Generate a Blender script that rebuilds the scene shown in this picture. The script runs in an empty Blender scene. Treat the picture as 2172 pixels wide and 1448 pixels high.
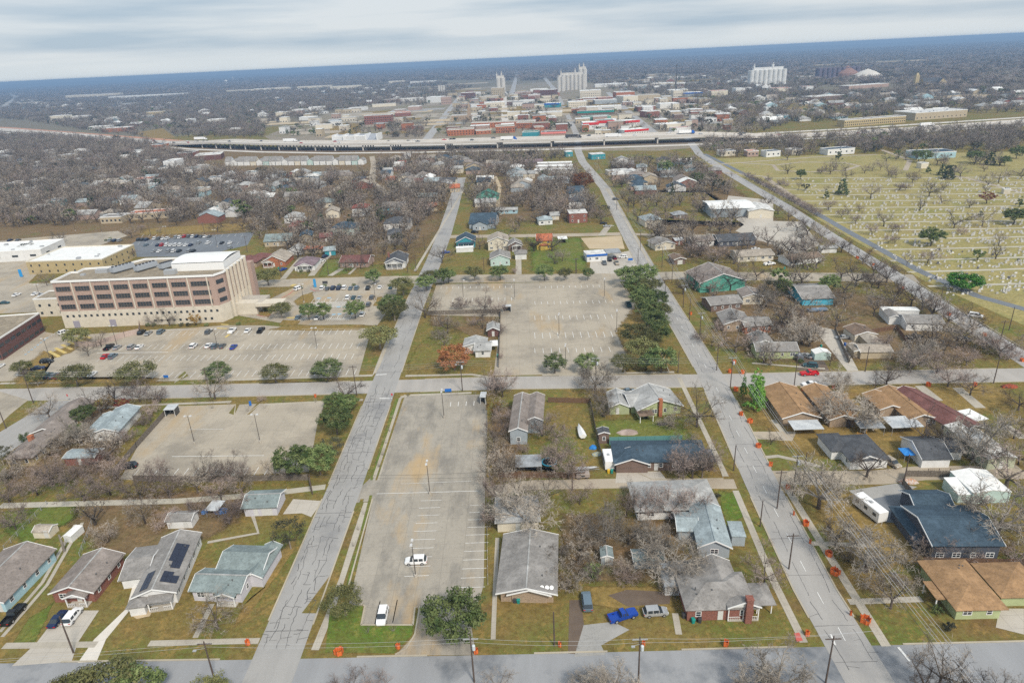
import bpy, math, random
import numpy as np
from mathutils import Vector, Matrix
sc = bpy.context.scene
COL = sc.collection
R_ = math.radians
# ------------------------------------------------------------------ camera
PW, PH = 2172.0, 1448.0                      # the photograph's own size: picture points below are in its pixels
FPX, CAMH = 1448.0, 100.0
ROLL, PITCH, YAW = math.atan(0.0483), R_(22.53), R_(0.694)
_F = Vector((0, math.cos(PITCH), -math.sin(PITCH))); _R0 = Vector((1, 0, 0)); _U0 = _R0.cross(_F)
_Rt = math.cos(ROLL)*_R0 - math.sin(ROLL)*_U0; _Up = math.sin(ROLL)*_R0 + math.cos(ROLL)*_U0
_Z = Matrix.Rotation(YAW, 3, 'Z')
CR, CU, CF = _Z @ _Rt, _Z @ _Up, _Z @ _F
cam_data = bpy.data.cameras.new('camera')
cam = bpy.data.objects.new('camera', cam_data); COL.objects.link(cam)
cam.matrix_world = Matrix((( CR.x, CU.x, -CF.x, 0), (CR.y, CU.y, -CF.y, 0), (CR.z, CU.z, -CF.z, CAMH), (0, 0, 0, 1)))
cam_data.sensor_width = 36.0; cam_data.lens = 36.0*FPX/PW
cam_data.clip_start = 0.5; cam_data.clip_end = 60000
sc.camera = cam
def at(px, py, z=0.0):
 v = CR*(px-PW/2) + CU*(PH/2-py) + CF*FPX
 t = (z-CAMH)/v.z
 return Vector((v.x*t, v.y*t, z))
def proj(p):
 d = Vector(p) - Vector((0, 0, CAMH)); c = d.dot(CF)
 return (PW/2 + FPX*d.dot(CR)/c, PH/2 - FPX*d.dot(CU)/c, c)
# ------------------------------------------------------------------ world, sun, exposure
SUN_EL, SUN_AZ = R_(46), R_(152)      # behind the camera, a little to the right
w = bpy.data.worlds.new("World"); sc.world = w; w.use_nodes = True
nt = w.node_tree; nt.nodes.clear(); N = nt.nodes.new; L = nt.links.new
out = N('ShaderNodeOutputWorld'); bg = N('ShaderNodeBackground'); bg.inputs[1].default_value = 0.1
sky = N('ShaderNodeTexSky'); sky.sky_type = 'NISHITA'; sky.sun_disc = False
sky.sun_elevation = SUN_EL; sky.sun_rotation = SUN_AZ
tc = N('ShaderNodeTexCoord'); mp = N('ShaderNodeMapping'); mp.inputs['Scale'].default_value = (2.2, 2.2, 26)
mp.inputs['Rotation'].default_value = (0.02, 0.015, 0)
no = N('ShaderNodeTexNoise'); no.inputs['Scale'].default_value = 1.5; no.inputs['Detail'].default_value = 6; no.inputs['Roughness'].default_value = .48
rp = N('ShaderNodeValToRGB'); rp.color_ramp.elements[0].position = .38; rp.color_ramp.elements[1].position = .62
rp.color_ramp.elements[0].color = (4.5, 5.6, 6.7, 1); rp.color_ramp.elements[1].color = (7.3, 7.8, 8.2, 1)
L(tc.outputs['Generated'], mp.inputs[0]); L(mp.outputs[0], no.inputs[0]); L(no.outputs[0], rp.inputs[0])
sx = N('ShaderNodeSeparateXYZ'); L(tc.outputs['Generated'], sx.inputs[0])
mr = N('ShaderNodeMapRange'); mr.inputs[1].default_value = 0.10; mr.inputs[2].default_value = 1.0; mr.inputs[3].default_value = 1.0; mr.inputs[4].default_value = 1.15
L(sx.outputs[2], mr.inputs[0])
vm = N('ShaderNodeVectorMath'); vm.operation = 'SCALE'; L(rp.outputs[0], vm.inputs[0]); L(mr.outputs[0], vm.inputs['Scale'])
# the cloud deck thins to a paler strip just over the horizon
hz = N('ShaderNodeMapRange'); hz.inputs[1].default_value = 0.0; hz.inputs[2].default_value = 0.03; hz.inputs[3].default_value = 1.0; hz.inputs[4].default_value = 0.0
L(sx.outputs[2], hz.inputs[0])
hm = N('ShaderNodeMix'); hm.data_type = 'RGBA'; L(hz.outputs[0], hm.inputs[0]); L(vm.outputs[0], hm.inputs[6]); hm.inputs[7].default_value = (7.6, 8.2, 8.5, 1)
mx = N('ShaderNodeMix'); mx.data_type = 'RGBA'; mx.inputs[0].default_value = .9
L(sky.outputs[0], mx.inputs[6]); L(hm.outputs[2], mx.inputs[7]); L(mx.outputs[2], bg.inputs[0]); L(bg.outputs[0], out.inputs[0])
sd = bpy.data.lights.new('sun', 'SUN'); sd.energy = 3.7; sd.angle = R_(11); sd.color = (1, .92, .80)
so = bpy.data.objects.new('sun', sd); COL.objects.link(so)
so.rotation_euler = (R_(90)-SUN_EL, 0, math.pi - SUN_AZ)
so.location = (0, 0, 400)
sc.view_settings.view_transform = 'Standard'; sc.view_settings.look = 'None'
sc.view_settings.exposure = 0.0; sc.view_settings.gamma = 1.0
cy = sc.cycles
cy.max_bounces = 5; cy.diffuse_bounces = 2; cy.glossy_bounces = 2; cy.transparent_max_bounces = 4; cy.volume_bounces = 0
cy.use_denoising = False; cy.use_adaptive_sampling = True
# ------------------------------------------------------------------ materials
MATS = {}
def mat(name, col, rough=.9, col2=None, scale=1.0, spec=.2, metal=0.0, kind='noise', stretch=(1, 1, 1), lo=.35, hi=.65, detail=3, bump=0.0, bscale=20):
 if name in MATS: return MATS[name]
 m = bpy.data.materials.new(name); m.use_nodes = True; t = m.node_tree
 b = t.nodes['Principled BSDF']; b.inputs['Roughness'].default_value = rough
 b.inputs['Specular IOR Level'].default_value = spec; b.inputs['Metallic'].default_value = metal
 b.inputs['Base Color'].default_value = (*col, 1)
 if col2 is not None:
  tc = t.nodes.new('ShaderNodeTexCoord'); mp = t.nodes.new('ShaderNodeMapping'); mp.inputs['Scale'].default_value = stretch
  n = t.nodes.new('ShaderNodeTexNoise'); n.inputs['Scale'].default_value = scale; n.inputs['Detail'].default_value = detail
  n.inputs['Roughness'].default_value = .62
  r = t.nodes.new('ShaderNodeValToRGB'); e = r.color_ramp.elements
  e[0].position = lo; e[1].position = hi; e[0].color = (*col, 1); e[1].color = (*col2, 1)
  t.links.new(tc.outputs['Object'], mp.inputs[0]); t.links.new(mp.outputs[0], n.inputs[0])
  t.links.new(n.outputs[0], r.inputs[0]); t.links.new(r.outputs[0], b.inputs['Base Color'])
 MATS[name] = m
 return m
def node_mix(t, fac, a, b):
 x = t.nodes.new('ShaderNodeMix'); x.data_type = 'RGBA'
 if isinstance(fac, float): x.inputs[0].default_value = fac
 else: t.links.new(fac, x.inputs[0])
 for k, v in ((6, a), (7, b)):
  if isinstance(v, tuple): x.inputs[k].default_value = (*v, 1)
  else: t.links.new(v, x.inputs[k])
 return x.outputs[2]
def noise(t, scale, detail=3, lo=.4, hi=.6, stretch=(1, 1, 1), rough=.6, loc=(0, 0, 0), dist=0.0):
 g = t.nodes.new('ShaderNodeNewGeometry'); mp = t.nodes.new('ShaderNodeMapping'); mp.inputs['Scale'].default_value = stretch; mp.inputs['Location'].default_value = loc
 n = t.nodes.new('ShaderNodeTexNoise'); n.inputs['Scale'].default_value = scale; n.inputs['Detail'].default_value = detail; n.inputs['Roughness'].default_value = rough
 n.inputs['Distortion'].default_value = dist
 r = t.nodes.new('ShaderNodeMapRange'); r.inputs[1].default_value = lo; r.inputs[2].default_value = hi
 t.links.new(g.outputs['Position'], mp.inputs[0]); t.links.new(mp.outputs[0], n.inputs[0]); t.links.new(n.outputs[0], r.inputs[0])
 return r.outputs[0]
def newmat(name, rough=.95, spec=.15):
 m = bpy.data.materials.new(name); m.use_nodes = True; t = m.node_tree; b = t.nodes['Principled BSDF']
 b.inputs['Roughness'].default_value = rough; b.inputs['Specular IOR Level'].default_value = spec
 MATS[name] = m
 return m, t, b
def lines(t, axis, period, width, off=0.0):
 g = t.nodes.new('ShaderNodeNewGeometry'); s = t.nodes.new('ShaderNodeSeparateXYZ'); t.links.new(g.outputs['Position'], s.inputs[0])
 a = t.nodes.new('ShaderNodeMath'); a.operation = 'ADD'; a.inputs[1].default_value = off + 5000; t.links.new(s.outputs[axis], a.inputs[0])
 m = t.nodes.new('ShaderNodeMath'); m.operation = 'MODULO'; m.inputs[1].default_value = period; t.links.new(a.outputs[0], m.inputs[0])
 c = t.nodes.new('ShaderNodeMath'); c.operation = 'LESS_THAN'; c.inputs[1].default_value = width; t.links.new(m.outputs[0], c.inputs[0])
 return c.outputs[0]
def mul(t, a, k):
 m = t.nodes.new('ShaderNodeMath'); m.operation = 'MULTIPLY'; t.links.new(a, m.inputs[0])
 if isinstance(k, float): m.inputs[1].default_value = k
 else: t.links.new(k, m.inputs[1])
 return m.outputs[0]
def grass_mat(name, brown, olive, green, litter, g_lo=.45, g_hi=.62, gs=.05):
 m, t, b = newmat(name)
 c = node_mix(t, noise(t, .11, 6, .38, .62, rough=.7), brown, olive)
 c = node_mix(t, mul(t, noise(t, gs, 5, g_lo, g_hi, rough=.68, dist=.6), .85), c, green)
 c = node_mix(t, mul(t, noise(t, .05, 6, .56, .68, loc=(31, 7, 0), rough=.7), .8), c, litter)
 c = node_mix(t, mul(t, noise(t, .8, 6, .45, .60, rough=.85), .75), c, (brown[0]*.5, brown[1]*.5, brown[2]*.45))
 c = node_mix(t, mul(t, noise(t, .5, 6, .52, .62, loc=(5, 5, 1), rough=.85), .65), c, (brown[0]*1.5, brown[1]*1.4, brown[2]*1.3))
 t.links.new(c, b.inputs['Base Color'])
 return m
def crack_layer(t, sx, sy, w, seed):
 g = t.nodes.new('ShaderNodeNewGeometry'); mp = t.nodes.new('ShaderNodeMapping'); mp.inputs['Scale'].default_value = (sx, sy, 0); mp.inputs['Location'].default_value = (seed, seed*.7, 0)
 n = t.nodes.new('ShaderNodeTexNoise'); n.inputs['Scale'].default_value = .9; n.inputs['Detail'].default_value = 4
 t.links.new(g.outputs['Position'], n.inputs[0])
 vm = t.nodes.new('ShaderNodeVectorMath'); vm.operation = 'MULTIPLY_ADD'; t.links.new(n.outputs['Color'], vm.inputs[0]); vm.inputs[1].default_value = (3.0, 3.0, 0)
 t.links.new(g.outputs['Position'], vm.inputs[2]); t.links.new(vm.outputs[0], mp.inputs[0])
 v = t.nodes.new('ShaderNodeTexVoronoi'); v.feature = 'DISTANCE_TO_EDGE'; v.inputs['Scale'].default_value = 1.0; t.links.new(mp.outputs[0], v.inputs[0])
 c = t.nodes.new('ShaderNodeMapRange'); c.inputs[1].default_value = w; c.inputs[2].default_value = w*.4; t.links.new(v.outputs['Distance'], c.inputs[0])
 return c.outputs[0]
def asphalt_mat(name, base, dark, cracks=1.0, sx=.28, sy=.13, w=.028, stain=.5):
 m, t, b = newmat(name, .85, .25)
 c = node_mix(t, noise(t, .12, 5, .35, .65, stretch=(2.5, .4, 1)), base, tuple(k*.86 for k in base))
 c = node_mix(t, mul(t, noise(t, .05, 6, .52, .66, loc=(9, 3, 0), rough=.65), stain), c, dark)
 c = node_mix(t, mul(t, noise(t, 3.0, 3, .35, .75), .25), c, tuple(k*.7 for k in base))
 if cracks:
  k = mul(t, crack_layer(t, sx, sy, w, 3.3), noise(t, .06, 2, .40, .55, loc=(4, 4, 0)))
  c = node_mix(t, mul(t, k, cracks), c, (.06, .065, .07))
 t.links.new(c, b.inputs['Base Color'])
 return m
def concrete_mat(name, base, stain, rust=None, joint=4.6, jw=.09, st=.6, sg=(1, 1, 1)):
 m, t, b = newmat(name, .85, .25)
 c = node_mix(t, noise(t, .07, 6, .35, .65, rough=.65), base, tuple(k*.86 for k in base))
 c = node_mix(t, mul(t, noise(t, .05, 7, .47, .63, stretch=sg, loc=(14, 2, 0), rough=.75), st), c, stain)
 c = node_mix(t, mul(t, noise(t, 1.3, 5, .5, .68, rough=.8), .3), c, tuple(k*1.15 for k in stain))
 c = node_mix(t, mul(t, noise(t, .22, 5, .60, .74, loc=(3, 8, 0), rough=.7), .5), c, tuple(k*.8 for k in stain))
 if rust: c = node_mix(t, mul(t, noise(t, .028, 5, .56, .66, loc=(5, 21, 0), stretch=(2.2, .7, 1)), .75), c, rust)
 if joint:
  c = node_mix(t, mul(t, lines(t, 0, joint, jw, .7), .45), c, tuple(k*.45 for k in base))
  c = node_mix(t, mul(t, lines(t, 1, joint, jw, .2), .45), c, tuple(k*.45 for k in base))
 t.links.new(c, b.inputs['Base Color'])
 return m
# ------------------------------------------------------------------ mesh builder
class MB:
 def __init__(s): s.v = []; s.f = []; s.m = []
 def quad(s, a, b, c, d, m=0):
  n = len(s.v); s.v += [tuple(a), tuple(b), tuple(c), tuple(d)]; s.f.append((n, n+1, n+2, n+3)); s.m.append(m)
 def tri(s, a, b, c, m=0):
  n = len(s.v); s.v += [tuple(a), tuple(b), tuple(c)]; s.f.append((n, n+1, n+2)); s.m.append(m)
 def poly(s, pts, m=0):
  n = len(s.v); s.v += [tuple(p) for p in pts]; s.f.append(tuple(range(n, n+len(pts)))); s.m.append(m)
 def hexa(s, p, m=0):                     # p: 4 bottom, 4 top
  n = len(s.v); s.v += [tuple(q) for q in p]
  for q in ((0, 3, 2, 1), (4, 5, 6, 7), (0, 1, 5, 4), (1, 2, 6, 5), (2, 3, 7, 6), (3, 0, 4, 7)):
   s.f.append(tuple(n+i for i in q)); s.m.append(m)
 def box(s, x0, y0, z0, x1, y1, z1, m=0, taper=0.0):
  t = taper
  s.hexa([(x0, y0, z0), (x1, y0, z0), (x1, y1, z0), (x0, y1, z0), (x0+t, y0+t, z1), (x1-t, y0+t, z1), (x1-t, y1-t, z1), (x0+t, y1-t, z1)], m)
 def prism(s, pts, z0, z1, m=0):
  n = len(s.v); k = len(pts)
  s.v += [(p[0], p[1], z0) for p in pts] + [(p[0], p[1], z1) for p in pts]
  s.f.append(tuple(range(n+k-1, n-1, -1))); s.f.append(tuple(range(n+k, n+2*k))); s.m += [m, m]
  for i in range(k):
   j = (i+1) % k; s.f.append((n+i, n+j, n+k+j, n+k+i)); s.m.append(m)
 def tube(s, a, b, r0, r1=None, k=6, m=0, cap=True):
  a = Vector(a); b = Vector(b); r1 = r0 if r1 is None else r1
  d = (b-a).normalized(); u = d.orthogonal().normalized(); w_ = d.cross(u); n = len(s.v)
  for p, r in ((a, r0), (b, r1)):
   for i in range(k):
    t = 2*math.pi*i/k; s.v.append(tuple(p + (u*math.cos(t)+w_*math.sin(t))*r))
  for i in range(k):
   j = (i+1) % k; s.f.append((n+i, n+j, n+k+j, n+k+i)); s.m.append(m)
  if cap: s.f.append(tuple(range(n+k, n+2*k))); s.m.append(m); s.f.append(tuple(range(n+k-1, n-1, -1))); s.m.append(m)
 def lathe(s, prof, k=10, m=0, c=(0, 0)):
  n = len(s.v)
  for r, z in prof:
   for i in range(k):
    t = 2*math.pi*i/k; s.v.append((c[0]+r*math.cos(t), c[1]+r*math.sin(t), z))
  for j in range(len(prof)-1):
   for i in range(k):
    q = (i+1) % k; s.f.append((n+j*k+i, n+j*k+q, n+(j+1)*k+q, n+(j+1)*k+i)); s.m.append(m)
  s.f.append(tuple(range(n+(len(prof)-1)*k, n+len(prof)*k))); s.m.append(m)
 def mesh(s, name, mats, smooth=False):
  me = bpy.data.meshes.new(name); me.from_pydata(s.v, [], s.f)
  for mm in (mats if isinstance(mats, (list, tuple)) else [mats]): me.materials.append(mm)
  if any(s.m): me.polygons.foreach_set('material_index', s.m)
  if smooth: me.polygons.foreach_set('use_smooth', [True]*len(s.f))
  me.update(); return me
 def build(s, name, mats, parent=None, smooth=False, loc=None, kind=None):
  o = bpy.data.objects.new(name, s.mesh(name, mats, smooth)); COL.objects.link(o)
  if parent: o.parent = parent
  if loc: o.location = loc
  if kind: o['kind'] = kind
  return o
def empty(name, loc, rz=0.0):
 o = bpy.data.objects.new(name, None); COL.objects.link(o); o.location = loc; o.rotation_euler = (0, 0, rz)
 o.empty_display_size = .5; return o
LAB = {}; PENDING = []; MARKS = []
def tag(o, label, cat, group=None):
 k = label
 if k in LAB and group is None: LAB[k] += 1
 else: LAB.setdefault(k, 1)
 o['label'] = label; o['category'] = cat
 if group: o['group'] = group
def later(o, desc, cat, group=None): PENDING.append((o, desc, cat, group))
def mark(phrase, x, y): MARKS.append((phrase, x, y))
def copy_tree(o, parent=None):
 c = o.copy(); COL.objects.link(c)
 if parent: c.parent = parent
 for ch in KIDS.get(o.name, []): copy_tree(ch, c)
 return c
KIDS = {}
def kids(o):
 KIDS[o.name] = [c for c in bpy.data.objects if c.parent == o]
 for c in KIDS[o.name]: KIDS[c.name] = [d for d in bpy.data.objects if d.parent == c]
def W(px, py): p = at(px, py); return (p.x, p.y)
_ZC = [0]
def fade_of(m):
 """the same material, thinned out through noise towards the patch's rim (ragged natural edge)"""
 k = m.name+'_ragged'
 if k in MATS: return MATS[k]
 q = m.copy(); q.name = k; t = q.node_tree; b = t.nodes['Principled BSDF']; o = [n for n in t.nodes if n.type == 'OUTPUT_MATERIAL'][0]
 a = t.nodes.new('ShaderNodeAttribute'); a.attribute_name = 'rim'
 n = noise(t, .3, 6, .3, .7, rough=.8); ad = t.nodes.new('ShaderNodeMath'); ad.operation = 'ADD'; t.links.new(a.outputs['Fac'], ad.inputs[0]); t.links.new(mul(t, n, .9), ad.inputs[1])
 r = t.nodes.new('ShaderNodeMapRange'); r.inputs[1].default_value = .60; r.inputs[2].default_value = 1.12; t.links.new(ad.outputs[0], r.inputs[0])
 t.links.new(r.outputs[0], b.inputs['Alpha']); MATS[k] = q; return q
def sheet(name, pts, m, z, world=False, kind='structure', ragged=False):
 q = [Vector(p[:2]) if world else Vector(W(*p)) for p in pts]
 _ZC[0] += 1; z += _ZC[0]*.0003
 if not ragged:
  b = MB(); b.poly([(p.x, p.y, z) for p in q]); return b.build(name, m, kind=kind)
 c = sum(q, Vector((0, 0)))/len(q); n = len(q)
 P = [(p.x, p.y, z) for p in q] + [(*(c+(p-c)*.72), z) for p in q]
 F = [(i, (i+1) % n, n+(i+1) % n, n+i) for i in range(n)] + [tuple(range(n, 2*n))]
 me = bpy.data.meshes.new(name); me.from_pydata(P, [], F); at_ = me.attributes.new('rim', 'FLOAT', 'POINT'); at_.data.foreach_set('value', [0.0]*n+[1.0]*n)
 me.materials.append(fade_of(m)); o = bpy.data.objects.new(name, me); COL.objects.link(o); o['kind'] = kind; return o
def strip_pts(line, wd):                    # centre line (world) -> ribbon outline
 line = [Vector(p) for p in line]; Lf = []; Rg = []
 for i, p in enumerate(line):
  d = (line[min(i+1, len(line)-1)] - line[max(i-1, 0)]).normalized(); nrm = Vector((-d.y, d.x))
  Lf.append(p + nrm*wd/2); Rg.append(p - nrm*wd/2)
 return Lf, Rg
def ribbon(b, line, wd, z, m=0, thick=0.0):
 Lf, Rg = strip_pts(line, wd)
 for i in range(len(line)-1):
  if thick:
   b.hexa([(*Rg[i], z), (*Rg[i+1], z), (*Lf[i+1], z), (*Lf[i], z), (*Rg[i], z+thick), (*Rg[i+1], z+thick), (*Lf[i+1], z+thick), (*Lf[i], z+thick)], m)
  else: b.quad((*Rg[i], z), (*Rg[i+1], z), (*Lf[i+1], z), (*Lf[i], z), m)
# ------------------------------------------------------------------ tree meshes
def rv(r): return Vector((r.gauss(0, 1), r.gauss(0, 1), r.gauss(0, 1))).normalized()
def leafmat(name, c1, c2, sc_=.5):
 m, t, b = newmat(name, .8, .2)
 oi = t.nodes.new('ShaderNodeObjectInfo')
 c = node_mix(t, noise(t, sc_, 3, .35, .65), c1, c2)
 h = t.nodes.new('ShaderNodeHueSaturation'); mr = t.nodes.new('ShaderNodeMapRange'); mr.inputs[3].default_value = .6; mr.inputs[4].default_value = 1.5
 t.links.new(oi.outputs['Random'], mr.inputs[0]); t.links.new(mr.outputs[0], h.inputs['Value']); t.links.new(c, h.inputs['Color'])
 t.links.new(h.outputs[0], b.inputs['Base Color']); return m
BARK = {'grey': leafmat('bark_grey', (.20, .165, .135), (.36, .315, .265), .25), 'pale': leafmat('bark_pale', (.185, .16, .135), (.38, .34, .29), .25),
  'dark': leafmat('bark_dark', (.06, .048, .04), (.12, .095, .08), .25), 'plum': leafmat('bark_plum', (.20, .155, .135), (.33, .265, .235), .25)}
BARK['limb'] = leafmat('bark_limb', (.07, .057, .046), (.135, .112, .092), .25)
LEAF = {'oak': leafmat('leaf_oak', (.06, .10, .03), (.18, .215, .08)), 'oak2': leafmat('leaf_olive', (.085, .095, .033), (.19, .185, .075)),
  'rust': leafmat('leaf_rust', (.17, .07, .03), (.30, .13, .055)), 'cedar': leafmat('leaf_cedar', (.04, .07, .03), (.10, .12, .055)),
  'bright': leafmat('leaf_bright', (.05, .18, .02), (.11, .30, .035)), 'pine': leafmat('leaf_pine', (.07, .17, .025), (.15, .28, .055)),
  'red': leafmat('leaf_red', (.15, .03, .02), (.24, .06, .04)), 'gold': leafmat('leaf_gold', (.20, .12, .03), (.30, .19, .05)),
  'dusk': leafmat('leaf_grey_green', (.05, .055, .035), (.10, .095, .06))}
def limb(mb, r, a, d, ln, r0, r1, seg, wob, k, pts):
 p = Vector(a); d = Vector(d)
 for i in range(seg):
  d = (d + rv(r)*wob + Vector((0, 0, .04))).normalized(); q = p + d*ln/seg
  ra = r0 + (r1-r0)*i/seg; rb = r0 + (r1-r0)*(i+1)/seg
  mb.tube(p, q, ra, rb, k, cap=False); p = q; pts.append((Vector(p), Vector(d), (i+1)/seg))
def twig(mb, r, p, d, ln, wd):
 s = d.cross(rv(r)); s = s.normalized()*wd if s.length > 1e-3 else Vector((wd, 0, 0))
 m = p + d*ln*.55 + rv(r)*ln*.08; e = p + d*ln + rv(r)*ln*.2
 n = len(mb.v); mb.v += [tuple(p-s*.5), tuple(p+s*.5), tuple(m+s*.4), tuple(m-s*.4), tuple(e)]
 mb.f += [(n, n+1, n+2, n+3), (n+3, n+2, n+4)]; mb.m += [1, 1]
def bare_mesh(seed, H=10., R=5.5, trunk=.26, nl=5, nb=6, ns=5, nt_=7, tw=.045, up=.55, tr=.24, lean=0.1):
 r = random.Random(seed); tk = MB(); cr = MB()
 pts = []; d0 = Vector((r.uniform(-lean, lean), r.uniform(-lean, lean), 1)).normalized()
 limb(tk, r, (0, 0, -.2), d0, H*trunk+.2, tr*1.25, tr*.85, 2, .05, 8, pts)
 top = pts[-1][0]; g0 = r.uniform(0, 6.28)
 for i in range(nl):
  a = g0 + 6.283*i/nl + r.uniform(-.35, .35); u = r.uniform(up*.5, up*1.35) if i else 1.6
  d = Vector((math.cos(a), math.sin(a), u)).normalized(); ln = min(R/max(.3, math.hypot(d.x, d.y)), (H-top.z)/max(d.z, .2))*r.uniform(.62, .8)
  P = []; limb(cr, r, top - Vector((0, 0, r.uniform(0, .25))), d, ln, tr*r.uniform(.58, .74), tr*.2, 4, .16, 5, P)
  for j in range(nb):
   p, dd, f = P[min(len(P)-1, int(r.uniform(.7, 4)))] if j else P[-1]
   d2 = (dd*.55 + rv(r)*.75 + Vector((0, 0, .22))).normalized(); l2 = R*r.uniform(.32, .5)
   Q = []; limb(cr, r, p, d2, l2, tr*.24, tr*.09, 2, .2, 3, Q)
   for k in range(ns):
    p3, d3, f3 = Q[k % 2]; d3 = (d3*.5 + rv(r)*.8 + Vector((0, 0, .2))).normalized(); l3 = R*r.uniform(.16, .28)
    S_ = []; limb(cr, r, p3, d3, l3, tr*.085, tr*.04, 2, .25, 3, S_)
    for t in range(nt_):
     p4, d4, f4 = S_[t % 2]; twig(cr, r, p4, (d4*.6+rv(r)*.75).normalized(), R*r.uniform(.08, .19), tw)
 return tk, cr
def leaf_card(mb, r, p, n, s):
 u = n.orthogonal().normalized(); v = n.cross(u); a = r.uniform(0, 6.28); u, v = u*math.cos(a)+v*math.sin(a), v*math.cos(a)-u*math.sin(a)
 q = s*r.uniform(.7, 1.3); w_ = q*r.uniform(.55, .9)
 k = len(mb.v); mb.v += [tuple(p-u*q), tuple(p-v*w_*.8+u*q*.1), tuple(p+u*q), tuple(p+v*w_+u*q*.1)]; mb.f.append((k, k+1, k+2, k+3)); mb.m.append(0)
def leafy_mesh(seed, H=8., R=4.5, base=.3, clumps=70, per=60, ls=.24, shape='dome', tr=.22, trunk_h=None, cs=.85):
 r = random.Random(seed); tk = MB(); cr = MB(); pts = []
 th = trunk_h or H*base; limb(tk, r, (0, 0, -.2), (0, 0, 1), th+.2, tr*1.2, tr*.8, 2, .05, 7, pts); top = pts[-1][0]
 zc = H*(base+ (1-base)*.5); hz = H*(1-base)*.5
 lobes = [rv(r) for _ in range(6)]
 for i in range(clumps):
  if shape == 'cone':
   f = r.random()**.7; z = H*(base*.4 + (1-base*.4)*(1-f)); rad = R*(.12+f*.88)*r.uniform(.55, 1.05); a = r.uniform(0, 6.28); c = Vector((math.cos(a)*rad, math.sin(a)*rad, z))
  else:
   d = rv(r); d.z = abs(d.z)*1.0 - .38 if r.random() < .8 else d.z
   d = d.normalized(); k = r.uniform(.55, 1.0)*(1 + .22*max(d.dot(l) for l in lobes) - .16); c = Vector((d.x*R*k, d.y*R*k, zc + d.z*hz*k))
   if shape == 'flat': c.z = zc + (c.z-zc)*.8
  if i < 9: limb(cr, r, top-Vector((0, 0, .2)), (c-top), (c-top).length*.85, tr*.4, tr*.1, 2, .12, 4, [])
  s = R*.2*r.uniform(.7, 1.25)*cs
  for j in range(per):
   o = rv(r); q = r.random()**.4; p = c + Vector((o.x*s*q*1.2, o.y*s*q*1.2, o.z*s*q*.8))
   leaf_card(cr, r, p, (o + rv(r)*.7 + Vector((0, 0, .35))).normalized(), ls)
 return tk, cr
def pair(tk, cr, tm, cm): return (tk.mesh('trunk', tm), cr.mesh('crown', cm), len(cr.f))
TREES = {}
def reg(name, mb2, tm, cm, lm=None): TREES.setdefault(name, []).append((mb2[0].mesh('trunk', tm), mb2[1].mesh('crown', [lm or tm, cm] if any(mb2[1].m) else cm)))
for i in range(3):
 reg('bare', bare_mesh(11+i, 10, 5.6, nl=6, nb=6, ns=6, nt_=7, tw=.05), BARK['dark'], BARK['grey'], BARK['limb'])
 reg('plum', bare_mesh(31+i, 9, 5.0, .2, nl=7, nb=7, ns=6, nt_=8, tw=.05, tr=.2), BARK['dark'], BARK['plum'], BARK['limb'])
 reg('sparse', bare_mesh(41+i, 11, 5.8, .24, nl=6, nb=6, ns=5, nt_=6, tw=.06, tr=.32), BARK['dark'], BARK['dark'])
for i in range(2):
 reg('pale', bare_mesh(21+i, 10, 6.2, nl=8, nb=8, ns=7, nt_=8, tw=.07, tr=.36, up=.4), BARK['dark'], BARK['pale'], BARK['pale'])
 reg('bush', bare_mesh(51+i, 5, 3.0, .05, nl=8, nb=7, ns=6, nt_=7, tw=.05, tr=.09, up=.9), BARK['plum'], BARK['plum'])
 reg('brush', bare_mesh(71+i, 5, 3.4, .05, nl=8, nb=7, ns=6, nt_=7, tw=.05, tr=.09, up=.7), BARK['dark'], BARK['grey'])
for i in range(3):
 reg('oak', leafy_mesh(81+i, 8, 4.6, .25, 110, 60, .19), BARK['dark'], LEAF['oak'])
 reg('olive', leafy_mesh(91+i, 7, 4.3, .28, 84, 52, .17, 'flat', cs=1.0), BARK['grey'], LEAF['oak2'])
reg('rust', leafy_mesh(101, 8.5, 5.2, .12, 90, 50, .2), BARK['dark'], LEAF['rust'])
reg('cedar', leafy_mesh(111, 8, 3.0, .14, 70, 44, .19, 'cone'), BARK['dark'], LEAF['cedar'])
reg('bright', leafy_mesh(121, 6, 4.6, .12, 90, 60, .2), BARK['dark'], LEAF['bright'])
reg('pine', leafy_mesh(131, 15, 4.6, .14, 90, 60, .24, 'cone'), BARK['dark'], LEAF['pine'])
reg('redleaf', leafy_mesh(141, 7, 3.6, .25, 44, 36, .18), BARK['dark'], LEAF['red'])
reg('goldleaf', leafy_mesh(151, 6, 3.0, .15, 40, 30, .16), BARK['dark'], LEAF['gold'])
reg('shrub', leafy_mesh(161, 1.3, .9, .02, 16, 40, .1, tr=.05, cs=1.5), BARK['dark'], LEAF['dusk'])
reg('greenshrub', leafy_mesh(171, 2.2, 1.4, .02, 22, 44, .11, tr=.05, cs=1.5), BARK['dark'], LEAF['oak'])
reg('ivyoak', leafy_mesh(181, 9, 5, .3, 40, 36, .2), BARK['grey'], LEAF['dusk'])
reg('myrtle', bare_mesh(191, 2.6, .9, .03, nl=6, nb=2, ns=2, nt_=3, tw=.03, tr=.06, up=2.2), BARK['pale'], BARK['plum'])
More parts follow.
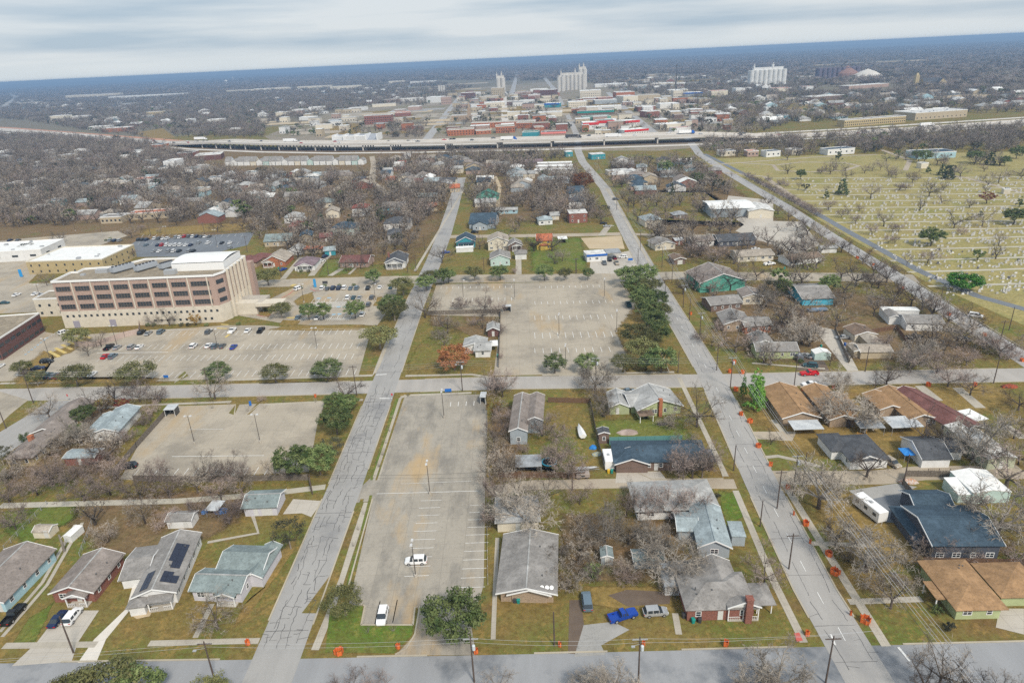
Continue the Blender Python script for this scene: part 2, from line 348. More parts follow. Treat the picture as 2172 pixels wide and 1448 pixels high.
TINFO = {'bare': ('bare tree', 'bare grey winter tree', 10), 'plum': ('bare tree', 'bare purplish-brown winter tree', 9), 'sparse': ('bare tree', 'dark open-branched bare tree', 11),
 'pale': ('bare tree', 'wide bare tree with pale lichen-covered branches', 10), 'bush': ('shrub', 'leafless brown many-stemmed bush', 5), 'brush': ('shrub', 'tangled grey leafless brush', 5),
 'oak': ('evergreen tree', 'dark green evergreen oak', 8), 'olive': ('evergreen tree', 'olive-green open-crowned oak', 7), 'rust': ('tree', 'oak full of rust-brown leaves', 8.5),
 'cedar': ('evergreen tree', 'dark green pointed cedar', 8), 'bright': ('evergreen tree', 'bright green rounded tree', 6), 'pine': ('evergreen tree', 'tall light green tree', 15),
 'redleaf': ('tree', 'small tree with dark red leaves', 7), 'goldleaf': ('tree', 'small tree with yellow-brown leaves', 6), 'shrub': ('shrub', 'low rounded grey-green shrub', 1.3),
 'greenshrub': ('shrub', 'dark green rounded shrub', 2.2), 'ivyoak': ('evergreen tree', 'grey-green leafy tree', 9), 'myrtle': ('small tree', 'small bare pruned tree', 2.6)}
TNAME = {'bare': 'bare_tree', 'plum': 'bare_tree', 'sparse': 'bare_tree', 'pale': 'bare_tree', 'bush': 'bare_shrub', 'brush': 'bare_shrub', 'oak': 'evergreen_oak', 'olive': 'evergreen_oak', 'rust': 'rust_leaved_oak',
 'cedar': 'cedar_tree', 'bright': 'evergreen_tree', 'pine': 'evergreen_tree', 'redleaf': 'red_leaved_tree', 'goldleaf': 'yellow_leaved_tree', 'shrub': 'shrub', 'greenshrub': 'shrub', 'ivyoak': 'evergreen_tree', 'myrtle': 'pruned_tree'}
trng = random.Random(5); NTREE = 0; TPOS = []
def tree(kind, x, y, h=None, wide=1.0, label=None, group=None, z=0.0):
 """one tree: an Empty at its foot with trunk and crown"""
 global NTREE
 NTREE += 1
 cat, desc, h0 = TINFO[kind]; s = (h or h0)/h0
 v = trng.choice(TREES[kind]); o = empty(TNAME[kind], (x, y, z), trng.uniform(0, 6.28)); o.scale = (s*wide, s*wide, s)
 for n, me in (('trunk', v[0]), ('crown', v[1])):
  c = bpy.data.objects.new(n, me); COL.objects.link(c); c.parent = o
 TPOS.append((x, y, h or h0))
 if label: tag(o, label, cat, group)
 else: later(o, desc, cat, group)
 return o
def T(kind, px, py, h=None, wide=1.0, label=None, group=None):
 p = at(px, py); return tree(kind, p.x, p.y, h, wide, label, group)
# ------------------------------------------------------------------ background woods: instanced low variants
def scatter(name, protos, pts, label, cat):
 """pts rows: x, y, variant, rotation, scale"""
 c = bpy.data.collections.new(name + '_kinds')
 for i, me in enumerate(protos):
  o = bpy.data.objects.new('%s_kind_%02d' % (name, i), me); c.objects.link(o)
 me = bpy.data.meshes.new(name); a = np.array(pts, dtype=float)
 me.from_pydata([(p[0], p[1], 0) for p in pts], [], [])
 for nm, col, ty in (('vi', 2, 'INT'), ('rz', 3, 'FLOAT'), ('sc', 4, 'FLOAT')):
  at_ = me.attributes.new(nm, ty, 'POINT'); at_.data.foreach_set('value', a[:, col].astype(int if ty == 'INT' else float))
 ob = bpy.data.objects.new(name, me); COL.objects.link(ob)
 g = bpy.data.node_groups.new(name, 'GeometryNodeTree'); g.interface.new_socket('Geometry', in_out='INPUT', socket_type='NodeSocketGeometry'); g.interface.new_socket('Geometry', in_out='OUTPUT', socket_type='NodeSocketGeometry')
 n = g.nodes; gi = n.new('NodeGroupInput'); go = n.new('NodeGroupOutput'); ip = n.new('GeometryNodeInstanceOnPoints'); ci = n.new('GeometryNodeCollectionInfo')
 ci.inputs[0].default_value = c; ci.inputs['Separate Children'].default_value = True; ci.inputs['Reset Children'].default_value = True
 ip.inputs['Pick Instance'].default_value = True
 def na(nm, ty):
  q = n.new('GeometryNodeInputNamedAttribute'); q.data_type = ty; q.inputs[0].default_value = nm; return q.outputs[0]
 cx_ = n.new('ShaderNodeCombineXYZ'); g.links.new(na('rz', 'FLOAT'), cx_.inputs[2])
 g.links.new(gi.outputs[0], ip.inputs['Points']); g.links.new(ci.outputs[0], ip.inputs['Instance']); g.links.new(na('vi', 'INT'), ip.inputs['Instance Index'])
 g.links.new(cx_.outputs[0], ip.inputs['Rotation']); g.links.new(na('sc', 'FLOAT'), ip.inputs['Scale']); g.links.new(ip.outputs[0], go.inputs[0])
 md = ob.modifiers.new('scatter', 'NODES'); md.node_group = g
 ob['kind'] = 'stuff'; ob['label'] = label; ob['category'] = cat
 return ob
def joined(pr, tm, cm, lf=False):
 b = MB()
 for k, q in enumerate(pr):
  n = len(b.v); b.v += q.v; b.f += [tuple(i+n for i in f) for f in q.f]; b.m += [1 if k and (m_ or lf) else 0 for m_ in q.m]
 return b.mesh('tree', [tm, cm])
LOW = [joined(bare_mesh(201+i, 9.5, 5.2, .2, nl=5, nb=5, ns=4, nt_=4, tw=.115, tr=.34), BARK['limb'], BARK[['grey', 'plum', 'grey', 'pale', 'plum', 'grey'][i]]) for i in range(6)]
LOW += [joined(leafy_mesh(221, 7, 4, .2, 26, 18, .5), BARK['dark'], LEAF['oak'], True), joined(leafy_mesh(222, 7, 4, .2, 26, 18, .5), BARK['dark'], LEAF['dusk'], True), joined(leafy_mesh(223, 8, 3, .1, 26, 18, .45, 'cone'), BARK['dark'], LEAF['cedar'], True)]
def clump_mesh(seed, size=36., n=19, wide=.32, ever=.1):
 """a few dozen crowns of far woodland, some metres of air between them"""
 r = random.Random(seed); b = MB()
 for i in range(n):
  x, y = r.uniform(-size/2, size/2), r.uniform(-size/2, size/2); h = r.uniform(6, 11); rad = r.uniform(3.4, 5.2); ev = r.random() < ever
  m = 3 if ev else r.choice((0, 0, 1, 2))
  for j in range(70 if not ev else 90):
   d = rv(r); d.z = abs(d.z)*1.1-.25; k = r.uniform(.5, 1); p = Vector((x+d.x*rad*k, y+d.y*rad*k, h*.56+d.z*h*.42*k))
   q = (d*.6+rv(r)).normalized(); s_ = q.cross(rv(r)).normalized()*(wide if not ev else .8)
   ln = r.uniform(1.2, 2.4) if not ev else 1.0; b.tri(p-s_*.5, p+s_*.5, p+q*ln, m)
  b.tube((x, y, 0), (x, y, h*.5), .3, .15, 3, 2, cap=False)
 return b.mesh('wood', [BARK['grey'], BARK['plum'], BARK['dark'], LEAF['dusk']])
# ------------------------------------------------------------------ building materials
def shingle(name, c, k=.66):
 m, t, b = newmat(name, .9, .15)
 q = node_mix(t, noise(t, .5, 6, .35, .65, rough=.75), c, tuple(v*k for v in c))
 q = node_mix(t, mul(t, noise(t, 2.2, 4, .47, .62, rough=.85), .7), q, tuple(v*.5 for v in c))
 q = node_mix(t, mul(t, noise(t, .22, 5, .50, .66, loc=(6, 1, 2), rough=.7), .6), q, tuple(min(1, v*1.3) for v in c))
 t.links.new(q, b.inputs['Base Color']); return m
def siding(name, c, per=.22):
 m, t, b = newmat(name, .7, .25)
 q = node_mix(t, noise(t, .6, 5, .35, .7, rough=.7), c, tuple(v*.82 for v in c))
 if per: q = node_mix(t, mul(t, lines(t, 2, per, per*.16), .3), q, tuple(v*.5 for v in c))
 t.links.new(q, b.inputs['Base Color']); return m
def metalroof(name, c, stain, per=.45, st=.6):
 m, t, b = newmat(name, .5, .35)
 q = node_mix(t, noise(t, .35, 6, .42, .66, rough=.72), c, stain)
 q = node_mix(t, mul(t, noise(t, 1.6, 5, .5, .68, rough=.7), st), q, tuple(v*.75 for v in stain))
 t.links.new(q, b.inputs['Base Color']); return m
def brick(name, c):
 m, t, b = newmat(name, .9, .15)
 q = node_mix(t, noise(t, 3.0, 3, .35, .65, rough=.8), c, tuple(v*.6 for v in c))
 q = node_mix(t, mul(t, lines(t, 2, .24, .05), .25), q, (.45, .40, .36)); t.links.new(q, b.inputs['Base Color']); return m
RF = {'grey': shingle('roof_grey', (.30, .285, .27)), 'brown': shingle('roof_grey_brown', (.29, .25, .225)), 'light': shingle('roof_pale_grey', (.42, .42, .41)),
 'teal': shingle('roof_grey_green', (.25, .30, .30)), 'blue': shingle('roof_slate_blue', (.065, .10, .135)), 'dark': shingle('roof_charcoal', (.10, .105, .115)),
 'tan': shingle('roof_orange_tan', (.38, .235, .125)), 'dred': shingle('roof_dark_red', (.20, .095, .085)), 'red': shingle('roof_red', (.32, .09, .07)),
 'purple': shingle('roof_purple_grey', (.24, .18, .20)), 'terra': shingle('roof_terracotta', (.50, .17, .09)), 'green': shingle('roof_green', (.07, .20, .16)),
 'silver': metalroof('roof_silver_metal', (.55, .57, .58), (.40, .42, .44)), 'white': metalroof('roof_white_metal', (.82, .82, .80), (.70, .70, .68), st=.25),
 'stained': metalroof('roof_stained_metal', (.34, .36, .38), (.20, .21, .22)), 'paleblue': shingle('roof_pale_blue', (.36, .42, .44)), 'dirty': metalroof('roof_dirty_white', (.78, .77, .74), (.30, .29, .27)),
 'wood': shingle('roof_brown', (.22, .16, .12)), 'beige': shingle('roof_beige', (.42, .37, .31)), 'flatgrey': shingle('roof_gravel', (.33, .28, .21))}
WL = {'white': siding('wall_white', (.78, .78, .77)), 'blue': siding('wall_light_blue', (.42, .62, .70)), 'grey': siding('wall_grey_blue', (.38, .43, .47)),
 'brick': brick('wall_red_brick', (.30, .12, .09)), 'tanbrick': brick('wall_tan_brick', (.45, .34, .24)), 'pale': siding('wall_pale_lilac', (.62, .61, .66)),
 'cream': siding('wall_cream', (.72, .66, .54)), 'tan': siding('wall_tan', (.50, .42, .30)), 'lime': siding('wall_lime_green', (.46, .52, .28)),
 'sage': siding('wall_sage_green', (.42, .46, .27)), 'dark': siding('wall_charcoal', (.09, .10, .125)), 'brown': siding('wall_brown', (.20, .14, .115)),
 'yellow': siding('wall_yellow', (.72, .52, .12)), 'gold': siding('wall_gold', (.50, .40, .22)), 'mint': siding('wall_mint', (.52, .66, .62)),
 'green': siding('wall_sea_green', (.12, .38, .30)), 'teal': siding('wall_teal', (.05, .30, .36)), 'sky': siding('wall_sky_blue', (.10, .48, .66)),
 'orange': brick('wall_orange_brick', (.48, .17, .08)), 'olive': siding('wall_pale_olive', (.50, .52, .38)), 'conc': siding('wall_limestone', (.66, .60, .50), 0),
 'pbrick': brick('wall_pink_brick', (.50, .36, .30)), 'dkred': brick('wall_dark_brick', (.17, .08, .07))}
M_TRIM = mat('white_trim', (.80, .80, .79), .6); M_GLASS = mat('window_glass', (.035, .045, .055), .12, spec=.6); M_BLACK = mat('black', (.02, .02, .022), .6)
M_DOOR = mat('door_paint', (.62, .62, .60), .6); M_WOOD = mat('wood_fence', (.20, .12, .075), .9, (.13, .08, .055), 3); M_WOODG = mat('grey_wood_fence', (.22, .19, .16), .9, (.13, .11, .09), 2.5)
M_POLE = mat('utility_pole_wood', (.085, .065, .055), .9, (.13, .10, .085), 2); M_METAL = mat('galvanised_metal', (.42, .43, .44), .5, metal=.3); M_CABLE = mat('cable', (.40, .41, .42), .5); M_CABLED = mat('dark_cable', (.05, .05, .05), .6)
M_ORANGE = mat('orange_netting', (.80, .23, .06), .8, (.55, .08, .02), 6); M_TYRE = mat('tyre', (.02, .02, .02), .9); M_RIM = mat('wheel_rim', (.45, .45, .46), .4, metal=.5)
M_DARKMET = mat('dark_metal', (.06, .06, .065), .5); M_CONC = concrete_mat('concrete_trim', (.50, .46, .40), (.3, .27, .23), joint=0); M_WHITEP = mat('white_paint', (.80, .80, .80), .5)
M_BLUEP = mat('blue_paint', (.02, .12, .45), .5); M_GREENBIN = mat('green_bin', (.02, .28, .24), .6); M_BLUETARP = mat('blue_tarp', (.02, .16, .50), .6, (.05, .26, .62), 2)
M_REDP = mat('red_paint', (.60, .03, .03), .5); M_YEL = mat('yellow_paint', (.75, .48, .04), .6); M_SOLAR = mat('solar_cell', (.012, .016, .035), .2, spec=.6); M_ROOFVENT = mat('roof_vent', (.12, .12, .12), .6)
hr = random.Random(77)
# ------------------------------------------------------------------ houses
def roof_mb(b, x0, y0, w, d, h, kind, pitch, ov, m=0, th=.16):
 if kind == 'flat':
  b.box(x0-ov, y0-ov, h, x0+w+ov, y0+d+ov, h+.18, m); return
 if kind == 'shed':
  z1 = h + pitch*d; b.hexa([(x0-ov, y0-ov, h), (x0+w+ov, y0-ov, h), (x0+w+ov, y0+d+ov, z1), (x0-ov, y0+d+ov, z1), (x0-ov, y0-ov, h+th), (x0+w+ov, y0-ov, h+th), (x0+w+ov, y0+d+ov, z1+th), (x0-ov, y0+d+ov, z1+th)], m); return
 if kind == 'hip' or kind == 'pyr':
  X0, Y0, X1, Y1 = x0-ov, y0-ov, x0+w+ov, y0+d+ov; hw = min(X1-X0, Y1-Y0)/2; zr = h-.06+th+pitch*hw; z0 = h-.06; z1 = z0+th
  if X1-X0 >= Y1-Y0: r0, r1 = (X0+hw, (Y0+Y1)/2, zr), (X1-hw, (Y0+Y1)/2, zr)
  else: r0, r1 = ((X0+X1)/2, Y0+hw, zr), ((X0+X1)/2, Y1-hw, zr)
  n = len(b.v); b.v += [(X0, Y0, z0), (X1, Y0, z0), (X1, Y1, z0), (X0, Y1, z0), (X0, Y0, z1), (X1, Y0, z1), (X1, Y1, z1), (X0, Y1, z1), r0, r1]
  F = [(0, 3, 2, 1), (0, 1, 5, 4), (1, 2, 6, 5), (2, 3, 7, 6), (3, 0, 4, 7)]
  F += [(4, 5, 9, 8), (5, 6, 9), (6, 7, 8, 9), (7, 4, 8)] if X1-X0 >= Y1-Y0 else [(4, 5, 8), (5, 6, 9, 8), (6, 7, 9), (7, 4, 8, 9)]
  for f in F: b.f.append(tuple(n+i for i in f)); b.m.append(m)
  return
 # gables: ridge along x or y
 along = kind == 'gx'; span = d if along else w; ln = w if along else d
 zr = h + pitch*span/2; ze = h - pitch*ov
 P = [(-ov, ze), (span/2, zr), (span+ov, ze)]
 def pt(s_, u, z): return (x0+u, y0+s_, z) if along else (x0+s_, y0+u, z)
 n = len(b.v)
 for u in (-ov, ln+ov):
  for s_, z in P: b.v.append(pt(s_, u, z+.02))
  for s_, z in P: b.v.append(pt(s_, u, z+.02+th))
 F = [(0, 1, 7, 6), (1, 2, 8, 7), (3, 9, 10, 4), (4, 10, 11, 5), (0, 3, 4, 1), (1, 4, 5, 2), (6, 7, 10, 9), (7, 8, 11, 10), (0, 6, 9, 3), (2, 5, 11, 8)]
 for f in F: b.f.append(tuple(n+i for i in (f if not along else f[::-1]))); b.m.append(m)
def wall_mb(b, x0, y0, w, d, h, kind, pitch, m=0, z0=-.3):
 b.box(x0, y0, z0, x0+w, y0+d, h-.01, m)
 if kind in ('gx', 'gy'):
  span = d if kind == 'gx' else w; zr = h + pitch*span/2 - .01
  if kind == 'gy':
   n = len(b.v); b.v += [(x0, y0, h-.01), (x0+w, y0, h-.01), (x0+w/2, y0, zr), (x0, y0+d, h-.01), (x0+w, y0+d, h-.01), (x0+w/2, y0+d, zr)]
  else:
   n = len(b.v); b.v += [(x0+w, y0, h-.01), (x0+w, y0+d, h-.01), (x0+w, y0+d/2, zr), (x0, y0, h-.01), (x0, y0+d, h-.01), (x0, y0+d/2, zr)]
  for f in ((0, 1, 2), (4, 3, 5), (0, 2, 5, 3), (1, 4, 5, 2)): b.f.append(tuple(n+i for i in f)); b.m.append(m)
 if kind == 'shed':
  z1 = h+pitch*d-.01; n = len(b.v); b.v += [(x0, y0, h-.01), (x0+w, y0, h-.01), (x0+w, y0+d, h-.01), (x0, y0+d, h-.01), (x0+w, y0+d, z1), (x0, y0+d, z1)]
  for f in ((1, 2, 4), (0, 5, 3), (2, 3, 5, 4), (0, 1, 4, 5)): b.f.append(tuple(n+i for i in f)); b.m.append(m)
def side_frame(side, x0, y0, w, d):
 # origin, along vector, outward normal, length
 return {'f': ((x0, y0), (1, 0), (0, -1), w), 'r': ((x0+w, y0), (0, 1), (1, 0), d), 'l': ((x0, y0), (0, 1), (-1, 0), d), 'b': ((x0, y0+d), (1, 0), (0, 1), w)}[side]
def obox(b, O, A, Nn, u0, u1, n0, n1, z0, z1, m=0):
 P = lambda u, n_: (O[0]+A[0]*u+Nn[0]*n_, O[1]+A[1]*u+Nn[1]*n_)
 a, b_, c, d_ = P(u0, n0), P(u1, n0), P(u1, n1), P(u0, n1)
 b.hexa([(*a, z0), (*b_, z0), (*c, z0), (*d_, z0), (*a, z1), (*b_, z1), (*c, z1), (*d_, z1)], m)
def window(root, O, A, Nn, u, zc, ww=1.1, wh=1.3, trim=None, far=False, glass=None):
 trim = trim or M_TRIM; b = MB(); t = .12
 x0, x1, z0, z1 = u-ww/2, u+ww/2, zc-wh/2, zc+wh/2
 if far:
  obox(b, O, A, Nn, x0, x1, .0, .05, z0, z1, 0); obox(b, O, A, Nn, x0+t, x1-t, .05, .07, z0+t, z1-t, 1)
  return b.build('window', [trim, M_GLASS], root)
 obox(b, O, A, Nn, x0, x1, 0, .06, z1-t, z1); obox(b, O, A, Nn, x0, x1, 0, .06, z0, z0+t); obox(b, O, A, Nn, x0, x0+t, 0, .06, z0+t, z1-t); obox(b, O, A, Nn, x1-t, x1, 0, .06, z0+t, z1-t)
 obox(b, O, A, Nn, x0+t, x1-t, 0, .05, zc-.03, zc+.03)
 if ww > 1.5: obox(b, O, A, Nn, u-.05, u+.05, 0, .055, z0+t, zc-.03); obox(b, O, A, Nn, u-.05, u+.05, 0, .055, zc+.03, z1-t)
 wn = b.build('window', trim, root)
 p = MB(); obox(p, O, A, Nn, x0+t, x1-t, 0, .025, z0+t, zc-.03); obox(p, O, A, Nn, x0+t, x1-t, 0, .025, zc+.03, z1-t); p.build('pane', M_GLASS, wn)
 return wn
def doorway(root, O, A, Nn, u, ww=1.0, wh=2.1, m=None, z0=.1, name='door'):
 b = MB(); obox(b, O, A, Nn, u-ww/2, u+ww/2, 0, .06, z0, z0+wh); return b.build(name, m or M_DOOR, root)
def garage_door(root, O, A, Nn, u, ww=2.6, wh=2.2, m=None, z0=.05):
 b = MB()
 for i in range(4): obox(b, O, A, Nn, u-ww/2, u+ww/2, 0, .05, z0+i*wh/4+.02, z0+(i+1)*wh/4-.02)
 return b.build('garage_door', m or M_DOOR, root)
def rakes(b, x0, y0, w, d, h, kind, pitch, ov, ends=(0, 1)):
 along = kind == 'gx'; span = d if along else w; ln = w if along else d; zr = h+pitch*span/2; ze = h-pitch*ov
 for u in [(-ov-.05, ln+ov-.03)[e_] for e_ in ends]:
  for s0, s1, za, zb in ((-ov-.04, span/2, ze, zr), (span/2, span+ov+.04, zr, ze)):
   P = [(s0, za-.05), (s1, zb-.05), (s1, zb+.25), (s0, za+.25)]
   q = []
   for uu in (u, u+.08):
    for s_, z in P: q.append((x0+uu, y0+s_, z) if along else (x0+s_, y0+uu, z))
   b.hexa([q[0], q[1], q[5], q[4], q[3], q[2], q[6], q[7]], 0)
def house(A=None, B=None, depth=10, h=2.8, roof='gx', pitch=.38, wall='white', rf='grey', w=None, ov=.5, win='frl', door=.4, wings=(), chim=None, porch=None,
 garage=None, vents=2, far=False, label=None, short=None, name='house', cat='house', group=None, trim=True, extra=None, sp=3.2, yaw=-2.4, dz=0.0, nodoor=False, wz=None, ac=False, steps=True):
 dirx = Vector((math.cos(R_(yaw)), math.sin(R_(yaw))))
 PA = at(*A).xy if A else None; PB = at(*B).xy if B else None
 if PA is not None and PB is not None:
  w = (PB-PA).length if w is None else w; dirx = (PB-PA).normalized()
  if abs(dirx.y) > .25: dirx = Vector((math.cos(R_(yaw)), math.sin(R_(yaw))))
 elif PA is None: PA = PB - dirx*w
 diry = Vector((-dirx.y, dirx.x))
 if isinstance(depth, tuple): depth = (at(*depth).xy - PA).dot(diry)
 root = empty(name, (PA.x, PA.y, dz), math.atan2(dirx.y, dirx.x))
 wm, rm = WL[wall], RF[rf]; blocks = [(0, 0, w, depth, h, roof, pitch, None, None)]
 for g in wings: blocks.append(tuple(g)+(None,)*(9-len(g)))
 wb = MB(); tb = MB(); walls = {}
 for (x0, y0, ww, dd, hh, kk, pp, wl2, rf2) in blocks:
  if wl2 != 'open':
   wb_ = walls.setdefault(wl2 or wall, MB()); wall_mb(wb_, x0, y0, ww, dd, hh, kk, pp or pitch)
  else:
   for cx_ in (x0+.15, x0+ww-.15):
    for cy_ in ((y0+.15,) if dd < 3.5 else (y0+.15, y0+dd-.15)): tb.box(cx_-.09, cy_-.09, -.1, cx_+.09, cy_+.09, hh-.02+(pp or pitch)*0)
  rb = MB(); roof_mb(rb, x0, y0, ww, dd, hh, kk, pp if pp is not None else pitch, ov if kk != 'flat' else .15); ro = rb.build('roof', RF[rf2] if rf2 else rm, root)
  if kk == 'flat' and not far and wl2 != 'open': pass
  if trim and kk in ('gx', 'gy') and not far: [(lambda tq: (rakes(tq, x0, y0, ww, dd, hh, kk, pp if pp is not None else pitch, ov, (e_,)), tq.build('trim', M_TRIM, ro)))(MB()) for e_ in (0, 1)]
  if vents and not far and kk != 'flat' and (x0, y0) == (0, 0):
   for i in range(vents):
    vb = MB()
    s_ = hr.uniform(.12, .4); u = hr.uniform(.15, .85)
    if kk == 'gx' or (kk == 'hip' and ww > dd): vx, vy = x0+ww*u, y0+dd*s_; vz = hh+pp*dd*s_
    else: vx, vy = x0+ww*(1-s_), y0+dd*u; vz = hh+pp*ww*s_
    vb.tube((vx, vy, vz-.1), (vx, vy, vz+.55), .14, .14, 6); vb.build('roof_vent', M_ROOFVENT, ro)
 for k, q in walls.items(): q.build('wall', WL[k], root)
 for s_ in win:
  O, Av, Nn, ln = side_frame(s_, 0, 0, w, depth); n = max(1, int(ln/sp))
  for i in range(n):
   u = ln*(i+.5)/n
   if s_ == 'f' and door is not None and not nodoor and abs(u-ln*door) < 1.0: continue
   if s_ == 'f' and garage and any(abs(u-g_) < 2.0 for g_ in garage): continue
   zs = (1.65,) if h < 4.5 else (1.6, 4.3)
   for zc in zs:
    if zc+.8 < h: window(root, O, Av, Nn, u, zc, hr.choice((.95, 1.1, 1.7)), 1.3, far=far)
 O, Av, Nn, ln = side_frame('f', 0, 0, w, depth)
 if door is not None and not nodoor: doorway(root, O, Av, Nn, ln*door)
 if garage:
  for g_ in garage: garage_door(root, O, Av, Nn, g_)
 if porch:
  x0, ww, dd, hh, pr = porch                     # roofed porch before the front wall
  pb = MB(); pb.box(x0, -dd, -.1, x0+ww, -.02, .22); pb.build('porch_floor', M_CONC, root)
  if pr == 'gy': rb = MB(); roof_mb(rb, x0, -dd, ww, dd+1.2, hh, 'gy', .4, .25); rb.build('porch_roof', rm, root); tq = MB(); rakes(tq, x0, -dd, ww, dd+1.2, hh, 'gy', .4, .25, (0,)); tq.build('trim', M_TRIM, root); q = MB(); q.tri((x0, -dd+.02, hh), (x0+ww, -dd+.02, hh), (x0+ww/2, -dd+.02, hh+.2*ww)); q.build('porch_gable', WL['white'], root)
  else: rb = MB(); rb.hexa([(x0-.2, -dd-.2, hh-.35), (x0+ww+.2, -dd-.2, hh-.35), (x0+ww+.2, 0, hh), (x0-.2, 0, hh), (x0-.2, -dd-.2, hh-.22), (x0+ww+.2, -dd-.2, hh-.22), (x0+ww+.2, 0, hh+.13), (x0-.2, 0, hh+.13)]); rb.build('porch_roof', rm, root)
  for cx_ in [x0+.12+(ww-.24)*i/max(1, int(ww/2.4)) for i in range(int(ww/2.4)+1)]:
   cb = MB(); cb.box(cx_-.09, -dd+.05, .22, cx_+.09, -dd+.23, hh-.3); cb.build('porch_column', M_TRIM, root)
  for u0, u1 in ((.1, ww*.4), (ww*.62, ww-.1)):
   rl = MB(); rl.box(x0+u0, -dd+.1, .95, x0+u1, -dd+.16, 1.03); xx = u0+.05
   while xx < u1-.06: rl.box(x0+xx, -dd+.11, .2, x0+xx+.05, -dd+.15, .951); xx += .35
   rl.build('railing', M_TRIM, root)
 if chim:
  cx_, cy_, ch, cw = chim[:4]; b = MB(); b.box(cx_-cw/2, cy_-cw/2, -.2, cx_+cw/2, cy_+cw/2, ch); b.box(cx_-cw/2-.08, cy_-cw/2-.08, ch+.002, cx_+cw/2+.08, cy_+cw/2+.08, ch+.14)
  b.build('chimney', WL[chim[4] if len(chim) > 4 else 'brick'], root)
 if tb.f: tb.build('trim', M_TRIM, root)
 if not far and roof in ('gx', 'gy'):
  b = MB(); zr = h+pitch*(depth if roof == 'gx' else w)/2+.2
  if roof == 'gx': b.box(-ov, depth/2-.16, zr-.1, w+ov, depth/2+.16, zr+.03)
  else: b.box(w/2-.16, -ov, zr-.1, w/2+.16, depth+ov, zr+.03)
  b.build('ridge_cap', RF['light'] if rf in ('grey', 'teal', 'brown') else rm, root)
 if extra: extra(root, w, depth, h)
 c = root.location + Vector((dirx.x*w/2+diry.x*depth/2, dirx.y*w/2+diry.y*depth/2, 0))
 FOOT.append((c.x, c.y, max(w, depth)*.55+.5, w, depth, dirx.x, dirx.y))
 if label: tag(root, label, cat, group)
 else: later(root, '%s with a %s roof' % (WDESC[wall] + ' ' + cat, RDESC[rf]), cat, group)
 if short: mark(short, c.x, c.y)
 return root
FOOT = []
WDESC = {'white': 'white', 'blue': 'light blue', 'grey': 'grey-blue', 'brick': 'red brick', 'tanbrick': 'tan brick', 'pale': 'pale lilac', 'cream': 'cream', 'tan': 'tan', 'lime': 'lime green', 'sage': 'sage green', 'dark': 'charcoal', 'brown': 'brown',
 'yellow': 'bright yellow', 'gold': 'golden', 'mint': 'mint', 'green': 'sea green', 'teal': 'teal', 'sky': 'bright blue', 'orange': 'orange brick', 'olive': 'pale olive', 'conc': 'limestone', 'pbrick': 'pinkish brick', 'dkred': 'dark brick'}
RDESC = {'grey': 'grey shingle', 'brown': 'grey-brown shingle', 'light': 'pale grey', 'teal': 'grey-green', 'blue': 'slate blue', 'dark': 'charcoal', 'tan': 'orange-tan', 'dred': 'dark red', 'red': 'red', 'purple': 'purple-grey', 'terra': 'terracotta', 'green': 'green',
 'silver': 'silver metal', 'white': 'white', 'stained': 'stained metal', 'paleblue': 'pale blue-grey', 'dirty': 'dirty white', 'wood': 'brown', 'beige': 'beige', 'flatgrey': 'gravelled'}
# ------------------------------------------------------------------ vehicles
def paint(name, c, metal=.2):
 return mat('car_'+name, c, .3, spec=.5, metal=metal)
PAINT = {'white': paint('white', (.80, .80, .80), 0), 'silver': paint('silver', (.45, .46, .47), .4), 'grey': paint('grey', (.14, .15, .16), .3), 'black': paint('black', (.012, .013, .016)),
 'navy': paint('navy', (.01, .025, .08)), 'blue': paint('blue', (.01, .06, .35)), 'red': paint('red', (.55, .012, .02)), 'teal': paint('teal', (.03, .09, .11)), 'steel': paint('steel', (.16, .22, .27), .3), 'maroon': paint('maroon', (.20, .01, .03)), 'tan': paint('tan', (.42, .36, .28))}
def station_body(b, st, m=0):
 """loft: rows of (x, half width, z low, z belt) with a chamfered shoulder"""
 n = len(b.v); K = 6
 for x, hw, z0, z1 in st:
  for y, z in ((-hw*.9, z0), (-hw, z0+(z1-z0)*.35), (-hw*.93, z1), (hw*.93, z1), (hw, z0+(z1-z0)*.35), (hw*.9, z0)): b.v.append((x, y, z))
 for i in range(len(st)-1):
  for j in range(K):
   q = (j+1) % K; b.f.append((n+i*K+j, n+(i+1)*K+j, n+(i+1)*K+q, n+i*K+q)); b.m.append(m)
 b.f.append(tuple(range(n+K-1, n-1, -1))[::-1]); b.m.append(m); e = n+(len(st)-1)*K; b.f.append(tuple(range(e+K-1, e-1, -1))); b.m.append(m)
CARS = {}
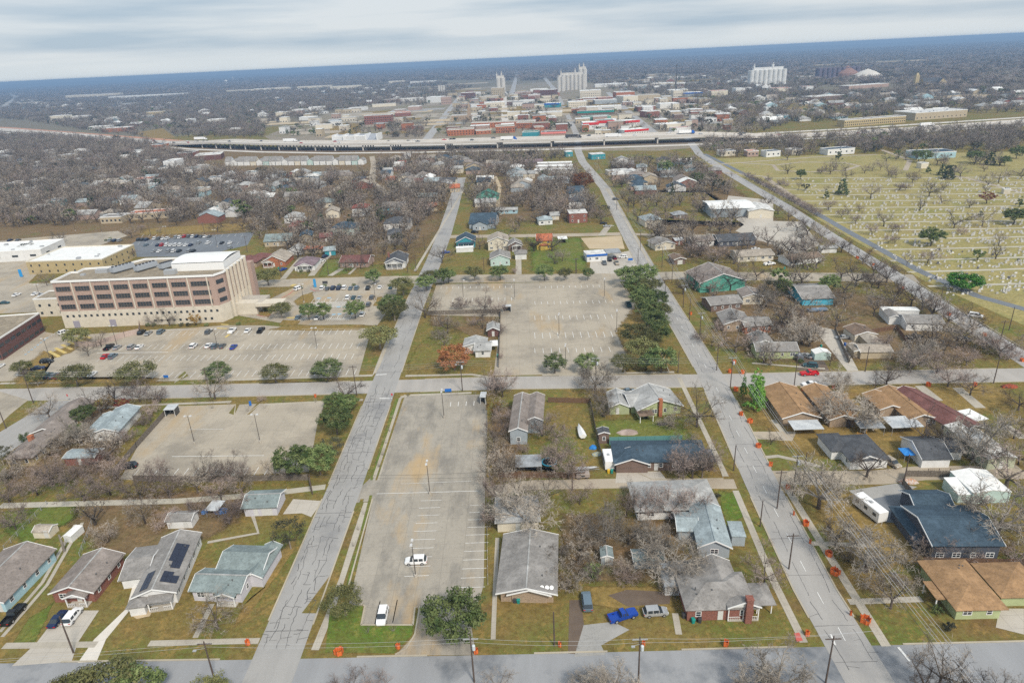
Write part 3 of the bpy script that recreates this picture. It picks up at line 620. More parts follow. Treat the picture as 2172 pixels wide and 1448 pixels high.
def car_proto(kind):
 Lc, Wc, clear = {'sedan': (4.8, 1.84, .2), 'suv': (4.8, 1.95, .26), 'pickup': (5.8, 2.0, .34), 'van': (5.1, 2.0, .24)}[kind]
 b = MB(); hw = Wc/2; x0, x1 = -Lc/2, Lc/2                     # front at +x
 belt = {'sedan': .88, 'suv': 1.02, 'pickup': 1.12, 'van': 1.05}[kind]; top = {'sedan': 1.43, 'suv': 1.72, 'pickup': 1.86, 'van': 1.78}[kind]
 if kind == 'pickup':
  station_body(b, [(x1, hw*.80, .45, .95), (x1-.12, hw*.92, clear, 1.05), (x1-1.0, hw, clear, 1.13), (.55, hw, clear, belt), (-.75, hw, clear, belt)])
  b.box(-Lc/2+.02, -hw*.97, clear+.02, -.76, hw*.97, .72)                                  # bed floor and sides
  for s_ in (-1, 1): b.box(-Lc/2+.02, s_*hw*.9 - .05 if s_ > 0 else -hw*.96, .721, -.76, hw*.96 if s_ > 0 else -hw*.9+.05, 1.12)
  b.box(-Lc/2, -hw*.9, .45, -Lc/2+.08, hw*.9, 1.1)
  cab = [(.95, .60, belt-.02), (.35, .72, top-.06), (-.55, .72, top-.06), (-.74, .70, belt-.02)]
 elif kind == 'sedan':
  station_body(b, [(x1, hw*.72, .38, .62), (x1-.15, hw*.9, clear, .72), (x1-.6, hw, clear, .80), (.75, hw, clear, belt), (-1.25, hw, clear, belt+.03), (x0+.25, hw*.95, clear, .90), (x0, hw*.82, .40, .80)])
  cab = [(1.1, .60, belt-.03), (.30, .66, top-.05), (-.95, .64, top-.07), (-1.75, .58, belt-.02)]
 else:
  nose = .82 if kind == 'suv' else .95
  station_body(b, [(x1, hw*.76, .42, nose-.1), (x1-.15, hw*.92, clear, nose+.02), (x1-.7, hw, clear, .98), (.85, hw, clear, belt), (x0+.2, hw, clear, belt), (x0, hw*.9, .42, .98)])
  cab = [(1.3 if kind == 'suv' else 1.7, .62, belt-.03), (.55 if kind == 'suv' else .95, .72, top-.06), (x0+.55, .72, top-.07), (x0+.1, .70, belt-.03)]
 g = MB(); n = 0; P = []
 for x, y, z in cab: P += [(x, -y*hw/.92, z), (x, y*hw/.92, z)]
 # widen the belt line of the cabin
 P[0] = (P[0][0], -hw*.86, P[0][2]); P[1] = (P[1][0], hw*.86, P[1][2]); P[6] = (P[6][0], -hw*.84, P[6][2]); P[7] = (P[7][0], hw*.84, P[7][2])
 zb = cab[0][2]; A0, A1 = (cab[1][0], -hw*.88, zb), (cab[1][0], hw*.88, zb); B0, B1 = (cab[2][0], -hw*.88, zb), (cab[2][0], hw*.88, zb)
 g.quad(P[0], P[1], P[3], P[2]); g.quad(P[4], P[5], P[7], P[6])
 g.tri(P[0], P[2], A0); g.quad(A0, P[2], P[4], B0); g.tri(B0, P[4], P[6]); g.tri(P[1], A1, P[3]); g.quad(A1, B1, P[5], P[3]); g.tri(B1, P[7], P[5])
 # roof skin and pillars in body colour
 rz = .05; b.hexa([P[2], P[4], P[5], P[3]] + [(p[0]-(.06 if i in (0, 3) else -.02), p[1]*.96, p[2]+rz) for i, p in enumerate((P[2], P[4], P[5], P[3]))])
 for s_ in (-1, 1):
  for xx, wdt in ((cab[1][0]-.05, .07), ((cab[1][0]+cab[2][0])/2, .09), (cab[2][0]+.1, .12)):
   yy = s_*hw*.885; yt = s_*P[2][1]*-1*1.015
   b.hexa([(xx-wdt, yy-.02, zb), (xx+wdt, yy-.02, zb), (xx+wdt, yy+.02, zb), (xx-wdt, yy+.02, zb), (xx-wdt, yt-.02, top-.06), (xx+wdt, yt-.02, top-.06), (xx+wdt, yt+.02, top-.06), (xx-wdt, yt+.02, top-.06)])
 r = .33 if kind == 'sedan' else .37 if kind != 'pickup' else .41
 wh = MB(); wh.tube((0, -.11, 0), (0, .11, 0), r, r, 12); rim = MB(); rim.tube((0, -.125, 0), (0, .125, 0), r*.62, r*.62, 10)
 hl = MB(); hl.box(-.08, -.2, -.07, .06, .2, .07, taper=.02)
 return dict(body=b.mesh('body', PAINT['white']), glass=g.mesh('window_glass', M_GLASS), tyre=wh.mesh('wheel', M_TYRE), rim=rim.mesh('rim', M_RIM),
    head=hl.mesh('headlight', mat('headlight_glass', (.75, .78, .8), .2)), tail=hl.mesh('taillight', mat('taillight_glass', (.45, .01, .01), .3)), L=Lc, hw=hw, r=r,
    wx=(Lc*.31, -Lc*.29), lz={'sedan': .6, 'suv': .78, 'pickup': .85, 'van': .8}[kind])
def lod_mesh(d):
 return None
def car(kind, col, x, y, ang, label=None, group='parked cars', simple=False, z=0.0, cat=None):
 if kind not in CARS: CARS[kind] = car_proto(kind)
 d = CARS[kind]; nm = {'sedan': 'car', 'suv': 'suv', 'pickup': 'pickup_truck', 'van': 'van'}[kind]; root = empty(nm, (x, y, z+.012), ang)
 def part(n, me, par=root, loc=None, m=None):
  o = bpy.data.objects.new(n, me); COL.objects.link(o); o.parent = par
  if loc: o.location = loc
  if m: o.material_slots[0].link = 'OBJECT'; o.material_slots[0].material = m
  return o
 part('body', d['body'], m=PAINT[col]); part('window_glass', d['glass'])
 for sx_ in d['wx']:
  for s_ in (-1, 1):
   wl = part('wheel', d['tyre'], loc=(sx_, s_*(d['hw']-.1), d['r']))
   if not simple: part('rim', d['rim'], wl)
 if not simple:
  for s_ in (-1, 1):
   part('headlight', d['head'], loc=(d['L']/2-.09, s_*d['hw']*.62, d['lz']-.04)); part('taillight', d['tail'], loc=(-d['L']/2+.05, s_*d['hw']*.74, d['lz']+.06))
 ct = cat or {'sedan': 'car', 'suv': 'car', 'pickup': 'pickup truck', 'van': 'van'}[kind]
 cn = {'sedan': 'sedan', 'suv': 'suv', 'pickup': 'pickup truck', 'van': 'van'}[kind]
 if label: tag(root, label, ct, group)
 else: later(root, '%s %s parked' % (col, cn), ct, group)
 FOOT.append((x, y, 3.0, 5, 5, 1, 0))
 return root
def CAR(kind, col, px, py, ang=90, **k):
 p = at(px, py); return car(kind, col, p.x, p.y, R_(ang), simple=p.y > 260, **k)
# ------------------------------------------------------------------ street furniture
def pole(px, py, h=10.5, arms=1, trafo=False, label=None, lamp=False, thick=.17, armdir=0.0, ins=True):
 p = at(px, py); o = empty('utility_pole', (p.x, p.y, 0), armdir); b = MB(); b.tube((0, 0, -.5), (0, 0, h), thick, thick*.65, 8); b.build('pole', M_POLE, o)
 for k in range(arms):
  a = MB(); z = h-.6-k*1.1; a.box(-1.3, -.08, z-.07, 1.3, .08, z+.07); ar = a.build('crossarm', M_METAL if k == 0 and trafo else M_POLE, o)
  q = MB()
  for xx in (-1.15, -.6, .6, 1.15): q.lathe([(.05, z+.07), (.07, z+.14), (.04, z+.24)], 6, c=(xx, 0))
  q.build('insulator', M_METAL, ar)
 if trafo: t = MB(); t.lathe([(.26, h-2.9), (.29, h-2.8), (.29, h-1.95), (.22, h-1.85), (.05, h-1.8)], 10, c=(.42, -.1)); t.build('transformer', mat('transformer_grey', (.55, .6, .63), .5), o)
 if lamp:
  t = MB(); t.tube((0, 0, h-1.6), (-1.1, -.9, h-.9), .045, .04, 5); t.box(-1.6, -1.3, h-1.0, -1.0, -.9, h-.85); t.build('street_lamp', M_METAL, o)
 if label: tag(o, label, 'utility pole', 'utility poles along the streets')
 else: later(o, 'dark wooden utility pole' + (' with a transformer' if trafo else ''), 'utility pole', 'utility poles along the streets')
 return Vector((p.x, p.y, h-.35))
def lamp_post(px, py, h=9.2, heads=2, label=None, ang=90, col=None):
 p = at(px, py); o = empty('lamp_post', (p.x, p.y, 0), R_(ang)); b = MB(); b.lathe([(.34, -.1), (.34, .75), (.30, .78)], 10); b.build('concrete_base', M_CONC, o)
 b = MB(); b.tube((0, 0, .78), (0, 0, h), .11, .07, 8); b.build('pole', col or mat('lamp_pole_brown', (.10, .085, .075), .5), o)
 for s_ in ((-1, 1) if heads == 2 else (1,)):
  q = MB(); q.box(min(0, s_*.45), -.04, h-.1, max(0, s_*.45), .04, h-.02); x0, x1 = sorted((s_*.45, s_*1.15)); q.box(x0, -.28, h-.18, x1, .28, h+.08, taper=.05); q.build('lamp_head', mat('lamp_head_grey', (.55, .55, .55), .5), o)
 if label: tag(o, label, 'lamp post', 'parking lot lamp posts')
 else: later(o, 'tall dark parking lot lamp post', 'lamp post', 'parking lot lamp posts')
 return o
def cable(name, pts, sag=.6, r=.022, m=None, label=None):
 b = MB()
 for a, c in zip(pts[:-1], pts[1:]):
  a = Vector(a); c = Vector(c); n = 8; P = [a.lerp(c, i/n) - Vector((0, 0, sag*4*(i/n)*(1-i/n))) for i in range(n+1)]
  for u, v in zip(P[:-1], P[1:]): b.tube(u, v, r, r, 3, cap=False)
 o = b.build(name, m or M_CABLE); tag(o, label or 'thin pale power line strung between utility poles', 'power line', 'power lines over the streets'); return o
def barrier(px, py, R=1.1, n=7, h=1.15, label=None, sx=1.0, coneonly=False):
 R *= .6; p = at(px, py); o = empty('orange_fence', (p.x, p.y, 0), hr.uniform(0, 3)); b = MB(); q = MB(); P = []
 for i in range(n):
  a = 6.283*i/n + hr.uniform(-.2, .2); P.append((math.cos(a)*R*sx*hr.uniform(.6, .95), math.sin(a)*R*hr.uniform(.6, .95)))
 for i in range(n):
  a, c = P[i], P[(i+1) % n]; m0 = ((a[0]+c[0])/2*.92, (a[1]+c[1])/2*.92); hm = h*hr.uniform(.7, 1.0)
  for u, v, hu, hv in ((a, m0, h, hm), (m0, c, hm, h)):
   d = Vector((v[0]-u[0], v[1]-u[1])).normalized(); nx, ny = -d.y*.02, d.x*.02
   b.hexa([(u[0]-nx, u[1]-ny, .03), (v[0]-nx, v[1]-ny, .03), (v[0]+nx, v[1]+ny, .03), (u[0]+nx, u[1]+ny, .03), (u[0]-nx, u[1]-ny, hu), (v[0]-nx, v[1]-ny, hv), (v[0]+nx, v[1]+ny, hv), (u[0]+nx, u[1]+ny, hu)])
  q.tube((*a, -.1), (*a, h+.15), .03, .03, 4)
 b.build('netting', M_ORANGE, o); q.build('stake', M_DARKMET, o)
 k = MB(); k.poly([(x*.6, y*.6, .02) for x, y in P]); k.build('pit', mat('dug_soil', (.10, .06, .04)), o)
 if label: tag(o, label, 'safety fence', 'orange netting enclosures')
 else: later(o, 'bright orange plastic netting around a dug hole', 'safety fence', 'orange netting enclosures')
def bin_(px, py, m=None, label=None, col='green'):
 p = at(px, py); o = empty('wheelie_bin', (p.x, p.y, 0), hr.uniform(-.3, .3)); m = m or M_GREENBIN
 b = MB(); b.hexa([(-.24, -.26, 0), (.24, -.26, 0), (.24, .26, 0), (-.24, .26, 0), (-.32, -.36, 1.0), (.32, -.36, 1.0), (.32, .36, 1.0), (-.32, .36, 1.0)]); b.build('bin_body', m, o)
 b = MB(); b.hexa([(-.34, -.4, 1.003), (.34, -.4, 1.003), (.34, .4, 1.003), (-.34, .4, 1.003), (-.3, -.34, 1.12), (.3, -.34, 1.12), (.3, .34, 1.1), (-.3, .34, 1.1)]); b.build('lid', m, o)
 b = MB(); b.tube((-.3, .3, .12), (.3, .3, .12), .12, .12, 8); b.build('wheel', M_TYRE, o)
 if label: tag(o, label, 'bin', 'wheelie bins')
 else: later(o, '%s wheelie bin' % col, 'bin', 'wheelie bins')
def fence(pts, h=1.8, m=None, label=None, kind='wood', name='wooden_fence', cat='fence', gap=.18, world=False, post=2.4):
 P = [Vector(p) if world else at(*p).xy for p in pts]; o = empty(name, (P[0].x, P[0].y, 0)); b = MB(); q = MB(); O = P[0]
 for a, c in zip(P[:-1], P[1:]):
  d = c-a; ln = d.length; d.normalize(); n_ = Vector((-d.y, d.x)); a = a-O
  k = max(1, int(ln/post))
  for i in range(k+1):
   u = a + d*ln*i/k; q = MB(); q.box(u.x-.06, u.y-.06, -.1, u.x+.06, u.y+.06, h+(.1 if kind != 'chain' else .02)); q.build('post', m or M_WOOD, o)
  def seg(u0, u1, z0, z1, t=.015, off=0.0):
   p0 = a+d*u0+n_*off; p1 = a+d*u1+n_*off; nn = n_*t
   b.hexa([(*(p0-nn), z0), (*(p1-nn), z0), (*(p1+nn), z0), (*(p0+nn), z0), (*(p0-nn), z1), (*(p1-nn), z1), (*(p1+nn), z1), (*(p0+nn), z1)])
  if kind == 'wood':
   u = 0
   while u < ln-.05: seg(u, min(u+.28, ln), .05, h*hr.uniform(.96, 1.02)); u += .30
  elif kind == 'panel': seg(0, ln, .05, h)
  elif kind == 'rail': seg(0, ln, h-.12, h); seg(0, ln, h*.45, h*.45+.1)
  else:
   seg(0, ln, h-.05, h, .02); u = 0
   while u < ln: seg(u, u+.03, .05, h-.05, .01); u += .5
 b.build('panel', m or M_WOOD, o)
 if label: tag(o, label, cat)
 else: later(o, {'wood': 'weathered wooden board fence', 'panel': 'solid board fence', 'rail': 'rail fence', 'chain': 'thin wire fence'}[kind], cat)
 return o
# ------------------------------------------------------------------ ground, roads, lots
G_LAWN = grass_mat('winter_lawn', (.215, .15, .052), (.17, .15, .045), (.11, .155, .032), (.17, .10, .05))
G_GREEN = grass_mat('green_lawn', (.17, .165, .045), (.125, .165, .035), (.085, .17, .022), (.15, .11, .045), .44, .62, .06)
G_DRY = grass_mat('dry_lawn', (.27, .185, .065), (.22, .165, .055), (.14, .16, .038), (.20, .12, .055), .58, .72)
G_LEAF = grass_mat('leaf_litter', (.195, .13, .07), (.17, .13, .065), (.13, .15, .04), (.135, .08, .045), .56, .7)
G_CEM = grass_mat('cemetery_grass', (.34, .29, .125), (.29, .26, .10), (.19, .21, .055), (.28, .20, .11), .53, .68, .03)
G_WOOD = grass_mat('woodland_floor', (.20, .17, .13), (.17, .16, .11), (.18, .19, .08), (.15, .12, .09), .55, .7, .01)
G_TOWN = grass_mat('town_ground', (.30, .25, .19), (.22, .20, .17), (.16, .16, .07), (.40, .36, .30), .5, .6, .02)
A_OLD = asphalt_mat('old_asphalt', (.36, .35, .335), (.20, .20, .205), 0, stain=.8)
A_B = asphalt_mat('street_asphalt', (.39, .375, .355), (.22, .22, .225), 0)
A_FRONT = asphalt_mat('damp_asphalt', (.31, .315, .325), (.09, .105, .125), .0, stain=1.0)
A_MID = asphalt_mat('cross_street_asphalt', (.41, .385, .355), (.27, .26, .255), 0)
A_BLACK = asphalt_mat('black_asphalt', (.18, .195, .215), (.12, .13, .145), 0, stain=.5)
A_C = asphalt_mat('pale_street', (.39, .38, .37), (.27, .27, .27), 0)
C_LOT = concrete_mat('lot_concrete', (.42, .37, .295), (.23, .205, .17), (.40, .30, .18), st=.75)
C_LOT2 = concrete_mat('worn_lot_concrete', (.375, .34, .285), (.16, .15, .135), (.46, .32, .16), st=.7, sg=(1.8, .7, 1))
C_WALK = concrete_mat('sidewalk_concrete', (.46, .42, .35), (.28, .25, .21), joint=1.6, jw=.07)
C_DRIVE = concrete_mat('driveway_concrete', (.50, .46, .40), (.36, .33, .29), joint=3.2)
C_KERB = concrete_mat('kerb_concrete', (.46, .41, .32), (.30, .26, .20), joint=0)
C_GRAVEL = concrete_mat('alley_gravel', (.42, .36, .28), (.28, .23, .17), joint=0)
C_PATH = concrete_mat('cemetery_gravel', (.48, .45, .38), (.36, .33, .24), joint=0)
C_WHITEG = concrete_mat('white_gravel', (.68, .64, .58), (.50, .45, .38), joint=0)
C_MUD_SHADE = concrete_mat('mud', (.16, .12, .09), (.08, .06, .05), joint=0)  # mud in the yards; also colours the painted shade under the highway
C_PATCH = asphalt_mat('patched_drive', (.36, .35, .33), (.16, .15, .14), .4, .5, .5, .02)
C_TAN = concrete_mat('sandy_gravel', (.52, .42, .28), (.42, .32, .20), joint=0)
C_HWY = concrete_mat('highway_concrete', (.62, .58, .53), (.50, .47, .42), joint=0)
C_REDDIRT = concrete_mat('red_dirt', (.52, .27, .17), (.42, .22, .14), joint=0)
M_LINE = mat('road_marking_white', (.74, .74, .72), .8, (.55, .54, .52), 1.5, lo=.45, hi=.75); M_LINEY = mat('road_marking_yellow', (.62, .45, .12), .8, (.5, .42, .22), 1.0)
M_LINEB = mat('road_marking_blue', (.22, .42, .58), .8, (.38, .46, .52), 1.0)
def sheetw(name, pts, m, z): return sheet(name, pts, m, z, world=True)
def band(name, line, wd, m, z):
 _ZC[0] += 1; z += _ZC[0]*.0003; b = MB(); ribbon(b, line, wd, z); o = b.build(name, m, kind='structure'); ROADS.append((line, wd)); return o
ROADS = []; LOTS = []
def lot(name, pts, m, z=.012, avoid=True):
 q = [W(*p) for p in pts]
 if avoid: LOTS.append(q)
 return sheet(name, q, m, z, world=True)
def inpoly(x, y, q):
 c = False; j = len(q)-1
 for i in range(len(q)):
  if (q[i][1] > y) != (q[j][1] > y) and x < (q[j][0]-q[i][0])*(y-q[i][1])/(q[j][1]-q[i][1]+1e-12)+q[i][0]: c = not c
  j = i
 return c
# one sheet to the horizon
sheetw('ground', [(-24000, -2500), (24000, -2500), (24000, 19000), (-24000, 19000)], G_LAWN, 0)
# far land: woodland floor beyond the neighbourhood and the paler town centre
sheetw('woodland_ground', [(-24000, 1150), (-700, 1120), (-300, 1500), (-60, 2150), (300, 2200), (720, 1150), (2500, 900), (24000, 900), (24000, 18990), (-24000, 18990)], G_WOOD, .006)
sheetw('wooded_ground', [(-1700, 420), (-330, 400), (-190, 420), (-120, 640), (-60, 850), (-420, 1010), (-620, 1110), (-1300, 1600)], G_LEAF, .003)
lot('town_ground', [(560, 288), (700, 240), (860, 205), (960, 190), (1180, 172), (1330, 180), (1450, 200), (1500, 240), (1620, 300), (1400, 320), (600, 318)], G_TOWN, .008, False)
lot('school_lawn', [(700, 262), (765, 262), (765, 288), (700, 290)], G_DRY, .012, False)
lot('park_lawn', [(280, 283), (345, 272), (372, 292), (330, 296)], G_DRY, .012)
lot('far_field', [(1700, 139), (1950, 127), (2010, 128), (1900, 136), (1760, 141)], C_TAN, .012)
lot('far_field', [(1560, 130), (1680, 124), (1690, 127), (1570, 133)], G_GREEN, .012)
# --- leaf-covered back yards and lawns, drawn where the photograph has them
for nm, pts, m in (
 ('leaf_litter', [(170, 1050), (520, 1030), (560, 1075), (480, 1130), (430, 1150), (300, 1180), (200, 1180), (130, 1110)], G_LEAF),
 ('leaf_litter', [(1040, 860), (1100, 850), (1100, 1000), (1200, 1012), (1035, 1040)], G_LEAF),
 ('leaf_litter', [(1180, 1080), (1480, 1100), (1450, 1240), (1240, 1240), (1180, 1200)], G_LEAF),
 ('leaf_litter', [(0, 930), (130, 880), (240, 850), (280, 900), (240, 1010), (0, 1060)], G_LEAF),
 ('leaf_litter', [(1470, 600), (1700, 590), (2000, 650), (2140, 770), (1620, 780), (1520, 740)], G_LEAF),
 ('leaf_litter', [(905, 660), (1065, 655), (1060, 745), (970, 700), (905, 690)], G_LEAF),
 ('leaf_litter', [(420, 470), (560, 440), (900, 330), (1000, 330), (960, 500), (880, 575), (560, 560), (530, 500)], G_LEAF),
 ('leaf_litter', [(1000, 330), (1225, 345), (1290, 460), (1180, 480), (990, 480)], G_LEAF),
 ('leaf_litter', [(1300, 345), (1490, 345), (1690, 480), (1720, 560), (1430, 570), (1370, 480), (1640, 490), (1500, 400), (1330, 400)], G_LEAF),
 ('lawn_patch', [(1250, 890), (1450, 880), (1480, 935), (1300, 938), (1255, 920)], G_GREEN),
 ('lawn_patch', [(20, 1370), (60, 1310), (120, 1270), (75, 1365)], G_GREEN),
 ('lawn_patch', [(0, 1085), (160, 1062), (170, 1095), (60, 1160), (0, 1130)], G_GREEN),
 ('lawn_patch', [(1115, 505), (1235, 500), (1250, 560), (1250, 577), (1120, 580)], G_GREEN),
 ('lawn_patch', [(670, 590), (690, 550), (745, 545), (740, 582)], G_GREEN),
 ('lawn_patch', [(1520, 1038), (1560, 1040), (1590, 1090), (1540, 1120)], G_GREEN),
 ('lawn_patch', [(880, 735), (950, 680), (985, 700), (930, 780), (860, 795), (862, 770)], G_LAWN),
 ('dry_lawn', [(540, 1290), (630, 1160), (640, 1120), (600, 1160), (575, 1210), (560, 1250), (515, 1285), (480, 1350)], G_DRY),
 ('dry_lawn', [(1235, 1240), (1430, 1240), (1450, 1300), (1280, 1290), (1240, 1280)], G_DRY),
 ('dry_lawn', [(1680, 1000), (2172, 1140), (2172, 1180), (1900, 1200), (1840, 1270), (1760, 1180)], G_DRY),
 ('dry_lawn', [(1550, 820), (2172, 800), (2172, 850), (1900, 1000), (1640, 960), (1560, 860)], G_DRY),
 ('dry_lawn', [(280, 500), (300, 485), (400, 478), (540, 470), (545, 488), (330, 500)], G_DRY)):
 sheet(nm, [W(*p) for p in pts], m, .001, world=True, ragged=True)
sheet('cemetery_lawn', [W(*p) for p in [(1480, 338), (1700, 330), (2172, 322), (2400, 315), (2700, 700), (2172, 690), (1960, 595), (1700, 445)]], G_CEM, .005, world=True)
# --- streets
RA = [(-48, 40), (-47.3, 90), (-46.6, 150), (-46.4, 205), (-46.4, 286), (-44.6, 361), (-44.2, 420), (-45, 500), (-47.5, 640)]
RB = [(57, 20), (56.6, 84), (56.4, 106), (58.4, 143), (62.8, 205), (64.6, 305), (67.2, 396), (73.8, 552), (71.3, 705), (75, 790), (88, 930), (113.5, 1500), (139, 2082), (175, 3300)]
RC = [(168, 20), (167.3, 200), (169.8, 252), (172.6, 289), (176.5, 376), (181.6, 450), (186, 587), (193, 720), (215, 860), (240, 1100), (300, 1900)]
FR = [(-420, 92), (-100, 88.6), (-52, 87.2), (0, 86), (60, 85), (170, 83), (420, 80)]
MID = [(-420, 222), (-184, 213), (-110, 209), (-52.5, 206.6), (-1, 205.1), (46, 201.6), (68, 200), (160, 195), (176, 194.5)]
TH = [(-330, 352), (-167, 336), (-130, 332), (-48, 327), (52, 315), (74, 315), (120, 306), (165, 298), (180, 294)]
FO = [(-44, 414), (23.5, 405), (63, 401)]
band('road', FR, 13.5, A_FRONT, .014); band('road', MID, 9.6, A_MID, .016); band('road', TH, 12.5, C_LOT, .014); band('road', FO, 7.5, C_GRAVEL, .012)
band('road', [(70, 399), (100, 389), (130, 378), (154, 358)], 5, C_GRAVEL, .012); band('road', RC, 8.4, A_C, .018)
band('road', RA, 9.0, A_OLD, .024); band('road', RB, 8.2, A_B, .028)
band('cemetery_road', [(198, 720), (197, 587), (194, 465), (190, 384), (187.5, 304), (191, 268), (200, 248), (212, 236)], 4.6, A_BLACK, .020)
band('alley', [W(690, 1032), W(560, 1048), W(380, 1062), W(0, 1072)], 2.3, C_PATH, .009)
band('alley', [W(1035, 1040), W(1130, 1028), W(1340, 1024), W(1560, 1026)], 4.2, C_GRAVEL, .009)
band('alley', [W(1640, 1012), W(1720, 1013), W(1860, 1012), W(1950, 1003), W(2172, 1000)], 6.0, C_GRAVEL, .009)
band('alley', [(-10, 470), (-12, 520), (-11, 580), (-16, 640)], 3.0, C_TAN, .009)
band('alley', [W(545, 1015), W(640, 1012)], 2.0, C_GRAVEL, .008)
band('road', [(-100, 560), (-130, 640), (-150, 760), (-165, 830)], 6, C_GRAVEL, .012)
band('road', [W(800, 372), W(735, 385), W(700, 410)], 7, C_GRAVEL, .013)
# downtown streets and the long avenue behind
band('road', [W(905, 296), W(935, 257), W(962, 221), W(985, 196)], 13, A_C, .014)
band('road', [W(1392, 286), W(1345, 248), W(1306, 213), W(1290, 196)], 13, A_C, .014)
band('road', [W(1084, 205), W(1092, 175), W(1097, 150)], 16, A_C, .014)
band('road', [W(1182, 198), W(1163, 175), W(1143, 149)], 16, A_C, .018)
band('road', [W(-60, 250), W(10, 226), W(34, 208), W(20, 198), W(-60, 190)], 30, A_C, .014)
band('road', [W(1070, 205), W(1070, 250), W(1074, 262)], 12, C_HWY, .014)
band('road', [W(600, 268), W(760, 258), W(960, 240), W(1195, 232), W(1330, 228), W(1460, 238)], 12, C_HWY, .012)
band('road', [W(900, 222), W(1190, 212), W(1310, 213), W(1450, 214)], 12, C_HWY, .012)
# --- paved lots
lot('parking_lot', [(-60, 812), (-60, 760), (75, 700), (140, 712), (480, 690), (560, 690), (640, 696), (788, 697), (760, 798), (600, 803), (385, 806), (300, 802), (60, 806)], C_LOT)
lot('parking_lot', [(500, 668), (560, 640), (640, 602), (845, 596), (838, 640), (800, 690), (740, 688), (660, 690), (590, 684)], C_LOT)
lot('parking_lot', [(926, 603), (1092, 600), (1314, 596), (1345, 640), (1350, 690), (1318, 790), (1150, 794), (1047, 796), (1062, 672), (905, 668)], C_LOT)
lot('parking_lot', [(354, 862), (500, 858), (520, 857), (690, 852), (672, 905), (655, 1000), (290, 1018), (255, 1016), (290, 950)], C_LOT)
lot('parking_lot', [(850, 840), (888, 838), (1032, 836), (1034, 900), (1030, 1000), (1026, 1240), (1000, 1330), (1010, 1388), (838, 1390), (880, 1345), (890, 1290), (880, 1288), (876, 1325), (766, 1325), (774, 1285), (740, 1282), (790, 1062), (754, 1066), (768, 1030), (790, 1010)], C_LOT2, .013)
lot('parking_lot', [(240, 545), (290, 510), (540, 492), (525, 520), (420, 545)], A_BLACK)
lot('parking_lot', [(-40, 585), (-40, 515), (60, 505), (250, 490), (270, 500), (100, 560), (60, 600), (120, 608), (110, 660), (-60, 668)], C_LOT, .011)
lot('parking_lot', [(-60, 880), (-60, 812), (60, 848), (20, 880), (0, 900)], C_LOT)
lot('side_street', [(-40, 1000), (-40, 940), (60, 880), (110, 845), (160, 846), (130, 880), (40, 945)], A_OLD, .022)
lot('forecourt', [(1250, 580), (1252, 556), (1270, 545), (1345, 530), (1372, 580), (1362, 583)], C_DRIVE)
lot('gravel_yard', [(1232, 505), (1318, 500), (1325, 528), (1250, 528)], C_TAN)
lot('forecourt', [(1560, 490), (1590, 468), (1700, 470), (1740, 520), (1690, 540), (1640, 520)], C_DRIVE)
lot('driveway', [(1305, 1024), (1308, 1000), (1400, 999), (1418, 1022)], C_DRIVE); lot('driveway', [(25, 1412), (78, 1362), (130, 1294), (210, 1294), (165, 1362), (152, 1402)], C_DRIVE)
lot('gravel_drive', [(165, 1405), (200, 1355), (268, 1290), (285, 1230), (300, 1230), (278, 1290), (225, 1355), (205, 1402)], C_WHITEG)
lot('driveway', [(600, 1090), (622, 1058), (684, 1062), (660, 1096), (640, 1088)], C_DRIVE)
lot('mud', [(1205, 1385), (1208, 1272), (1232, 1272), (1240, 1335), (1232, 1388)], C_MUD_SHADE, .014); lot('mud', [(1290, 1262), (1330, 1250), (1425, 1255), (1420, 1280), (1330, 1285)], C_MUD_SHADE, .014)
lot('patched_drive', [(1218, 1392), (1238, 1325), (1300, 1318), (1335, 1335), (1275, 1368), (1285, 1388)], C_PATCH, .016)
lot('dark_driveway', [(1810, 1052), (1830, 1040), (1925, 1035), (1960, 1075), (1985, 1120), (1870, 1105)], A_BLACK, .012)
lot('forecourt', [(1800, 1040), (1900, 1025), (1945, 1032), (1925, 1042), (1830, 1062)], C_PATCH, .013)
lot('patio', [(275, 1302), (325, 1290), (318, 1306), (290, 1312)], C_TAN, .011)
lot('driveway', [(1775, 700), (1720, 690), (1800, 790), (1822, 788)], C_DRIVE); lot('forecourt', [(1540, 430), (1545, 415), (1640, 425), (1640, 480), (1600, 490), (1560, 465)], C_DRIVE)
lot('dirt_yard', [(1690, 785), (1705, 745), (1745, 760), (1760, 787)], C_MUD_SHADE)
lot('driveway', [(2112, 1330), (2120, 1290), (2172, 1290), (2172, 1345)], C_DRIVE); lot('driveway', [(1590, 930), (1590, 915), (1690, 915), (1680, 935)], C_GRAVEL)
lot('driveway', [(1560, 515), (1495, 495), (1530, 498)], C_DRIVE)
for L_ in ([(250, 1290), (285, 1240)], ): pass
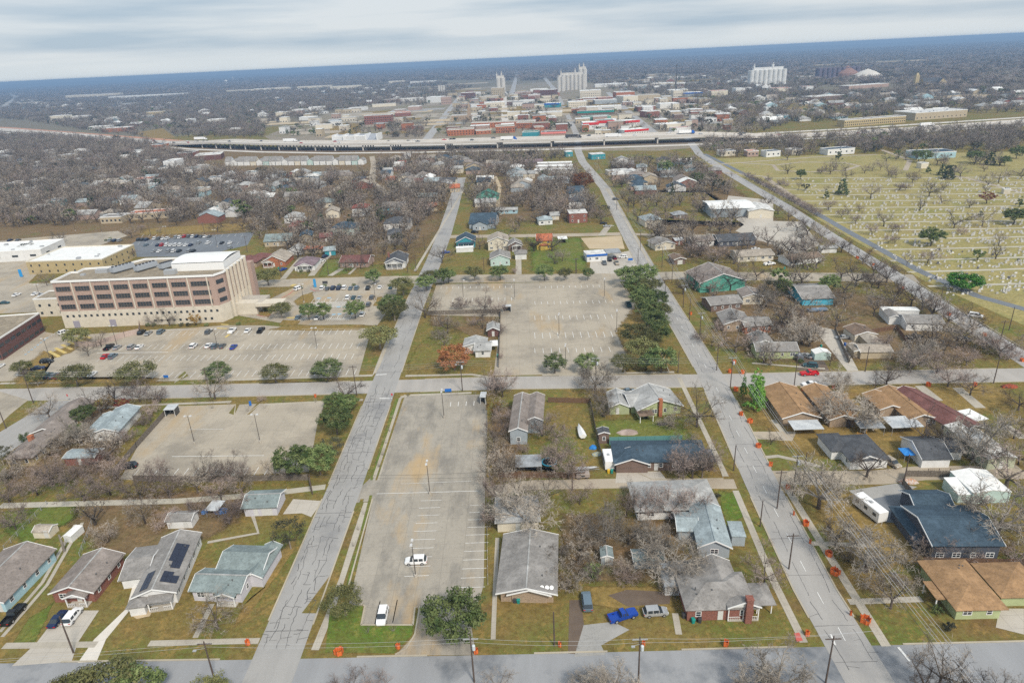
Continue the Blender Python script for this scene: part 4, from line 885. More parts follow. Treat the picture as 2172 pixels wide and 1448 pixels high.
# --- sidewalks, paths, kerbs
def path(pts, wd=1.4, m=None, z=.02, name='sidewalk'):
 _ZC[0] += 1; z += _ZC[0]*.0003-.004; b = MB(); ribbon(b, [W(*p) for p in pts], wd, z); return b.build(name, m or C_WALK, kind='structure')
for pts, wd in (([(8, 1369), (205, 1366)], 1.5), ([(316, 1364), (550, 1358)], 1.4), ([(414, 1352), (450, 1280)], 1.1), ([(668, 1378), (700, 1300), (778, 1065)], 1.5), ([(798, 1018), (850, 845), (862, 838)], 1.6),
    ([(1046, 1355), (1050, 1250), (1055, 1140)], .9), ([(1440, 1345), (1432, 1300)], 1.2), ([(1705, 1362), (1640, 1230), (1560, 1040)], 1.5), ([(1540, 1010), (1440, 800)], 1.4), ([(1660, 1020), (1760, 1180), (1880, 1370)], 1.7),
    ([(1720, 1152), (1840, 1156)], 1.4), ([(1800, 1276), (1955, 1270)], 1.5), ([(1620, 970), (1650, 967), (1700, 978), (1740, 990)], 1.4), ([(0, 813), (150, 810), (380, 806)], 1.5), ([(480, 806), (790, 796), (800, 780), (832, 700)], 1.5),
    ([(860, 797), (1000, 794), (1040, 800)], 1.4), ([(1150, 795), (1430, 789)], 1.4), ([(150, 868), (330, 858), (490, 852)], 1.4), ([(560, 858), (770, 848)], 1.4), ([(870, 838), (1000, 833)], 1.3),
    ([(1640, 890), (1660, 915)], 1.6), ([(1908, 820), (1940, 850)], 3.0), ([(1950, 818), (1990, 850)], 3.0), ([(2030, 822), (2080, 865)], 3.0), ([(2130, 900), (2172, 930)], 2.5), ([(440, 1150), (548, 1130), (535, 1090)], .9),
    ([(1605, 545), (1640, 560)], 4), ([(880, 575), (985, 400)], 1.5), ([(1290, 400), (1395, 590)], 1.4), ([(1100, 582), (1100, 550)], 3.0), ([(1275, 500), (1290, 480), (1300, 478)], 4), ([(1300, 420), (1285, 400)], 2),
    ([(700, 585), (725, 570)], 3), ([(740, 582), (755, 568)], 1.5), ([(660, 585), (690, 548), (700, 540)], 3.4), ([(600, 592), (640, 545)], 3.0), ([(1460, 497), (1560, 502)], 1.2), ([(160, 1112), (90, 1235), (0, 1340)], .8), ([(175, 1108), (100, 1240), (5, 1350)], .8),
    ([(1595, 770), (1750, 782)], 1.2)):
 path(pts, wd)
for pts in ([(1480, 352), (1600, 343), (1720, 334), (1860, 328)], [(1560, 345), (1640, 350), (1650, 362), (1720, 365), (1790, 362), (1822, 352), (1790, 345), (1700, 344), (1648, 350)], [(1990, 366), (2060, 380), (2172, 410)],
   [(1870, 318), (1930, 340), (1920, 362)], [(1540, 367), (1620, 374), (1700, 430)]):
 path(pts, 4, C_GRAVEL, .02, 'cemetery_path')
b = MB()
for i, (y0, y1) in enumerate(((378, 374), (390, 385), (402, 397), (414, 408), (427, 421), (441, 435), (456, 449), (472, 465), (489, 481), (508, 499), (530, 519), (553, 541), (577, 565), (607, 596))):
 x0 = 1630 + (y0-378)*1.48
 ribbon(b, [W(x0, y0), W((x0+2300)/2, (y0+y1)/2+1), W(2300, y1)], 2.2, .022)
b.build('cemetery_path', C_PATH, kind='structure')
def kerb(line, world=True, wd=.32):
 b = MB(); ribbon(b, [p if world else W(*p) for p in line], wd, 0.0, thick=.13); return b.build('kerb', C_KERB, kind='structure')
def off(line, s, y0, y1):
 q = [Vector(p) for p in line]; Lf, Rg = strip_pts(q, abs(s)*2); e = Lf if s > 0 else Rg; res = []
 for a, c in zip(e[:-1], e[1:]):
  n = max(1, int((c-a).length/6))
  for i in range(n):
   p = a.lerp(c, i/n)
   if y0 <= p.y <= y1: res.append((p.x, p.y))
 return res
def offx(line, s, x0, x1):
 q = [Vector(p) for p in line]; Lf, Rg = strip_pts(q, abs(s)*2); e = Lf if s > 0 else Rg; res = []
 for a, c in zip(e[:-1], e[1:]):
  n = max(1, int((c-a).length/6))
  for i in range(n):
   p = a.lerp(c, i/n)
   if x0 <= p.x <= x1: res.append((p.x, p.y))
 return res
for s, ys in ((4.6, ((99, 146), (150, 197), (215, 315))), (-4.6, ((99, 139), (152, 197), (214, 315)))):
 for y0, y1 in ys: kerb(off(RA, s, y0, y1))
for s, ys in ((4.2, ((97, 140), (148, 193), (209, 303), (325, 392), (408, 640))), (-4.2, ((97, 139), (147, 191), (207, 302), (323, 640)))):
 for y0, y1 in ys: kerb(off(RB, s, y0, y1))
for y0, y1 in ((100, 188), (202, 290)): kerb(off(RC, 4.9, y0, y1)); kerb(off(RC, -4.9, y0, y1))
for x0, x1 in ((-180, -100), (-88, -55), (-38, -16), (-1, 16), (26, 50), (64, 160)): kerb(offx(FR, 6.9, x0, x1))
for x0, x1 in ((-175, -62), (-95, -55), (-37, -10), (12, 55), (72, 160)):
 kerb(offx(MID, 4.9, x0, x1))
for x0, x1 in ((-160, -108), (-98, -56), (-37, -24), (-10, 55), (72, 160)): kerb(offx(MID, -4.9, x0, x1))
for x0, x1 in ((-120, -54), (-38, 60), (76, 160)): kerb(offx(TH, 6.4, x0, x1))
for line in ([(766, 1325), (876, 1325)], [(766, 1325), (774, 1285), (765, 1281)], [(876, 1325), (880, 1288), (890, 1285), (888, 1300), (880, 1345), (862, 1375), (838, 1388)], [(740, 1240), (790, 1058)], [(848, 845), (792, 1012)], [(850, 840), (890, 838)],
 [(354, 863), (500, 858), (497, 880)], [(522, 880), (552, 856)], [(562, 878), (575, 857), (690, 852), (676, 880)], [(1320, 600), (1350, 650), (1390, 720), (1420, 790)], [(1047, 796), (1160, 794), (1310, 791)], [(1090, 600), (1090, 610)], [(1132, 612), (1134, 601), (1275, 599), (1280, 612)],
 [(370, 812), (392, 795), (404, 786)], [(1355, 1003), (1382, 1016), (1534, 1015), (1530, 1000)], [(640, 698), (780, 697)], [(300, 741), (760, 742)]):
 kerb(line, False)
# --- grass islands and verges inside the lots
for pts, m in (([(690, 1383), (700, 1290), (740, 1282), (770, 1285), (766, 1324), (876, 1325), (875, 1345), (835, 1385)], G_GREEN), ([(838, 845), (846, 845), (790, 1018), (785, 1018)], G_GREEN), ([(852, 845), (858, 842), (800, 1018), (796, 1018)], G_LAWN),
 ([(497, 880), (485, 876), (500, 858), (508, 858)], G_LAWN), ([(522, 880), (530, 878), (552, 856), (545, 856)], G_LAWN), ([(690, 1300), (640, 1300), (700, 1220), (765, 1058), (772, 1058), (720, 1225)], G_LAWN), ([(735, 1240), (742, 1240), (790, 1050), (784, 1050)], G_GREEN),
 ([(400, 797), (385, 804), (376, 801), (392, 787)], G_LAWN), ([(640, 625), (665, 618), (670, 640), (630, 650), (620, 640)], G_DRY), ([(800, 630), (812, 628), (805, 650), (790, 650)], G_DRY), ([(545, 668), (560, 640), (590, 645), (570, 675)], G_DRY), ([(590, 690), (600, 678), (640, 680), (630, 690)], G_DRY),
 ([(100, 750), (140, 735), (185, 712), (200, 716), (150, 750), (110, 762)], G_DRY), ([(15, 816), (30, 800), (50, 770), (90, 740), (110, 750), (85, 790), (70, 806), (370, 804), (365, 815)], G_DRY), ([(560, 700), (600, 690), (780, 688), (775, 700), (660, 702)], G_DRY),
 ([(1300, 700), (1350, 640), (1390, 700), (1440, 788), (1320, 792), (1330, 760)], G_DRY)):
 sheet('grass_verge', [W(*p) for p in pts], m, .017, world=True, ragged=(m is G_DRY))
# --- markings
b = MB()
def rowlines(pl, pr, length, sp=2.75, wd=.17, dirv=(0, 1), n=None, mb=None):
 a = Vector(W(*pl)); c = Vector(W(*pr)); n = n or int((c-a).length/sp); d = Vector(dirv).normalized()
 for i in range(n+1):
  p = a.lerp(c, i/max(1, n)); ribbon(mb or b, [p, p+d*length], wd, .075)
for pl, pr in (((318, 713), (740, 709)), ((212, 743), (757, 739)), ((205, 767), (745, 762)), ((290, 803), (750, 796))): rowlines(pl, pr, 5.2)
for pl, pr, l_ in (((935, 613), (1085, 611), 3.5), ((1145, 612), (1272, 609), 3.5), ((960, 640), (1085, 638), 4.6), ((1135, 646), (1300, 643), 4), ((1135, 679), (1300, 676), 5), ((1135, 718), (1300, 715), 6), ((1135, 749), (1295, 746), 4.5)): rowlines(pl, pr, l_)
rowlines((280, 1012), (560, 1008), 4); rowlines((684, 616), (835, 612), 5); rowlines((660, 642), (790, 637), 5); rowlines((645, 678), (770, 674), 5); rowlines((140, 775), (75, 812), 3, dirv=(1, .1))
for x0, x1, ya, yb in ((880, 930, 1062, 1222), (985, 1015, 1072, 1246)):
 a = Vector(W(x0+12, ya)); c = Vector(W(x0-22 if x0 == 880 else x0-10, yb)); n = int((c-a).length/2.75)
 for i in range(n+1):
  p = a.lerp(c, i/n); ribbon(b, [p, p+Vector((5.2, -.05))], .12, .075)
ribbon(b, [W(799, 1047), W(1015, 1041)], .16, .075); ribbon(b, [W(850, 1026), W(1000, 1020)], .1, .075)
rowlines((955, 862), (1005, 860), 3, n=3); rowlines((833, 1320), (833, 1320), 6, n=1); rowlines((795, 1323), (795, 1323), 6, n=1)
ribbon(b, [W(318, 700), W(418, 699)], .3, .075); ribbon(b, [W(205, 749), W(357, 747)], .3, .075); ribbon(b, [W(365, 968), W(560, 966)], .2, .075); ribbon(b, [W(400, 911), W(473, 910)], .15, .075)
for x in range(300, 520, 14): ribbon(b, [W(x, 503), W(x+5, 497)], .12, .075); ribbon(b, [W(x-8, 520), W(x-3, 513)], .12, .075)
for i in range(24):                       # accessible bays by the hospital entrance
 ribbon(b, [W(662+i*3.4, 652), W(672+i*3.4, 640)], .22, .078)
for i in range(26): ribbon(b, [W(628+i*4.4, 679), W(634+i*4.4, 674)], .3, .078)
for i in range(14): ribbon(b, [W(42+i*6, 746-i*3), W(70+i*4.2, 742-i*3.2)], .12, .078)
# centre dashes on the right-hand street, stop lines
for y in range(93, 640, 9):
 p = None
 for q0, q1 in zip(RB[:-1], RB[1:]):
  if q0[1] <= y <= q1[1]: f = (y-q0[1])/(q1[1]-q0[1]); p = (q0[0]+(q1[0]-q0[0])*f, y)
 if p and not 196 < y < 208: ribbon(b, [p, (p[0]+.1, p[1]+3.2)], .14, .079)
ribbon(b, [W(805, 845), W(832, 845)], .5, .079); ribbon(b, [W(798, 795), W(820, 794)], .5, .079); ribbon(b, [W(1905, 1372), W(1930, 1402)], .45, .079); ribbon(b, [W(1762, 1345), W(1772, 1368)], .3, .079)
ribbon(b, [(-100, 88.9), (52, 85.6)], .08, .020)
ribbon(b, [W(0, 287), W(430, 299), W(900, 306)], .5, .05)
b.build('road_markings', M_LINE, kind='structure')
b = MB(); ribbon(b, [W(490, 706), W(478, 716)], 1.1, .081); ribbon(b, [W(460, 696), W(482, 697)], 1.0, .081); ribbon(b, [W(468, 688), W(485, 689)], 1.0, .081)
for i in range(6): ribbon(b, [W(104+i*13.5, 745-i*7), W(126+i*13.5, 757-i*8)], 1.3, .081)
ribbon(b, [W(608, 674), W(628, 674)], 1.6, .081); ribbon(b, [W(618, 607), W(626, 603)], 2.2, .081); b.build('yellow_markings', M_LINEY, kind='structure')
b = MB()
for x, y in ((676, 633), (698, 632), (718, 651), (732, 651), (690, 651), (708, 667), (720, 666), (746, 665), (663, 651), (642, 666)): ribbon(b, [W(x-4, y), W(x+4, y)], 1.6, .081)
for i in range(8): ribbon(b, [W(52+i*6.5, 752-i*5), W(57+i*6.5, 751-i*5)], 1.0, .081)
b.build('blue_markings', M_LINEB, kind='structure')
b = MB()
def arc(c, r, a0, a1, wd, n=14): ribbon(b, [(c[0]+r*math.cos(R_(a0+(a1-a0)*i/n)), c[1]+r*math.sin(R_(a0+(a1-a0)*i/n))) for i in range(n+1)], wd, .084)
c0 = W(575, 625); c1 = W(562, 668); ribbon(b, [W(560, 636), W(590, 636), W(612, 625), W(628, 612)], .5, .084); ribbon(b, [W(545, 668), W(560, 672), W(575, 668)], .5, .084); ribbon(b, [W(658, 612), W(668, 617), W(680, 616)], .5, .084)
b.build('red_kerb_paint', mat('red_kerb_paint', (.55, .14, .12), .8, (.4, .2, .17), 1), kind='structure')
# --- tar-sealed cracks
def wander(mb, r, x, y, dx, dy, n, st, wd, jit, z):
 P = [(x, y)]
 for i in range(n):
  x += dx*st + r.uniform(-jit, jit); y += dy*st + r.uniform(-jit, jit)*.6; P.append((x, y))
 for i in range(n): ribbon(mb, P[i:i+2], wd*r.uniform(.5, 1.3), z)
 return P
def road_x(line, y):
 for q0, q1 in zip(line[:-1], line[1:]):
  if q0[1] <= y <= q1[1]: return q0[0]+(q1[0]-q0[0])*(y-q0[1])/(q1[1]-q0[1])
 return line[-1][0]
def tar(line, hw, y0, y1, lanes, cross, seed, jit, wd, br, z):
 r = random.Random(seed); b = MB(); y = y0
 for ln in lanes:
  y = y0+r.uniform(0, 3)
  while y < y1:
   n = r.randint(3, 14); x = road_x(line, y)+ln+r.uniform(-.35, .35)
   P = wander(b, r, x, y, (road_x(line, y+6)-road_x(line, y))/6, 1, n, .8, wd*r.uniform(.7, 1.2), jit, z)
   for p in P:
    if r.random() < br: wander(b, r, p[0], p[1], r.choice((-1, 1)), r.uniform(-.4, .4), r.randint(1, 3), .7, wd*.8, jit*.7, z+.0006)
   y += n*.8+r.uniform(.2, 3.5)
 y = y0+r.uniform(2, 6)
 while y < y1: wander(b, r, road_x(line, y)-hw, y, 1, -.02, int(hw*2/.9), .93, wd, .08, z+.001); y += cross*r.uniform(.7, 1.3)
 return b.build('crack_sealant', M_TAR, kind='structure')
M_TAR = mat('tar', (.085, .086, .09), .6)
tar(RA, 4.3, 96, 200, (-3.1, -2.4, -.6, 1.3, 2.5), 34, 1, .28, .10, .22, .066)
tar(RA, 4.3, 212, 330, (-2.6, 1.6), 60, 2, .3, .09, .1, .066)
tar(RB, 4.0, 86, 196, (-2.0, 2.6), 11, 3, .14, .075, .05, .066); tar(RB, 4.0, 206, 420, (-2.2, 2.2), 16, 4, .14, .08, .03, .066)
lot('red_ramp', [(1684, 1343), (1695, 1341), (1703, 1358), (1690, 1361)], mat('red_paver', (.50, .12, .10), .8), .05, False)
# ------------------------------------------------------------------ near houses
def dishes(root, x, y, z):
 b = MB(); b.lathe([(.04, 0), (.34, .06), (.42, .14)], 10); c_ = b.build('satellite_dish', M_TRIM, root, loc=(x, y, z)); c_.rotation_euler = (R_(50), 0, 0)
 b = MB(); b.tube((x, y, z-.8), (x, y, z+.05), .03, .03, 5); b.build('dish_mount', M_METAL, root)
def g_solar(root, w, d, h):
 # panels lie on the right and left slopes of the main ridge (pitch .36)
 p = .36; ps = MB()
 def panel(u0, u1, v0, v1, side):        # u: distance from ridge, v: along y
  n = max(1, round((u1-u0)/1.05)); k = max(1, round((v1-v0)/1.7))
  for i in range(n):
   for j in range(k):
    a0 = u0+(u1-u0)*i/n+.02; a1 = u0+(u1-u0)*(i+1)/n-.02; b0 = v0+(v1-v0)*j/k+.02; b1 = v0+(v1-v0)*(j+1)/k-.02
    q = []
    for zz in (.26, .31):
     for u, v in ((a0, b0), (a1, b0), (a1, b1), (a0, b1)): q.append((w/2+side*u, v, h+p*w/2-p*u+zz))
    ps.hexa(q if side > 0 else [q[1], q[0], q[3], q[2], q[5], q[4], q[7], q[6]])
 for g in (((.7, 2.6, 2.0, 5.2, 1), (2.6, 3.8, 2.0, 4.2, 1)), ((1.4, 3.2, 6.4, 8.4, 1), (.6, 3.2, 8.4, 14.2, 1)), ((1.3, 3.0, .6, 6.0, -1),)):
  ps.v, ps.f, ps.m = [], [], []
  for q_ in g: panel(*q_)
  ps.build('solar_panel', M_SOLAR, root)
house((291, 1289), (378, 1277), 18.5, 2.9, 'gy', .36, 'white', 'grey', ov=.45, door=.55, win='r', wings=[(-4.8, 6.5, 4.8, 10, 2.5, 'gx', .22), (-.4, -2.2, 2.9, 2.8, 2.3, 'hip', .35)], porch=(3.0, 4.6, 1.9, 2.7, 'shed'), extra=g_solar,
 label='long white bungalow with black solar panels on its grey roof', short='the solar panel house', steps=False)
house(None, (16, 1297), 15.5, 2.8, 'gy', .36, 'blue', 'brown', w=11.5, win='rb', garage=(3, 6.5, 9.5), nodoor=True, label='light blue house with grey-brown roof at the left edge', short='the light blue house')
house((118, 1277), (204, 1275), (267, 1197), 2.7, 'gy', .36, 'brick', 'brown', win='fr', door=.62, wings=[(7.2, 4.0, 1.3, 6.5, 2.6, 'shed', .05)], porch=(3.6, 4.2, 1.7, 2.6, 'gy'), label='red brick house with grey roof behind two parked cars', short='the red brick house')
house((413, 1273), (514, 1277), 6.0, 2.9, 'gx', .42, 'pale', 'teal', win='fr', door=.3, wings=[(2.6, 6.0, 9.5, 7.5, 2.9, 'gx', .4), (9.6, 4.5, 3.2, 9.5, 2.9, 'gy', .5)], porch=(5.6, 4.0, 1.4, 2.6, 'gy'), label='pale lilac house with a cross-gabled grey-green roof', short='the pale lilac house')
house((521, 1095), (589, 1092), (603.5, 1058), 2.7, 'gx', .36, 'pale', 'teal', win='', door=.35, garage=(5.4,), label='pale garage with a grey-green roof near the street', short='the pale garage', cat='garage', name='garage')
house((357, 1121), (409, 1119), 3.6, 2.2, 'gx', .35, 'white', 'grey', win='f', door=.75, ov=.25, vents=0, label='small white shed with a grey roof behind the solar panel house', cat='shed', name='shed', short='the small white shed')
house((73, 1141), (108, 1141), 3.0, 1.7, 'gx', .5, 'cream', 'beige', win='', door=.8, ov=.1, vents=0, label='cream barn-roofed garden shed on green lawn', cat='shed', name='shed', short='the cream garden shed')
house((138, 1149), (154, 1150), 4.0, 1.6, 'gy', .12, 'white', 'white', win='', nodoor=True, ov=.05, vents=0, trim=False, label='small white box trailer parked beside a dead trunk', cat='trailer', name='box_trailer')
house((1063, 1275), (1174, 1277), 16.5, 2.8, 'gy', .25, 'tanbrick', 'grey', win='', door=.5, ov=.9, wings=[(2.2, -.2, 7, 3, 2.75, 'gy', .3)], extra=lambda r, w, d, h: [dishes(r, x, .4, 3.4) for x in (w-2.2, w-1.2, w-.3)], label='tan brick duplex with a big grey roof and three satellite dishes', short='the tan brick duplex')
house((1352, 1103), (1519, 1096), 10.5, 2.8, 'hip', .25, 'white', 'light', win='f', door=None, ov=.7, sp=5, label='long low white house under a wide pale grey roof', short='the long pale-roofed house')
house((1056, 1128), (1142, 1124), 9, 2.8, 'gx', .2, 'cream', 'light', win='', door=.5, label='flat-looking pale-roofed house hidden behind a wide bare tree')
house((1482, 1181), (1546, 1183), 13.5, 3.0, 'gy', .5, 'grey', 'paleblue', win='fr', door=None, wings=[(-3.6, 5.5, 4, 6, 2.7, 'gx', .3), (7.5, 4, 2.8, 5, 2.5, 'flat', 0)], ov=.5, label='slate blue gabled house with a pale blue-grey roof', short='the slate blue gabled house')
house((1457, 1316), (1597, 1312), 9.0, 2.9, 'hip', .42, 'brick', 'grey', win='fr', door=.5, wings=[(4.5, 5.0, 6.5, 7.5, 2.9, 'gy', .5), (13.4, 1.2, 3.0, 5.0, 2.5, 'hip', .3, 'open'), (-1.2, 8.8, 5.2, 4.5, 2.5, 'hip', .35)], chim=(11.2, -.55, 5.6, 1.2, 'brick'), porch=(7.5, 5.8, .5, 3.4, 'gy'),
 label='red brick and white house with tall front chimney', short='the chimneyed brick house', vents=3)
house((1410, 1262), (1452, 1262), 6, 2.2, 'shed', .08, 'white', 'stained', win='', door=.5, ov=.2, vents=0, label='low cluttered lean-to shed left of the chimneyed brick house', cat='shed', name='shed')
house((1275, 1198), (1300, 1198), 3.0, 2.0, 'gy', .4, 'grey', 'teal', win='', door=.5, ov=.15, vents=0, label='tiny grey shed under bare trees', cat='shed', name='shed', short='the tiny grey shed')
house((1345, 1206), (1408, 1204), 3.4, 2.1, 'gx', .25, 'grey', 'teal', win='', door=.3, ov=.25, vents=0, label='long low grey shed under a wide bare tree', cat='shed', name='shed')
house((1083, 942), (1118, 942), 21, 4.4, 'gy', .42, 'grey', 'brown', win='f', door=None, ov=.4, wings=[(4.55, 6.2, 4.2, 15, 4.4, 'gy', .45), (0, 0, .01, .01, .1, 'flat', 0)][:1], label='tall grey-blue house with wooden gables and grey-brown roof', short='the wooden-gabled house')
house((1293, 879), (1331, 872), 9.5, 2.5, 'gy', .45, 'sage', 'light', win='', door=.4, ov=.3, label='small pale green garage with a silvery roof', cat='garage', name='garage', short='the small green garage')
house((1354, 886), (1443, 876), 10, 2.9, 'gy', .4, 'lime', 'light', win='f', door=None, ov=.7, chim=(6.5, -.4, 5.6, 1.0, 'orange'), wings=[(-1.2, 3, 5, 9, 2.7, 'gx', .3), (-.6, -3.2, 4.2, 3.2, 2.2, 'flat', 0, 'open', 'wood')], label='lime green house with pale grey roof and orange brick chimney', short='the lime green house')
house((1304, 998), (1499, 997), 9.8, 2.8, 'hip', .32, 'brown', 'blue', win='f', door=.45, garage=(2.2, 5.6), wings=[(.3, -1.0, 8.0, 5, 2.8, 'gy', .36), (18.5, -.02, 6.5, 5, 2.85, 'hip', .3)], label='long brown ranch house with slate blue roof and double garage', short='the blue-roofed ranch house', vents=3)
house((1270, 941), (1292, 940), 2.6, 3.2, 'gy', .35, 'brown', 'dark', win='f', nodoor=True, ov=.25, vents=0, label='raised wooden playhouse with two small square windows', cat='playhouse', name='playhouse', short='the wooden playhouse')
house((1660, 903), (1735, 901), 18.5, 2.7, 'gy', .34, 'tanbrick', 'tan', win='l', door=None, ov=.6, label='orange-tan roofed brick duplex nearest the right-hand street', short='the first tan-roofed duplex')
house((1759, 906), (1812, 904), 19.5, 2.7, 'gy', .34, 'tanbrick', 'tan', win='l', door=None, ov=.6, wings=[(5.0, 5, 5, 9, 2.6, 'gy', .3)], label='orange-tan roofed brick duplex behind the big pale tree', short='the second tan-roofed duplex')
house((1925, 906), (1980, 903), 17.5, 2.7, 'gy', .34, 'tanbrick', 'tan', win='fl', door=None, ov=.6, wings=[(-4.5, 6.5, 6, 9, 2.7, 'gy', .34)], label='orange-tan roofed brick duplex beside the dark red roof', short='the third tan-roofed duplex')
house((2031, 936), (2085, 925), 24, 2.8, 'gy', .36, 'gold', 'dred', win='lf', door=None, ov=.6, wings=[(6.0, 3.5, 7, 6, 2.6, 'flat', 0, 'gold', 'white')], label='long yellow house with a dark red shingle roof', short='the dark red roof')
house((2091, 996), (2150, 992), 17, 3.0, 'gy', .22, 'olive', 'dirty', win='l', door=.5, ov=.2, trim=False, vents=0, label='long pale green building with a peeling white metal roof', cat='building', name='outbuilding', short='the long white metal roof')
house((1953, 992), (2012, 991), 10.5, 2.7, 'gx', .36, 'white', 'dark', win='', door=None, ov=.4, wings=[(6.6, 3.4, 5.0, 6.2, 2.6, 'gx', .3)], label='white garage building with charcoal roof beside a blue canopy', short='the white dark-roofed garage')
house((1802, 996), (1880, 992), 11.5, 2.8, 'hip', .36, 'white', 'dark', win='fl', door=None, ov=.5, wings=[(1.2, -.03, 6.0, 4, 2.8, 'gy', .4), (-2.5, 5, 5, 8, 2.7, 'hip', .4)], label='white house with a charcoal hipped roof and front gable', short='the white charcoal-roofed house')
house((2060, 1068), (2139, 1065), 9, 2.8, 'gy', .16, 'mint', 'white', win='', door=.4, ov=.1, trim=False, vents=0, wings=[(-3, 0.5, 3, 6, 2.2, 'shed', .1, 'mint', 'white')], label='pale metal workshop with a bright white roof by the right edge', cat='workshop', name='workshop', short='the white-roofed workshop')
house((1972, 1190), (2113, 1190), 12.5, 4.4, 'gx', .3, 'dark', 'blue', win='f', door=None, ov=.6, wings=[(-1.5, 2.5, 9, 12, 2.7, 'hip', .2), (3.2, 12.2, 7.5, 8, 3.2, 'gx', .45)], vents=3, label='large charcoal house with deep slate blue roofs', short='the large charcoal house')
house((2025, 1313), (2118, 1311), 12.0, 2.8, 'hip', .32, 'lime', 'tan', win='f', door=None, ov=.8, wings=[(10, 3.0, 8, 8, 2.7, 'hip', .3), (-2.4, 2.5, 3.2, 4.5, 2.5, 'flat', 0, 'open', 'tan')], vents=3, label='green house with orange-tan hipped roof in the lower right corner', short='the green tan-roofed house')
house((1604, 761), (1691, 760), 7.5, 2.9, 'gx', .42, 'lime', 'grey', win='f', door=None, ov=.4, wings=[(1.0, 6.5, 6.5, 9, 2.9, 'gy', .42)], label='pale lime green house with grey roof near the pines', short='the pale lime house')
house((1727, 764), (1761, 763), 3.6, 2.3, 'gy', .3, 'mint', 'white', win='', nodoor=True, ov=.1, vents=0, trim=False, label='small white metal shed by the pale lime house', cat='shed', name='shed')
house((1824, 761), (1890, 760), 7, 2.5, 'gx', .3, 'tan', 'beige', win='', door=None, ov=.3, wings=[(-1.8, 1, 3, 6, 2.4, 'gy', .3), (5.5, 4, 5, 12, 2.5, 'gy', .3)], label='low tan garage block with two beige roofs', short='the tan garage block', vents=0)
house((1812, 725), (1858, 722), 8, 2.5, 'gy', .3, 'cream', 'wood', win='', door=None, ov=.3, label='cream garage with brown roof beside a parked silver car', cat='garage', name='garage')
house((1921, 701), (1998, 702), 9, 3.0, 'gx', .3, 'white', 'grey', win='f', door=.5, ov=.4, wings=[(-4, 6, 4, 7, 3.0, 'gy', .4), (-4, 13, 13, 4, 3.1, 'flat', 0, 'white', 'white')], label='white house with grey roof and flat white rear roof', short='the white house by the diagonal street')
house((1702, 648), (1756, 640), 19, 3.0, 'gx', .22, 'sky', 'grey', win='', door=None, ov=.6, label='broad grey-roofed house with a blue front wall', short='the broad grey roof')
house((1484, 621), (1579, 614), 18, 4.5, 'gy', .35, 'green', 'brown', win='', door=None, ov=.5, sp=8, label='sea green barn-like building at the corner', cat='building', name='hall', short='the sea green building')
house((1508, 662), (1572, 656), 10, 3, 'gx', .3, 'brown', 'grey', win='f', door=None, label='low brown house behind the sea green building')
house((1535, 703), (1592, 702), 12, 3, 'gy', .35, 'tanbrick', 'grey', win='f', door=None, wings=[(6, 2, 8, 6, 2.8, 'gx', .3)], label='tan house with grey gabled roof left of the ivy-covered tree')
house((1580, 708), (1634, 704), 8, 3, 'gx', .35, 'orange', 'grey', win='f', door=.5, label='orange brick front and grey roof left of the long driveway', short='the orange brick front')
house((1575, 646), (1610, 640), 9, 3.5, 'gy', .3, 'cream', 'brown', win='f', door=None, label='cream house with two roofs beside the ivy-covered tree')
house((1672, 564), (1742, 556), 9, 2.8, 'gx', .3, 'white', 'wood', win='f', door=.5, label='white ranch house with brown roof facing the cross street', short='the white ranch house')
house((1742, 537), (1774, 536), 5, 2.6, 'gx', .3, 'white', 'light', win='', door=.5, label='white garage with a pale roof behind the white ranch house', cat='garage', name='garage')
house((1565, 556), (1640, 552), 12, 2.8, 'gx', .25, 'cream', 'beige', win='f', door=.5, label='wide beige-roofed house with a cluttered driveway')
house((1430, 562), (1453, 560), 8, 2.8, 'gy', .3, 'brown', 'wood', win='', door=None, garage=(3,), label='brown garage with brown roof by the right-hand street')
house((1470, 525), (1514, 521), 9, 3.2, 'gx', .35, 'white', 'brown', win='f', door=.5, label='white house with brown roof right of the crossroads', short='the white brown-roofed house')
house((1390, 532), (1432, 528), 11, 3, 'gy', .3, 'cream', 'grey', win='f', door=.5, label='cream house with wide grey roof right of the crossroads')
house((1433, 520), (1448, 519), 6, 2.6, 'gx', .2, 'orange', 'silver', win='', door=.5, label='tiny orange shed with a silver roof', cat='shed', name='shed')
house((1524, 524), (1602, 520), 13, 3, 'gx', .35, 'dark', 'dark', win='f', door=.5, label='dark house with charcoal roof left of the bus', short='the charcoal roof by the depot')
house((1009, 758), (1038, 761), 8, 2.8, 'gx', .3, 'white', 'light', win='fr', door=.3, wings=[(-4.6, 4, 8, 7, 2.8, 'gy', .3)], label='white house with pale grey roof beside the rust-leaved oak', short='the white house by the rust-leaved oak')
house((1035, 714), (1058, 713), 6, 2.8, 'gy', .5, 'dkred', 'light', win='', door=.5, label='dark red garage with a pale grey roof', cat='garage', name='garage', short='the dark red garage')
house((1245, 556), (1287, 553), 9, 3.6, 'flat', 0, 'white', 'dirty', win='f', door=.75, label='white workshop with blue band and grey-stained flat roof', cat='garage', name='repair_shop', short='the repair shop', trim=False, extra=lambda r, w, d, h: (lambda b: (b.box(-.25, -.32, h-.7, w+.25, -.16, h+.35), b.build('blue_band', M_BLUEP, r)))(MB()))
house((1139, 530), (1171, 529), 11, 5.2, 'gx', .45, 'yellow', 'terra', win='fl', door=.5, wings=[(2, -1.5, 4, 3, 2.8, 'hip', .3)], label='bright yellow two-storey house with terracotta roof', short='the yellow house')
house((1036, 532), (1078, 530), 12, 5.4, 'gy', .4, 'cream', 'beige', win='f', door=.5, label='cream two-storey house with beige gabled roof', short='the cream two-storey house')
